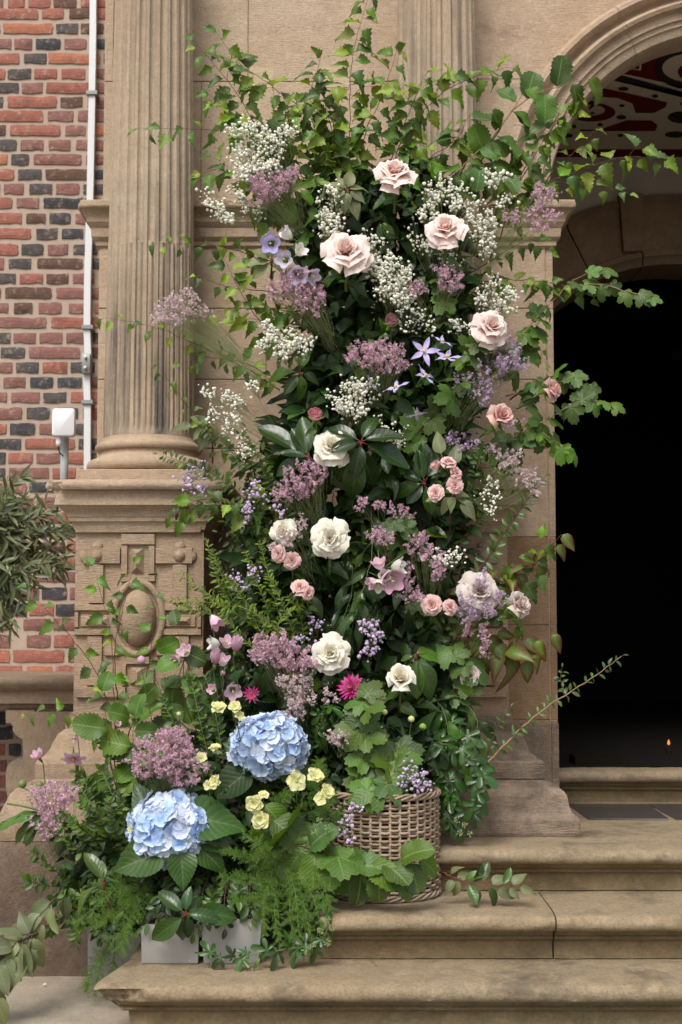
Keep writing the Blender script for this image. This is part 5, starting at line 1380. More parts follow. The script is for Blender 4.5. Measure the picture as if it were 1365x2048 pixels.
sta('dried statice draped over the small cream rose', [(580, 1080, 24, 14), (560, 1095, 20, 10), (605, 1050, 10, 14)], (640, 1180, 4.98), 4.86, 'statice_pale', .9)
sta('three small mauve statice tufts in the dark leaves right of centre', [(727, 1012, 12, 14), (770, 1015, 18, 8), (800, 1030, 20, 10)], (780, 1100, 4.98), 4.88, 'statice', .9)
sta('mauve statice left of the pink bell cluster top', [(765, 1075, 26, 16), (780, 1085, 14, 8)], (790, 1150, 4.98), 4.88, 'statice', 1.0)
sta('long diagonal mauve statice above the salmon spray roses', [(840, 1090, 24, 14), (865, 1120, 26, 16), (880, 1150, 16, 16), (820, 1100, 10, 14)], (860, 1240, 4.98), 4.88, 'statice', .85)
sta('mauve statice trailing right of the pink bell cluster', [(815, 1160, 12, 22), (825, 1195, 22, 16)], (820, 1260, 4.98), 4.88, 'statice', .9)
sta('violet statice lying over the veiled grey rose', [(960, 1225, 34, 18), (990, 1200, 22, 12), (930, 1220, 16, 22), (965, 1165, 12, 20)], (900, 1290, 4.96), 4.84, 'statice_violet', .8)
sta('little mauve statice spikes under the grey roses', [(935, 1265, 8, 14), (962, 1262, 8, 12), (968, 1300, 8, 20)], (920, 1340, 4.98), 4.88, 'statice', 1.3)
sta('large mauve statice above the upper hydrangea', [(560, 1310, 55, 28), (545, 1290, 34, 20), (600, 1330, 30, 20)], (600, 1450, 4.95), 4.82, 'statice', 1.0)
sta('faded statice between the hanging-petal rose and upper hydrangea', [(590, 1370, 34, 18), (600, 1400, 30, 22), (590, 1430, 22, 16)], (600, 1500, 4.95), 4.80, 'statice_pale', 1.0)
sta('big mauve statice left of the upper hydrangea', [(330, 1505, 60, 30), (370, 1540, 44, 36), (300, 1530, 48, 24), (340, 1480, 40, 18)], (350, 1640, 4.75), 4.55, 'statice', 1.0)
sta('mauve statice at the lower far left in front of the pedestal foot', [(100, 1600, 40, 34), (95, 1650, 34, 30), (135, 1590, 24, 18)], (130, 1740, 4.85), 4.66, 'statice', .95)
sta('pale pink statice under the dahlia bud beside the lobed leaves', [(680, 1482, 24, 12)], (700, 1540, 4.8), 4.70, 'statice_pale', 1.2)
sta('tiny statice tufts left of the dahlias', [(650, 1388, 8, 6), (664, 1400, 9, 7)], (660, 1440, 4.9), 4.80, 'statice_pale', 1.5)

CG = 'lilac clematis flowers'
for (x, y, r_, f, n, lab) in ((849, 703, 29, (-.1, -.95, .1), 5, 'clematis flower wide open, highest of the group'), (894, 716, 29, (.1, -.5, .75), 5, 'clematis flower nodding beside the highest one'), (850, 752, 25, (.5, -.5, .5), 4, 'clematis flower seen from the side below the highest two'),
        (793, 775, 24, (-.3, -.5, .7), 4, 'clematis flower with yellow centre opening upward on the left'), (743, 766, 18, (-.6, -.4, -.5), 3, 'clematis flower drooping over the central gypsophila'), (833, 828, 18, (.3, -.4, -.7), 4, 'small clematis flower hanging lowest'), (884, 683, 20, (.3, -.4, .6), 4, 'clematis flower half hidden behind the nodding one')):
    flat_flower(x, y, r_*1.08, 4.82, 'clem', lab, f, n, .34, CG, 'clematis_flower', 'clematis', .1, 'cream_st', 1, 0, (0, .08, -.03), 'lance', .10)
for (x, y, r_, mat, f, lab, L_) in ((541, 487, 18, 'bell_blue', (-.1, -.9, -.3), 'clear lilac-blue bellflower facing forward at the upper left', 1.2), (567, 463, 14, 'bell_white', (-.7, -.3, .5), 'white bellflower pointing up left above the lilac-blue one', 1.9), (568, 518, 16, 'bell_pale', (-.2, -.9, -.1), 'pale lilac bellflower below the lilac-blue one', 1.2),
        (597, 550, 18, 'bell_pale', (.1, -.8, -.5), 'pale lilac bellflower resting on the mauve statice', 1.4), (628, 553, 15, 'bell_pale', (.6, -.6, -.4), 'pale lilac bellflower turned right beside the largest blush rose', 1.4), (604, 498, 14, 'bell_white', (.5, -.6, .4), 'white bellflower half hidden by a green leaf left of the largest rose', 1.5)):
    bell(x, y, r_, 4.86, mat, lab, f, 'upper left bellflowers', 5, L_, .5)
for (x, y, r_, mat, f, lab, L_) in ((436, 1250, 14, 'bell_pink', (.5, -.4, -.75), 'pink bellflower hanging highest left of the feathery sprigs', 2.0), (420, 1286, 13, 'bell_white', (-.9, -.3, .1), 'whitish bellflower pointing left beneath the highest pink one', 1.9), (455, 1280, 14, 'bell_pink', (.0, -.5, .8), 'pink bellflower opening upward behind the pink cup flower', 1.5),
        (467, 1384, 16, 'bell_pink', (.2, -.9, -.3), 'pale pink star-mouthed bellflower above the upper hydrangea', 1.3), (424, 1378, 10, 'bell_pink', (-.3, -.7, .3), 'tiny pink bellflower left of the star-mouthed one', 1.4), (447, 1316, 13, 'bell_pink', (.1, -.5, .8), 'pink bellflower opening upward beside the big pink cup flower', 1.6),
        (368, 1300, 14, 'bell_pink', (-.3, -.7, .5), 'pink bellflower in front of the pedestal edge', 1.4), (348, 1322, 13, 'bell_pink', (-.6, -.6, -.2), 'deeper pink bellflower lower left of the one at the pedestal edge', 1.4)):
    bell(x, y, r_, 4.80, mat, lab, f, 'lower left bellflowers', 5, L_, .45, (0, .03, -.10))
for (x, y, r_, mat, f, lab, L_) in ((787, 1163, 21, 'bell_pink', (.4, -.75, -.4), 'bright pink bell, largest of the cluster right of centre', 1.5), (757, 1122, 13, 'bell_pink', (-.2, -.4, .8), 'pink bell pointing up at the top of the cluster right of centre', 1.4), (806, 1131, 14, 'bell_white', (.9, -.3, .1), 'cream bell pointing right in the cluster right of centre', 1.7),
        (739, 1167, 11, 'bell_pink', (-.8, -.4, -.4), 'small pink bell at the left of the cluster right of centre', 1.5), (757, 1175, 13, 'bell_white', (-.1, -.6, -.8), 'white bell pointing down in the cluster right of centre', 1.5), (770, 1150, 11, 'bell_white', (.0, -.8, .2), 'pale bell hidden in the middle of the cluster right of centre', 1.3)):
    bell(x, y, r_*1.15, 4.80, mat, lab, f, 'pink and cream bell cluster', 5, L_, .35, (0, .06, .04))
AG = 'pink anemones'
for (x, y, r_, f, n, lab, cup) in ((471, 1302, 24, (.2, -.35, .9), 8, 'pink cup-shaped anemone on a thin stalk above the upper hydrangea', .75), (430, 1328, 24, (.1, -.35, .9), 7, 'mauve-pink cup anemone beside the bellflowers', .8), (444, 1347, 13, (.3, -.85, .1), 6, 'small closing anemone with orange centre', .9),
        (80, 1517, 18, (-.3, -.5, .7), 6, 'nodding pink anemone at the far left', .6), (147, 1516, 24, (.1, -.55, -.75), 6, 'open pink anemone with yellow centre in front of the pedestal foot', .1), (152, 1473, 9, (-.2, -.6, -.7), 5, 'small purple anemone with orange centre above the open one', .6), (236, 1452, 10, (.2, -.6, .6), 5, 'little pink anemone among the round hazel leaves', .6)):
    flat_flower(x, y, r_, 4.72, 'anem', lab, f, n, .62, AG, 'anemone', 'anemone', cup, 'orange', 1, 0, (.01, .06, -.13), 'round', .12)
def budf(x, y, r_, d, mat, lab, nm='flower_bud', group='flower buds', stem=(0, .03, -.08), green=True):
    c = P(x, y, d); root = thing(nm, c+Vector(stem), lab, 'flower bud', group); b = MB(); s = S(r_, d)
    b.lathe([(0, c.z-s), (s*.7, c.z-s*.7), (s, c.z), (s*.75, c.z+s*.6), (s*.2, c.z+s*.95), (0, c.z+s)], (c.x, c.y), 12); b.build('bud', M[mat], root)
    b = MB(); b.tube(crv([c-Vector((0, 0, s*.8)), c+Vector(stem)*.5+rv(.008), c+Vector(stem)], 5), .0014, 5); b.build('stem', M['stem_green'], root)
    for k in range(5):
        a = k*1.256; add_leaf(root, 'spirea', c-Vector((0, 0, s*.9)), Vector((math.cos(a), math.sin(a), .8)), s*1.2, None, 'sepal')
budf(283, 1320, 9, 4.75, 'anem', 'round pink anemone bud against the carved pedestal', stem=(.03, .05, -.20))
budf(213, 1508, 8, 4.7, 'calyx', 'fluffy green seed head left of the open anemone', stem=(.02, .03, -.12))
budf(45, 1568, 9, 4.7, 'calyx', 'green seed head at the far left edge', stem=(.05, .03, -.08))
budf(80, 1570, 8, 4.7, 'calyx', 'green seed head above the far left statice', stem=(.02, .03, -.08))
budf(823, 1438, 7, 4.8, 'yellow', 'yellow dahlia bud on a long green stalk right of the lobed leaves', stem=(-.03, .03, -.12))
budf(846, 1454, 8, 4.82, 'bell_green', 'green and yellow dahlia bud right of the yellow one'); budf(675, 1466, 10, 4.75, 'dusty', 'dark pink dahlia bud between the ivy and lobed leaves')
budf(770, 1424, 6, 4.8, 'yellow', 'small yellow dahlia bud below the right dahlia'); budf(358, 1428, 5, 4.75, 'yellow', 'tiny yellow anemone centre left by fallen petals, near the lemon pinks')
DG = 'magenta dahlias'
flat_flower(705, 1376, 27, 4.80, 'dahlia', 'bright magenta dahlia above the lobed leaves', (-.5, -.75, .4), 17, .34, DG, 'dahlia', 'dahlia', .3, 'orange', 4, 0, shape='lance', centre=.08)
flat_flower(745, 1394, 24, 4.81, 'dahlia', 'duller magenta dahlia turned away, behind a lobed leaf', (.6, -.7, -.1), 17, .34, DG, 'dahlia', 'dahlia', .3, 'orange', 4, 0, shape='lance', centre=.10)
flat_flower(505, 1390, 18, 4.92, 'dahlia', 'deep magenta dahlia in the shade left of the faded statice', (-.2, -.8, .2), 12, .26, DG, 'dahlia', 'dahlia', .3, 'dahlia', 2, 0, shape='lance', centre=.10)
YG = 'lemon yellow pinks'
for (x, y, r_, f, lab, ly) in ((438, 1416, 16, (0, -.6, .8), 'lemon flower flat-topped, upper left pair', 2), (470, 1414, 13, (.1, -.8, .5), 'lemon flower, right of the upper left pair', 2), (479, 1432, 12, (.5, -.6, .5), 'small lemon flower just above the upper hydrangea', 1), (431, 1496, 13, (-.1, -.4, .9), 'lemon flower opening upward left of the upper hydrangea', 2),
        (431, 1563, 14, (-.5, -.8, .1), 'lemon flower crumpled between the two hydrangeas, left', 2), (417, 1570, 10, (-.2, -.8, .1), 'small lemon flower pressed behind the crumpled one', 1), (593, 1562, 20, (0, -.97, .1), 'flat open lemon flower under the upper hydrangea', 1), (631, 1552, 17, (.2, -.7, .6), 'frilly lemon flower right of the flat open one', 2),
        (655, 1583, 15, (.4, -.7, .5), 'lemon flower in profile at the right of the group', 2), (643, 1597, 14, (-.3, -.7, .2), 'lemon flower beneath the one in profile', 1), (509, 1608, 18, (-.1, -.97, .1), 'round frilly lemon flower, upper of the lower pair', 3), (521, 1640, 18, (0, -.97, .1), 'round frilly lemon flower, lower of the lower pair', 3), (528, 1590, 11, (.1, -.6, .7), 'small lemon flower behind the lower pair', 1), (262, 1659, 9, (-.8, -.5, .2), 'lemon flower peeping out left of the lower hydrangea', 1), (403, 1516, 12, (0, -.7, .5), 'pale lemon flower half covered by mauve statice', 1)):
    flat_flower(x, y, r_, 4.50 if y > 1540 else 4.56, 'yellow', lab, f, 5, .92, YG, 'garden_pink', 'garden pink', .2, 'yellow', ly, .10, (0, .06, -.08), 'obov', .10)

# ================================================================== BRANCHES (named)
BG = 'birch twigs'
def birch(label, pts, n, size=(.052, .078), group=BG, **k):
    size = (size[0]*1.0, size[1]*1.12); n = int(n*1.4); k.setdefault('key2', 'birch_lime'); k.setdefault('droop', .75); k.setdefault('pet', .016)
    return branch('birch_twig', label, 'birch twig', group, pts, 'birch', n, size, **k)
birch('tall upright birch twig reaching the top edge of the picture', [(700, 420, 5.1), (700, 260, 5.05), (705, 120, 5.0), (738, -15, 4.97)], 26, twigs=4, twiglen=.10)
birch('birch twig arching to the highest left tip over the flat wall', [(680, 420, 5.1), (630, 250, 5.02), (560, 185, 4.98), (480, 125, 4.95), (434, 66, 4.93)], 20, twigs=3)
birch('birch twig ending beside the column edge at the upper left', [(600, 400, 5.1), (530, 290, 5.0), (470, 180, 4.95), (388, 82, 4.93)], 18, twigs=2)
birch('single birch twig reaching left across the fluted column at gypsophila height', [(600, 330, 5.1), (520, 275, 5.0), (430, 262, 4.93), (282, 256, 4.88)], 11)
birch('short leafy birch twig left of the topmost rose', [(690, 430, 5.1), (660, 330, 5.03), (620, 210, 4.98), (640, 118, 4.95)], 18, twigs=3)
birch('dense birch twig in the upper left above the statice', [(640, 450, 5.1), (610, 370, 5.02), (590, 300, 4.97), (575, 215, 4.95)], 20, twigs=4)
birch('birch twig leaning right from the tall upright one', [(705, 380, 5.1), (730, 270, 5.03), (770, 180, 5.0), (797, 85, 4.98)], 13, twigs=1)
birch('birch twig arching to the upper right over the right column', [(780, 420, 5.1), (800, 290, 5.03), (880, 190, 5.0), (960, 150, 4.97), (1018, 135, 4.95)], 19, twigs=3)
birch('second birch twig crossing the right column lower down', [(800, 440, 5.1), (850, 330, 5.03), (910, 280, 5.0), (940, 230, 4.97)], 16, twigs=3)
birch('birch twig with small leaves rising along the arch moulding', [(1000, 480, 5.1), (1040, 360, 5.0), (1090, 260, 4.97), (1143, 195, 4.95)], 12, twigs=2)
birch('long birch twig reaching furthest right in front of the arch', [(1000, 430, 5.1), (1080, 375, 5.0), (1150, 345, 4.95), (1240, 316, 4.92), (1325, 318, 4.9)], 13, twigs=1)
birch('birch twig with curled leaves below the furthest right one', [(1010, 420, 5.1), (1090, 368, 5.0), (1180, 370, 4.95), (1255, 385, 4.93)], 10, size=(.038, .052))
birch('little birch shoot in front of the painted ceiling', [(1060, 400, 5.05), (1120, 330, 5.0), (1160, 295, 4.95), (1188, 262, 4.93)], 10, size=(.036, .05))
birch('birch twig crossing the column below the impost at the left', [(640, 600, 5.1), (540, 530, 5.02), (430, 490, 4.95), (312, 488, 4.9)], 14, size=(.036, .052))
birch('birch twig low over the wall left of the bellflowers', [(640, 620, 5.1), (540, 585, 5.02), (460, 575, 4.97), (398, 552, 4.94)], 11, size=(.034, .05))
birch('horizontal bare birch twig with two hanging leaves on the left', [(640, 640, 5.1), (560, 620, 5.02), (480, 618, 4.96), (440, 622, 4.94)], 6, size=(.04, .055))
birch('very long birch twig stretching left to the edge of the column', [(660, 830, 5.1), (540, 750, 5.0), (420, 700, 4.92), (310, 655, 4.88), (212, 636, 4.85)], 17, size=(.034, .05))
birch('birch twig curving up over the lower column shaft', [(600, 1010, 5.1), (490, 920, 5.0), (400, 840, 4.93), (345, 770, 4.9), (318, 735, 4.88)], 14, size=(.03, .046), twigs=3)
birch('birch sprig over the wall above the left gypsophila', [(560, 780, 5.08), (480, 730, 5.0), (420, 715, 4.95), (368, 725, 4.92)], 11, size=(.034, .048))
birch('birch twig hanging in front of the pier below the impost', [(900, 600, 5.1), (970, 565, 5.02), (1040, 560, 4.97), (1120, 570, 4.94), (1180, 590, 4.92)], 17, size=(.04, .058), droop=1.2)
birch('birch twig along the impost band on the right', [(920, 560, 5.1), (1000, 510, 5.0), (1060, 480, 4.97), (1100, 500, 4.94)], 11, size=(.036, .05))
birch('drooping birch leaves left of the pier under the peachy rose', [(940, 720, 5.1), (1000, 690, 5.02), (1060, 680, 4.97), (1090, 720, 4.95)], 9, size=(.036, .05), droop=1.2)
birch('young birch stem in front of the pedestal, leftmost', [(240, 1480, 4.85), (190, 1340, 4.82), (120, 1250, 4.8), (58, 1180, 4.8)], 8, size=(.05, .068), key2='birch', droop=.5)
birch('young birch stem rising before the oval boss', [(230, 1560, 4.85), (228, 1400, 4.83), (222, 1270, 4.81), (188, 1135, 4.8)], 12, size=(.045, .064), droop=.5)
birch('young birch stem with lime tip leaning right over the oval boss', [(235, 1400, 4.85), (230, 1300, 4.83), (250, 1200, 4.81), (268, 1130, 4.8)], 8, size=(.04, .056), droop=.5)
birch('young birch stem right of the oval boss', [(255, 1480, 4.87), (290, 1360, 4.85), (310, 1250, 4.83), (312, 1165, 4.82)], 9, size=(.036, .05), droop=.5)
birch('low birch sprig at the far left with fine green tips', [(250, 1520, 4.85), (180, 1450, 4.82), (120, 1420, 4.8), (58, 1425, 4.8)], 8, size=(.032, .05))
birch('birch spray rising between the topmost rose and the right column', [(770, 400, 5.1), (790, 290, 5.02), (830, 200, 4.98), (850, 150, 4.96)], 16, twigs=4)
birch('bushy birch spray left of the tall upright twig', [(690, 400, 5.1), (670, 300, 5.02), (655, 220, 4.97), (640, 170, 4.95)], 16, twigs=5)
birch('loose birch spray hanging before the arch moulding and ceiling', [(1000, 440, 5.1), (1060, 330, 4.98), (1110, 250, 4.95), (1150, 230, 4.93)], 14, twigs=3)
birch('birch spray above the left gypsophila beside the column', [(600, 360, 5.1), (540, 260, 5.0), (470, 230, 4.95), (420, 190, 4.93)], 15, twigs=3)
birch('birch spray spilling left over the impost moulding', [(600, 430, 5.1), (520, 370, 5.0), (440, 340, 4.95), (400, 350, 4.93)], 13, twigs=3)
birch('loose birch spray over the wall beside the pale mauve statice', [(620, 720, 5.08), (520, 640, 5.0), (470, 560, 4.95), (450, 520, 4.94)], 14, twigs=3)
birch('loose birch spray low over the pedestal cap', [(560, 1060, 5.0), (470, 1010, 4.9), (400, 1000, 4.86), (350, 1030, 4.85)], 10, twigs=2)
birch('birch spray on the pier right of the grey roses', [(960, 1240, 4.98), (1030, 1180, 4.92), (1070, 1130, 4.9), (1085, 1080, 4.89)], 10, twigs=2)
fill_ = [('feathery greenery at the foot of the carved pedestal', [[(330, 1640, 4.8), (260, 1540, 4.74), (200, 1480, 4.72)], [(340, 1620, 4.8), (300, 1500, 4.74), (270, 1430, 4.72)], [(300, 1640, 4.8), (190, 1570, 4.72), (150, 1540, 4.7)]]),
         ('feathery greenery between the pedestal edge and the pink cup flowers', [[(430, 1560, 4.85), (400, 1440, 4.78), (380, 1340, 4.76)], [(450, 1540, 4.85), (430, 1420, 4.78), (410, 1350, 4.76)], [(400, 1560, 4.85), (350, 1450, 4.78), (320, 1390, 4.76)]]),
         ('fine greenery right of the far left statice', [[(260, 1720, 4.7), (190, 1620, 4.62), (150, 1560, 4.6)], [(280, 1700, 4.7), (230, 1600, 4.62), (200, 1530, 4.6)], [(250, 1700, 4.7), (160, 1660, 4.6), (110, 1620, 4.6)]])]
HGp = 'hazel branches with round leaves'
def big(label, pts, n, size, key='hazel', name='hazel_branch', cat='hazel branch', group=HGp, **k):
    return branch(name, label, cat, group, pts, key, n, size, **k)
big('hazel branch with broad veined leaves crossing the arch moulding', [(930, 400, 5.05), (980, 290, 4.97), (1050, 200, 4.93), (1175, 158, 4.9)], 10, (.085, .12), stem='stem_tan', r0=.004, droop=.6, nface=Vector((0, -.6, .7)))
big('second hazel branch on a pale stalk left of the first, above the right gypsophila', [(880, 420, 5.05), (930, 330, 4.98), (990, 270, 4.95), (1050, 180, 4.93)], 9, (.075, .10), stem='stem_tan', r0=.004, droop=.7)
big('leafy hazel twigs above the upper right gypsophila', [(840, 420, 5.05), (900, 350, 4.98), (960, 330, 4.95), (1010, 350, 4.93)], 10, (.065, .09), droop=.9)
big('hazel shoot with round leaves before the pedestal foot', [(250, 1640, 4.75), (225, 1540, 4.7), (215, 1450, 4.68), (205, 1385, 4.66)], 6, (.08, .11), droop=.35, nface=Vector((0, -.9, .3)))
big('hazel shoot with the largest round leaf right of the first shoot', [(290, 1640, 4.75), (280, 1560, 4.7), (265, 1480, 4.68), (270, 1440, 4.66)], 6, (.085, .115), droop=.35, nface=Vector((0, -.9, .3)))
big('bramble-like leafy shoot below the oval boss', [(400, 1480, 4.85), (370, 1400, 4.8), (365, 1300, 4.78), (355, 1255, 4.77)], 9, (.07, .10), droop=.5)
big('leafy shoot between the anemones and the pedestal edge', [(420, 1500, 4.88), (340, 1420, 4.84), (310, 1350, 4.82)], 9, (.075, .11), droop=.6)
big('hazel branch lying across the front of the basket', [(560, 1690, 4.55), (640, 1700, 4.50), (730, 1735, 4.47), (830, 1715, 4.46)], 16, (.095, .125), droop=.9, fwd=.3, nface=Vector((0, -.75, .6)), key2='vine')
big('dark hazel leaves under the lemon pinks', [(520, 1600, 4.62), (560, 1660, 4.56), (600, 1690, 4.54)], 6, (.11, .14), droop=.6, key2='vine')
big('mid green leafy branch left of the largest blush rose', [(660, 560, 5.05), (620, 480, 4.95), (600, 440, 4.93), (640, 400, 4.92)], 9, (.06, .085), key2='currant')
RG = 'currant branches with lobed leaves'
def cur(label, pts, n, size=(.045, .068), **k):
    k.setdefault('stem', 'stem_tan'); k.setdefault('r0', .0032); k.setdefault('droop', .6)
    return branch('currant_branch', label, 'currant branch', RG, pts, 'currant', n, size, **k)
cur('currant branch arching up right into the dark doorway', [(900, 880, 5.05), (1000, 730, 4.95), (1070, 640, 4.92), (1150, 560, 4.9), (1205, 540, 4.88)], 9, t0=.35, twigs=0)
cur('currant tip with drooping leaves furthest right at jamb height', [(1160, 570, 4.9), (1210, 570, 4.88), (1260, 585, 4.86), (1300, 595, 4.85)], 5, (.04, .055), droop=1.0)
cur('currant branch below the pink side-view rose reaching into the doorway', [(880, 980, 5.05), (1000, 890, 4.95), (1100, 835, 4.92), (1170, 800, 4.9), (1225, 810, 4.88)], 13, t0=.3, size=(.05, .075))
cur('currant leaves hanging at the pier beside the half open rose', [(1000, 940, 5.0), (1060, 860, 4.95), (1090, 870, 4.93), (1140, 900, 4.92)], 8, (.05, .07), droop=1.0)
cur('currant leaves under the side-view rose, drooping into the doorway', [(1020, 800, 5.0), (1080, 760, 4.96), (1140, 752, 4.94), (1180, 770, 4.93)], 8, (.045, .065), droop=1.1, stem='stem_red')
cur('dark currant leaf cluster before the pier under the arching branch', [(1000, 760, 5.0), (1050, 690, 4.96), (1080, 640, 4.93)], 6, (.06, .085), droop=.9)
cur('currant leaves right of the clematis', [(880, 860, 5.0), (920, 760, 4.92), (940, 700, 4.88), (960, 670, 4.86)], 12, (.055, .08), droop=.7)
cur('woody currant branch with lobed leaf below the clematis', [(770, 960, 5.0), (840, 860, 4.92), (900, 800, 4.88), (920, 770, 4.86)], 9, (.055, .08), stem='stem_wood', r0=.005)
cur('currant foliage right of the gypsophila ball', [(860, 700, 5.02), (900, 620, 4.95), (880, 560, 4.93)], 9, (.05, .07))
cur('big soft lobed leaves in front, below the dahlias', [(740, 1640, 4.75), (735, 1540, 4.68), (725, 1450, 4.66), (735, 1390, 4.66)], 17, (.066, .092), droop=.6, nface=Vector((0, -.85, .5)))
cur('lobed leaves hanging just over the basket rim', [(800, 1480, 4.8), (790, 1530, 4.68), (770, 1570, 4.62), (740, 1580, 4.6)], 8, (.075, .10), droop=.7, nface=Vector((0, -.85, .5)))
cur('lobed leaves between the white cupped rose and the faded rose', [(840, 1460, 5.0), (890, 1400, 4.92), (940, 1340, 4.88), (900, 1310, 4.87)], 12, (.06, .09), stem='stem_wood', r0=.004)
cur('lobed leaves in the centre right under the bell cluster', [(860, 1330, 5.0), (840, 1180, 4.93), (810, 1060, 4.9)], 14, (.055, .08), key2='dark')
cur('lobed leaf near the mauve tufts, right of the cream rose', [(820, 1130, 5.0), (805, 1060, 4.9), (790, 1045, 4.88)], 6, (.06, .08))
# glossy leaves
LGp = 'glossy evergreen branches'
def lau(label, pts, n, size=(.09, .13), key='laurel', **k):
    k.setdefault('stem', 'stem_red'); k.setdefault('r0', .004); k.setdefault('droop', .4)
    return branch('laurel_branch', label, 'laurel branch', k.pop('group', LGp), pts, key, n, size, **k)
def whorl(label, c, d, tips, key='laurel', name='laurel_branch', cat='laurel branch', group=LGp, back=(0, .12, -.12), stem='stem_red', nh=(0, -.85, .5), ml=.17):
    if key == 'grey': ml = .085
    C_ = P(c[0], c[1], d); root = thing(name, C_+Vector(back), label, cat, group); b = MB(); b.tube(crv([C_+Vector(back), C_+Vector(back)*.4+rv(.01), C_], 5), .0035, 6)
    for (x, y, dd) in tips:
        e = P(x, y, d+dd); v = e-C_; L_ = min(v.length*.88, ml); s0 = e-v.normalized()*L_; b.tube([C_, s0], .0018, 4); add_leaf(root, key, s0, v, L_, Vector(nh)+rv(.25))
    b.build('stem', M[stem], root); return root
whorl('large glossy leaf whorl with red stalks in the very centre', (722, 883), 4.80, [(656, 845, 0), (752, 822, .0), (806, 858, -.01), (664, 900, -.04), (715, 955, -.02), (700, 1010, .03), (825, 930, .03), (745, 990, .05), (650, 970, .05)])
whorl('glossy leaf whorl left of the half covered cream rose', (620, 915), 4.86, [(545, 945, 0), (580, 855, .02), (600, 830, .03), (540, 880, .0), (560, 905, -.02), (512, 850, .05)])
whorl('glossy leaves right of centre under the woody branch', (850, 965), 4.92, [(800, 940, 0), (845, 880, .0), (900, 870, .02), (780, 985, 0), (815, 1010, 0), (870, 1030, 0), (830, 900, -.03)])
whorl('pale green oval leaves by the right spray roses', (905, 990), 4.86, [(880, 1030, 0), (960, 1035, -.02), (940, 985, -.01), (870, 860, .0), (912, 880, 0), (955, 1010, 0), (902, 1020, -.03)], 'grey', 'grey_leaf_branch', 'leafy branch', 'grey-green oval leaf branches')
whorl('grey-green leaf fan left of the topmost rose', (695, 380), 4.90, [(720, 440, 0), (672, 350, 0), (705, 330, 0), (740, 365, .02), (660, 400, 0), (690, 425, -.02), (735, 405, 0), (655, 365, .02)], 'grey', 'grey_leaf_branch', 'leafy branch', 'grey-green oval leaf branches')
whorl('olive-green leaf fan above the red stalk, left of the bright gypsophila', (600, 745), 4.93, [(560, 750, 0), (612, 690, -.02), (645, 760, 0), (525, 745, 0), (570, 790, 0), (610, 800, 0)], 'laurel_mid', 'laurel_branch', 'laurel branch')
whorl('dull green leaves with pale backs at the column base', (420, 850), 4.93, [(335, 856, 0), (378, 830, 0), (380, 880, 0), (440, 890, 0), (400, 905, 0)], 'grey', 'grey_leaf_branch', 'leafy branch', 'grey-green oval leaf branches')
whorl('pale oval leaf under the dusky rose bud', (755, 700), 4.9, [(735, 672, 0), (720, 720, .03), (790, 715, 0)], 'grey', 'grey_leaf_branch', 'leafy branch', 'grey-green oval leaf branches')
whorl('bronze-tinted leaf spray left of the bellflowers', (545, 520), 4.93, [(500, 495, 0), (490, 530, 0), (505, 560, 0), (560, 490, 0), (530, 470, 0), (570, 545, 0)], 'grey', 'grey_leaf_branch', 'leafy branch', 'grey-green oval leaf branches')
whorl('light green oval leaves right of the white cupped rose', (830, 1310), 4.84, [(838, 1400, 0), (882, 1398, 0), (800, 1320, 0), (900, 1310, .02), (860, 1290, .02)], 'laurel_mid')
whorl('glossy red-stalked whorl in front of the left planter', (372, 1828), 4.36, [(300, 1888, 0), (315, 1780, 0), (372, 1775, -.01), (440, 1830, -.03), (480, 1825, .02), (345, 1870, .02), (385, 1880, .02), (400, 1780, .03), (355, 1890, .04)], 'laurel')
whorl('two light green leaves low on the left', (208, 1765), 4.42, [(120, 1828, 0), (172, 1700, 0), (200, 1720, .02)], 'laurel_mid', nh=(0, -.5, .8))
whorl('drooping leaves cut by the left edge of the picture', (85, 1622), 4.62, [(12, 1690, 0), (45, 1690, -.01), (28, 1640, 0), (-20, 1660, 0), (40, 1710, .02)], 'lance', back=(-.12, .03, .02), stem='stem_green')
for a in (('long dark leaves hanging in the centre below the cream rose', [(740, 1000, 5.0), (745, 1100, 4.9), (720, 1200, 4.86), (700, 1280, 4.85)], 12), ('long dark leaves hanging left of the violet gypsophila', [(700, 1080, 5.0), (705, 1180, 4.92), (680, 1260, 4.88)], 9), ('long leaves hanging beside the lobed leaves above the basket', [(860, 1380, 4.95), (890, 1430, 4.85), (900, 1500, 4.82)], 8), ('long pointed leaves hanging under the faded grey rose', [(900, 1380, 4.95), (950, 1430, 4.88), (960, 1500, 4.86)], 8)):
    branch('long_leaf_branch', a[0], 'leafy branch', 'hanging long-leaved branches', a[1], 'lance_dark', a[2], (.10, .135), droop=1.4, fwd=.5, key2='lance', stem='stem_green')
# dogwood
DGp = 'red-tinged dogwood branches'
for a in (('dogwood branch with red-edged drooping leaves, low right before the jamb', [(900, 1270, 4.98), (980, 1290, 4.92), (1020, 1310, 4.9), (1060, 1310, 4.88)], 12, (.085, .115)), ('dogwood twig reaching the jamb edge with one curled leaf', [(920, 1265, 4.98), (1000, 1275, 4.93), (1060, 1278, 4.9), (1100, 1268, 4.88)], 6, (.075, .10)),
          ('dogwood twig above the grey roses reaching the doorway', [(960, 1190, 4.98), (1020, 1150, 4.93), (1080, 1120, 4.9), (1122, 1070, 4.88)], 8, (.07, .095)), ('dogwood leaves right of the grey roses', [(940, 1190, 4.98), (980, 1150, 4.94), (1010, 1140, 4.92)], 6, (.07, .095))):
    branch('dogwood_branch', a[0], 'dogwood branch', DGp, a[1], 'dogwood', a[2], a[3], droop=1.1, stem='stem_red', mode='alt')
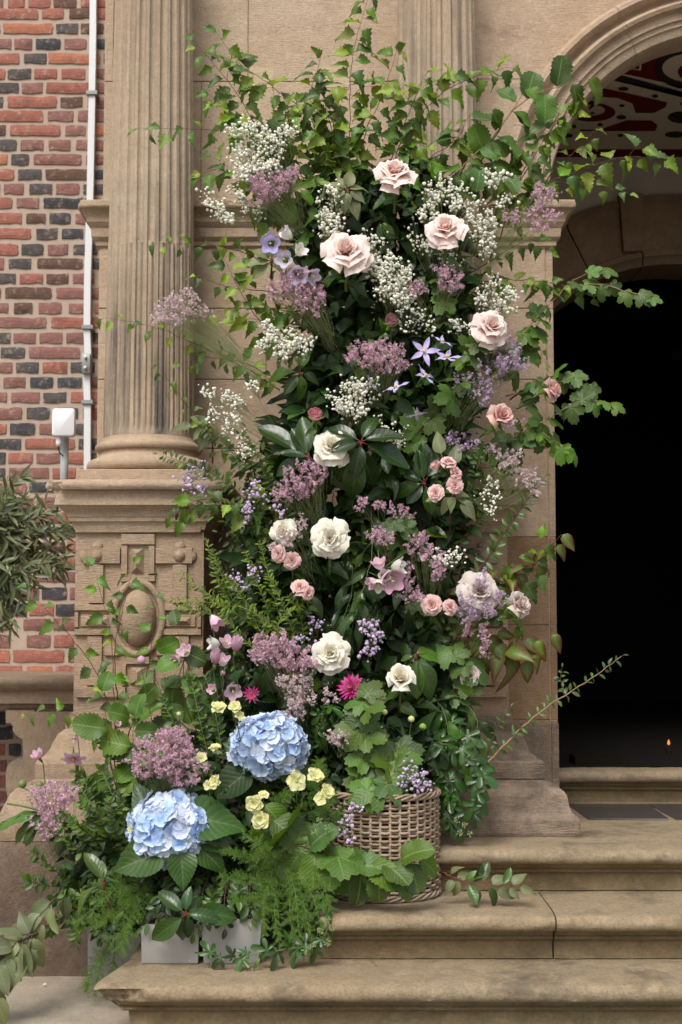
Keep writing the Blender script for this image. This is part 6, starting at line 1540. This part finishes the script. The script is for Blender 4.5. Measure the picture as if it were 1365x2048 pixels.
# small-leaved stems
def fine(label, pts, n, size=(.018, .028), key='small', **k):
    k.setdefault('stem', 'stem_wood'); k.setdefault('mode', 'pair'); k.setdefault('droop', .1); k.setdefault('pet', .003)
    return branch('small_leaved_branch', label, 'small-leaved branch', 'small-leaved branches', pts, key, n, size, **k)
fine('bare brown stem with small leaves arching right into the doorway', [(900, 1600, 4.85), (1000, 1500, 4.83), (1080, 1425, 4.82), (1170, 1365, 4.81), (1244, 1312, 4.8)], 26, (.022, .034), 'privet', stem='stem_tan', r0=.0045)
fine('thin shoot beside the arching stem near the pier foot', [(960, 1560, 4.86), (985, 1480, 4.85), (1010, 1430, 4.85), (1028, 1408, 4.85)], 10, (.018, .026), 'privet')
fine('short side shoot of small leaves at the jamb edge', [(1130, 1390, 4.82), (1122, 1360, 4.82), (1125, 1335, 4.82)], 5, (.018, .026), 'privet')
fine('woody stem with small dark leaves rising before the pier', [(900, 1220, 5.0), (980, 1110, 4.93), (1040, 1020, 4.9), (1090, 955, 4.88)], 26, (.028, .042), 'privet', r0=.004)
fine('fine leafy stem among the pale statice on the right', [(930, 1080, 5.0), (990, 990, 4.93), (1020, 920, 4.9)], 24, (.02, .032), twigs=6)
fine('fine leafy stem right of the spray roses', [(920, 1060, 5.0), (950, 960, 4.93), (960, 900, 4.9)], 22, (.02, .032), twigs=6)
fine('long dark stem with tiny leaves pointing left over the column base', [(640, 1180, 5.0), (520, 1030, 4.95), (430, 950, 4.9), (318, 908, 4.86)], 44, (.022, .034))
fine('second tiny-leaved stem above the pedestal cap', [(640, 1120, 5.0), (540, 980, 4.95), (460, 900, 4.92), (400, 850, 4.9)], 40, (.022, .036), twigs=4)
fine('tiny-leaved stems left of the pale lilac gypsophila', [(600, 1160, 5.0), (520, 1060, 4.93), (450, 1010, 4.9), (350, 1025, 4.87)], 34, (.022, .036), twigs=4)
fine('tiny-leaved dark twigs between gypsophila and small cream rose', [(600, 1100, 5.0), (560, 1000, 4.95), (520, 930, 4.92), (480, 870, 4.9)], 36, (.024, .036), twigs=6)
FG = 'feathery light green sprigs'
for i, (lab, paths) in enumerate((('feathery sprig pointing up beside the pedestal cap', [[(500, 1250, 4.95), (440, 1170, 4.88), (412, 1075, 4.85)], [(470, 1210, 4.92), (440, 1140, 4.87), (425, 1100, 4.85)]]),
        ('feathery sprig pointing left across the pedestal at oval height', [[(520, 1260, 4.95), (440, 1210, 4.87), (340, 1200, 4.83)], [(470, 1230, 4.9), (420, 1190, 4.86), (355, 1145, 4.84)], [(460, 1240, 4.9), (400, 1222, 4.86), (350, 1215, 4.84)]]),
        ('dense feathery sprigs left of the pink spray roses', [[(560, 1260, 4.95), (520, 1180, 4.88), (490, 1100, 4.86)], [(570, 1270, 4.95), (540, 1160, 4.88), (520, 1080, 4.87)], [(560, 1280, 4.93), (490, 1200, 4.86), (450, 1150, 4.85)]]),
        ('feathery sprigs under the left pair of spray roses', [[(600, 1300, 4.95), (570, 1220, 4.88), (540, 1150, 4.86)], [(610, 1290, 4.95), (600, 1230, 4.9), (575, 1190, 4.87)], [(600, 1300, 4.93), (530, 1240, 4.86), (480, 1210, 4.85)]]),
        ('feathery sprigs beside the highest pink bellflower', [[(540, 1330, 4.93), (480, 1270, 4.87), (440, 1220, 4.85)], [(560, 1330, 4.93), (520, 1260, 4.87), (500, 1220, 4.85)], [(560, 1300, 4.9), (560, 1240, 4.86), (610, 1210, 4.86)]]))):
    feather(lab, paths, 'spirea', 'spirea_sprig', FG, 'spirea sprig', (.022, .034), 7.5)
for lab, paths in fill_: feather(lab, paths, 'small', 'green_sprig', 'fine green sprigs low on the left', 'green sprig', (.026, .042), 6.5)
SG = 'small-leaved box sprigs'
for i, (lab, paths) in enumerate((('box sprigs at the far left beside the rough plinth', [[(180, 1800, 4.75), (110, 1740, 4.66), (60, 1700, 4.62)], [(180, 1780, 4.75), (90, 1770, 4.64), (50, 1760, 4.6)], [(190, 1800, 4.72), (110, 1800, 4.64), (60, 1830, 4.6)]]),
        ('box sprigs under the far left statice', [[(230, 1760, 4.7), (160, 1700, 4.6), (110, 1660, 4.56)], [(240, 1740, 4.7), (190, 1680, 4.6), (140, 1640, 4.56)], [(250, 1740, 4.7), (210, 1660, 4.58), (190, 1610, 4.56)]]),
        ('box sprigs left of the lower hydrangea', [[(280, 1740, 4.7), (230, 1660, 4.56), (220, 1600, 4.54)], [(290, 1700, 4.65), (250, 1640, 4.55), (240, 1580, 4.54)], [(260, 1700, 4.66), (190, 1640, 4.56), (160, 1600, 4.55)]]),
        ('box sprigs hanging low at the left beside the ground planter', [[(200, 1800, 4.7), (130, 1830, 4.62), (90, 1870, 4.6)], [(210, 1800, 4.7), (160, 1850, 4.62), (150, 1900, 4.6)], [(220, 1790, 4.68), (200, 1850, 4.6), (210, 1890, 4.58)]]),
        ('box sprigs between the leaf pair and the lower hydrangea leaves', [[(260, 1850, 4.68), (230, 1790, 4.56), (170, 1770, 4.52)], [(270, 1840, 4.68), (250, 1780, 4.55), (220, 1740, 4.52)], [(250, 1850, 4.66), (210, 1800, 4.55), (120, 1790, 4.52)]]),
        ('box sprigs in the shade behind the large hazel leaves', [[(400, 1700, 4.85), (300, 1600, 4.75), (260, 1560, 4.72)], [(420, 1640, 4.85), (420, 1560, 4.75), (400, 1540, 4.7)], [(300, 1640, 4.8), (200, 1600, 4.7), (170, 1560, 4.68)]]))):
    feather(lab, paths, 'small', 'box_sprig', SG, 'box sprig', (.030, .046), 5.5, stem='stem_wood')
# asparagus fern: fine needles in one uncountable mesh per frond, with its stalk
def fern(label, paths, d=4.5, n=16, ln=.035, mat='fern', group='feathery asparagus fern'):
    B = P(*paths[0][0]); root = thing('asparagus_fern', B, label, 'fern', group); st = MB(); nb = MB()
    for path in paths:
        pts = crv([P(*p) for p in path], 8); st.tube(pts, .0012, 4)
        for i in range(2, len(pts)):
            t = i/len(pts); tg = (pts[i]-pts[i-1]).normalized(); side0 = tg.cross(TOCAM).normalized()
            for sg in (1, -1):
                for q in range(2):
                    L = ln*(1.2-.7*t)*R.uniform(.5, 1.6); dv = (side0*sg*R.uniform(.3, 1.1)+tg*.7+rv(.7)).normalized(); a = pts[i]-tg*R.uniform(0, .01); e = a+dv*L+Vector((0, 0, -.1*L))
                    st.tube([a, e], .0005, 3, cap=False)
                    for k in range(n):
                        f = (k+1)/n; p = a.lerp(e, f); w_ = (dv.cross(TOCAM).normalized()*(1 if k % 2 else -1)+dv*.6+rv(.5)).normalized()*L*.30*(1.1-f*.7)
                        wd_ = w_.cross(TOCAM).normalized()*.0006
                        nb.add([p-wd_, p+wd_, p+w_+wd_*.4, p+w_-wd_*.4], [(0, 1, 2, 3)], [(.3, .3)]*4)
    st.build('stalk', M['stem_green'], root); o = nb.build('needles', M[mat], root, smooth=False); tag(o, kind='stuff')
fern('asparagus fern spreading left of the basket above the steps', [[(560, 1700, 4.62), (590, 1780, 4.45), (600, 1890, 4.40)], [(560, 1720, 4.62), (550, 1820, 4.44), (560, 1890, 4.40)], [(570, 1700, 4.62), (620, 1780, 4.46), (650, 1880, 4.42)], [(590, 1700, 4.6), (640, 1750, 4.46), (660, 1820, 4.42)], [(560, 1720, 4.6), (530, 1790, 4.44), (530, 1870, 4.4)], [(580, 1740, 4.6), (580, 1820, 4.44), (590, 1905, 4.4)], [(600, 1740, 4.6), (610, 1820, 4.43), (630, 1900, 4.4)]])
fern('asparagus fern between the hydrangea leaves and the planter', [[(560, 1760, 4.6), (500, 1720, 4.45), (450, 1700, 4.42)], [(570, 1760, 4.6), (500, 1760, 4.44), (440, 1750, 4.40)], [(560, 1760, 4.6), (520, 1800, 4.44), (470, 1800, 4.40)], [(580, 1740, 4.6), (530, 1700, 4.45), (490, 1670, 4.44)]])
fern('fern fronds beneath the light leaf pair', [[(300, 1760, 4.6), (240, 1820, 4.42), (180, 1850, 4.40)], [(310, 1760, 4.6), (260, 1840, 4.42), (240, 1900, 4.38)], [(280, 1760, 4.6), (230, 1780, 4.42), (150, 1850, 4.40)]], n=14, ln=.05)
fern('dark fern behind the lemon pinks', [[(600, 1700, 4.7), (640, 1640, 4.62), (670, 1580, 4.6)], [(620, 1700, 4.7), (670, 1660, 4.6), (680, 1620, 4.58)], [(600, 1640, 4.7), (640, 1560, 4.64), (640, 1520, 4.64)], [(570, 1640, 4.7), (560, 1600, 4.6), (590, 1580, 4.58)]])
fern('fern tuft hanging over the broken step corner', [[(220, 1880, 4.7), (200, 1930, 4.62), (190, 1990, 4.6)], [(230, 1880, 4.7), (225, 1950, 4.6), (215, 1990, 4.58)], [(210, 1900, 4.7), (180, 1950, 4.64), (175, 1980, 4.6)]], n=12, ln=.03)
# ivy
IG = 'ivy trails'
def ivy(label, pts, n, size=(.05, .075), **k):
    k.setdefault('droop', .9); return branch('ivy_trail', label, 'ivy', IG, pts, 'ivy', n, size, stem='stem_green', **k)
ivy('bright pointed ivy leaves left of the lobed leaves', [(720, 1500, 4.85), (680, 1440, 4.78), (650, 1410, 4.76), (640, 1480, 4.75)], 13, (.045, .06), key2='privet')
ivy('glossy ivy trailing right of the basket toward the pier foot', [(860, 1480, 4.85), (920, 1500, 4.78), (960, 1560, 4.76), (950, 1620, 4.75)], 14)
ivy('glossy ivy hanging beside the basket rim', [(850, 1500, 4.9), (900, 1560, 4.80), (900, 1640, 4.78)], 15)
ivy('ivy low behind the basket on the top step', [(880, 1560, 4.9), (900, 1620, 4.82), (920, 1660, 4.79)], 12, (.035, .05))
ivy('ivy below the long pointed leaves', [(870, 1420, 4.92), (930, 1470, 4.85), (970, 1530, 4.83)], 12)
ivy('ivy with pale berries trailing onto the lowest step', [(620, 1740, 4.60), (650, 1800, 4.45), (650, 1870, 4.40), (600, 1905, 4.38)], 12, (.03, .045), key2='privet')
ivy('ivy lying on the lowest step in front of the right planter', [(660, 1890, 4.42), (560, 1900, 4.38), (470, 1915, 4.36), (410, 1908, 4.37)], 12, (.035, .055), droop=.15, key2='lance')
ivy('narrow ivy leaves between fern and basket', [(600, 1660, 4.65), (640, 1720, 4.54), (660, 1770, 4.52)], 12, (.035, .05), key2='lance')
def berries(lab, cs, d):
    root = thing('ivy_berries', P(cs[0][0], cs[0][1], d)+Vector((0, .03, -.03)), lab, 'berries', 'pale ivy berry clusters'); b = MB(); st = MB()
    for (x, y) in cs:
        C_ = P(x, y, d); st.tube([C_+Vector((0, .03, -.03)), C_], .001, 4)
        for i in range(16): dv = rv(1).normalized(); p = C_+dv*.010; st.tube([C_, p], .0004, 3, cap=False); blob(b, p, .0022)
    st.build('stalk', M['stem_pale'], root); tag(b.build('berries', M['stem_pale'], root), kind='stuff')
berries('pale green ivy berries below the lowest lemon flower', [(655, 1655), (640, 1640), (628, 1665)], 4.46)
berries('pale green ivy berries at the right end of the fern on the step', [(655, 1840), (640, 1862), (665, 1855), (655, 1885), (625, 1895), (608, 1905)], 4.38)
berries('pale green ivy berries on the top step beside the basket', [(915, 1640), (930, 1650), (940, 1668), (920, 1665)], 4.76)
# fallen branch and wilted branch
branch('fallen_leafy_branch', 'cut branch with dull green leaves lying on the middle step right of the basket', 'fallen branch', None, [(885, 1745, 4.62), (920, 1758, 4.58), (960, 1770, 4.55), (1035, 1775, 4.53)], 'grey', 15, (.05, .075), droop=.0, stem='stem_red', key2='laurel_mid', depthj=.3, spread=1.0)
branch('wilted_branch', 'wilted grey-green branch on the ground at the bottom left corner', 'wilted branch', None, [(75, 1865, 4.5), (50, 1875, 4.46), (20, 1900, 4.42), (-20, 1930, 4.4)], 'grey', 14, (.08, .11), droop=.5, stem='stem_wood', r0=.006, spread=1.3, twigs=5, twiglen=.12, depthj=.8)
branch('wilted_branch', 'wilted leafy twig left of the ground planter, pale undersides up', 'wilted branch', None, [(130, 1780, 4.6), (80, 1830, 4.52), (50, 1880, 4.48)], 'grey', 7, (.08, .11), droop=1.0, stem='stem_wood', r0=.003)
# ================================================================== FILLER BRANCHES
r2 = random.Random(21)
LM = [(791, 343, 'the topmost rose'), (693, 500, 'the largest blush rose'), (892, 455, 'the blush rose in the upper right gypsophila'), (790, 565, 'the dense gypsophila ball'), (850, 720, 'the clematis flowers'), (783, 643, 'the dusky rose bud'), (632, 831, 'the round cupped pink rose'),
      (722, 883, 'the central glossy whorl'), (664, 892, 'the half covered cream rose'), (900, 955, 'the right spray roses'), (984, 655, 'the peachy rose'), (566, 1062, 'the small cream rose'), (660, 1075, 'the middle cream rose'), (775, 1150, 'the pink and cream bells'), (880, 1212, 'the salmon spray roses'),
      (960, 1185, 'the veiled grey rose'), (661, 1306, 'the cream rose with a hanging petal'), (802, 1356, 'the white cupped rose'), (720, 1385, 'the magenta dahlias'), (735, 1500, 'the big lobed leaves'), (537, 1494, 'the upper hydrangea'), (338, 1660, 'the lower hydrangea'), (625, 1575, 'the lemon flowers'),
      (780, 1590, 'the basket rim'), (590, 1140, 'the left spray roses'), (560, 1320, 'the large mauve statice'), (570, 670, 'the bright gypsophila fan'), (700, 795, 'the central gypsophila'), (470, 1155, 'the violet gypsophila tuft'), (893, 1110, 'the airy gypsophila'), (1003, 832, 'the half open pink-hearted rose'),
      (541, 487, 'the lilac-blue bellflower'), (610, 955, 'the mauve statice left of centre'), (440, 1320, 'the pink cup flowers'), (340, 1520, 'the big mauve statice'), (100, 1610, 'the far left statice'), (450, 1870, 'the right planter'), (330, 1870, 'the left planter'), (945, 1350, 'the faded greyish rose'), (510, 990, 'the scattered lilac gypsophila')]
USED = set()
def where(x, y):
    for (lx, ly, nm_) in sorted(LM, key=lambda q: (q[0]-x)**2+(q[1]-y)**2):
        dx_, dy_ = x-lx, y-ly
        if abs(dx_) > 2*abs(dy_): w_ = 'left of' if dx_ < 0 else 'right of'
        elif abs(dy_) > 2*abs(dx_): w_ = 'above' if dy_ < 0 else 'below'
        else: w_ = ('up' if dy_ < 0 else 'down')+(' and left of' if dx_ < 0 else ' and right of')
        if (w_, nm_) not in USED:
            USED.add((w_, nm_)); return w_+' '+nm_
def auto(n, y0, y1, key, size, name, label, cat, group, nl, droop, stem, len_=(70, 130), side=.8, key2=None, edge=0, dz=0, **k):
    for i in range(n):
        y = y0+(y1-y0)*(i+.5)/n+r2.uniform(-25, 25); xl, xr, df, db = lerpy(ENV, min(1850, max(330, y))); cx = (xl+xr)/2; hw = (xr-xl)/2
        u = r2.uniform(-1, 1)*side if not edge else r2.choice((-1, 1))*r2.uniform(.75, 1.0); L = r2.uniform(*len_)
        x1 = cx+u*hw; dx = u*L*.8+r2.uniform(-30, 30); up = r2.uniform(-.2, 1.0)*L
        d1 = df+.03*abs(u)+r2.uniform(-.02, .05)+dz
        branch(name, label+' '+where(x1+dx*.2, y+up*.2), cat, group, [(x1-dx*.7, y+up, d1+.16), (x1-dx*.2, y+up*.45, d1+.05), (x1+dx*.3, y, d1)], key, nl, size, droop=droop, stem=stem, key2=key2, **k)
auto(34, 380, 1480, 'laurel', (.085, .135), 'evergreen_filler', 'dark glossy leaves', 'leafy branch', 'dark glossy filler branches', 9, .6, 'stem_wood', key2='laurel_mid')
auto(34, 380, 1480, 'rose', (.055, .085), 'leafy_filler', 'mid green toothed leaves', 'leafy branch', 'mid green filler branches', 11, .6, 'stem_green', key2='laurel_mid')
auto(14, 340, 620, 'birch', (.042, .06), 'birch_filler', 'short birch sprig', 'birch twig', 'birch filler sprigs', 11, .7, 'stem_brown', side=.95)
auto(18, 700, 1480, 'currant', (.045, .07), 'lobed_filler', 'lobed leafy twig', 'leafy branch', 'lobed filler twigs', 9, .7, 'stem_tan', key2='dark')
auto(16, 850, 1480, 'privet', (.025, .04), 'privet_filler', 'small-leaved dark twig', 'leafy branch', 'small dark filler twigs', 20, .2, 'stem_wood', edge=1, twigs=4)
auto(16, 1480, 1820, 'laurel_mid', (.05, .085), 'low_filler', 'low leafy green branch', 'leafy branch', 'low filler branches', 9, .6, 'stem_green', key2='rose', dz=.10)
for (pts_, lab) in (([(420, 1740, 4.62), (350, 1800, 4.46), (290, 1850, 4.42)], 'dark sprig hanging over the left corner of the left planter'), ([(420, 1740, 4.62), (400, 1810, 4.44), (390, 1862, 4.42)], 'dark sprig hanging between the two planters'), ([(460, 1740, 4.62), (450, 1800, 4.44), (450, 1850, 4.41)], 'dark sprig over the middle of the right planter'),
        ([(500, 1740, 4.6), (500, 1800, 4.44), (500, 1840, 4.41)], 'dark sprig over the right corner of the right planter'), ([(380, 1740, 4.62), (330, 1790, 4.44), (330, 1840, 4.41)], 'dark sprig over the middle of the left planter'), ([(300, 1740, 4.66), (250, 1830, 4.56), (230, 1890, 4.54)], 'dark sprig in front of the ground planter')):
    branch('privet_sprig', lab, 'leafy branch', 'dark sprigs over the planters', pts_, 'privet', 14, (.03, .05), droop=.5, stem='stem_wood', mode='pair', key2='laurel', twigs=3, twiglen=.06)
auto(8, 860, 1300, 'laurel', (.08, .12), 'big_leaf_filler', 'large dark glossy leaves', 'leafy branch', 'large dark filler branches', 6, .9, 'stem_red', key2='lance_dark')
# ================================================================== OLIVE TREE
ol = thing('olive_tree', (P(-60, 1250, 5.9).x, 5.9, 0), 'olive tree with narrow grey-green leaves in front of the brick wall', 'olive tree')
b = MB(); tp = crv([Vector((P(-60, 1250, 5.9).x, 5.9, 0)), P(-70, 1500, 5.9), P(-60, 1250, 5.9), P(-10, 1050, 5.9)], 6); b.tube(tp, [.03-.018*i/(len(tp)-1) for i in range(len(tp))], 8); b.build('trunk', M['stem_wood'], ol)
ro = random.Random(5); cnt = 0; rest = MB(); g0 = [([v.co.copy() for v in me.vertices], [tuple(p.vertices) for p in me.polygons]) for me in LK['olive']]
for i in range(60):
    a0 = P(ro.uniform(-90, 20), ro.uniform(1020, 1180), 5.9+ro.uniform(-.1, .15))
    tx, ty = (ro.uniform(-40, 155), ro.uniform(935, 1150)) if i < 34 else ((ro.uniform(20, 140), ro.uniform(1060, 1200)) if i < 50 else (ro.uniform(-20, 60), ro.uniform(1180, 1285)))
    if tx > 90 and ty < 1000: ty = ro.uniform(1000, 1150)
    e = P(tx, ty, 5.86+ro.uniform(-.15, .15)); pts = crv([a0, a0.lerp(e, .5)+Vector((0, -.02, .03)), e], 6)
    b = MB(); b.tube(pts, [.003*(1-.7*q/(len(pts)-1)) for q in range(len(pts))], 4); br_ = b.build('branch', M['stem_wood'], ol)
    m = 11
    for q in range(m):
        t = .2+.8*q/m; k = min(len(pts)-2, int(t*(len(pts)-1))); p = pts[k].lerp(pts[k+1], t*(len(pts)-1)-k); tg = (pts[k+1]-pts[k]).normalized(); side = tg.cross(TOCAM+rv(.6)).normalized()
        for sg in (1, -1):
            dv = (side*sg*.7+tg*.8+rv(.6)); s_ = ro.uniform(.055, .09)
            if cnt < 290 and i >= 24: add_leaf(ol, 'olive', p, dv, s_); cnt += 1
            else:
                mm = ortho(dv, Vector((0, -.7, .5))+rv(.5)); vs, fs = ro.choice(g0); rest.add([p+(mm @ v)*s_ for v in vs], fs, [(.3, .5)]*len(vs))
tag(rest.build('leaves', M['olive'], ol), kind='stuff')
# ================================================================== LITTER
ld = random.Random(9); deb = MB()
for i in range(46):
    x, y = (ld.uniform(250, 1100), ld.uniform(1915, 1935)) if i < 26 else (ld.uniform(20, 160), ld.uniform(1950, 2035)) if i < 40 else (ld.uniform(900, 1340), ld.uniform(1786, 1800))
    zz_ = Z1 if i < 26 else (0 if i < 40 else Z2)
    dz_ = P(x, y, 1).z-CAMZ; d = (zz_+.003-CAMZ)/dz_; p = P(x, y, d)
    a = ld.uniform(0, 6); s_ = ld.uniform(.003, .009)
    deb.add([p+Vector((math.cos(a), math.sin(a), 0))*s_, p+Vector((math.cos(a+1.7), math.sin(a+1.7), 0))*s_*.5, p-Vector((math.cos(a), math.sin(a), -.15))*s_, p+Vector((math.cos(a-1.6), math.sin(a-1.6), .2))*s_*.5], [(0, 1, 2, 3)], [(.3, .3)]*4)
tag(deb.build('leaf_litter', M['fern'], None, smooth=False), 'tiny leaf fragments scattered over the steps and paving', 'leaf litter', None, 'stuff')
for (x, y, z_0, lab) in ((383, 1924, Z1, 'single dropped white petal on the lowest step before the left planter'), (427, 1929, Z1, 'dropped lilac blossom on the lowest step, middle of three'), (484, 1924, Z1, 'dropped lilac blossom on the lowest step, below the right planter'), (90, 1971, 0, 'white petal lying on the paving at the bottom left')):
    dz_ = P(x, y, 1).z-CAMZ; d = (z_0+.006-CAMZ)/dz_; p = P(x, y, d); b = MB()
    for k in range(3): starlet(b, p+rv(.002)+Vector((0, 0, .002)), .009)
    tag(b.build('fallen_petal', M['gyplil'] if 'lilac' in lab else M['gyp'], None, smooth=False), lab, 'fallen petal', 'petals dropped on the stone')
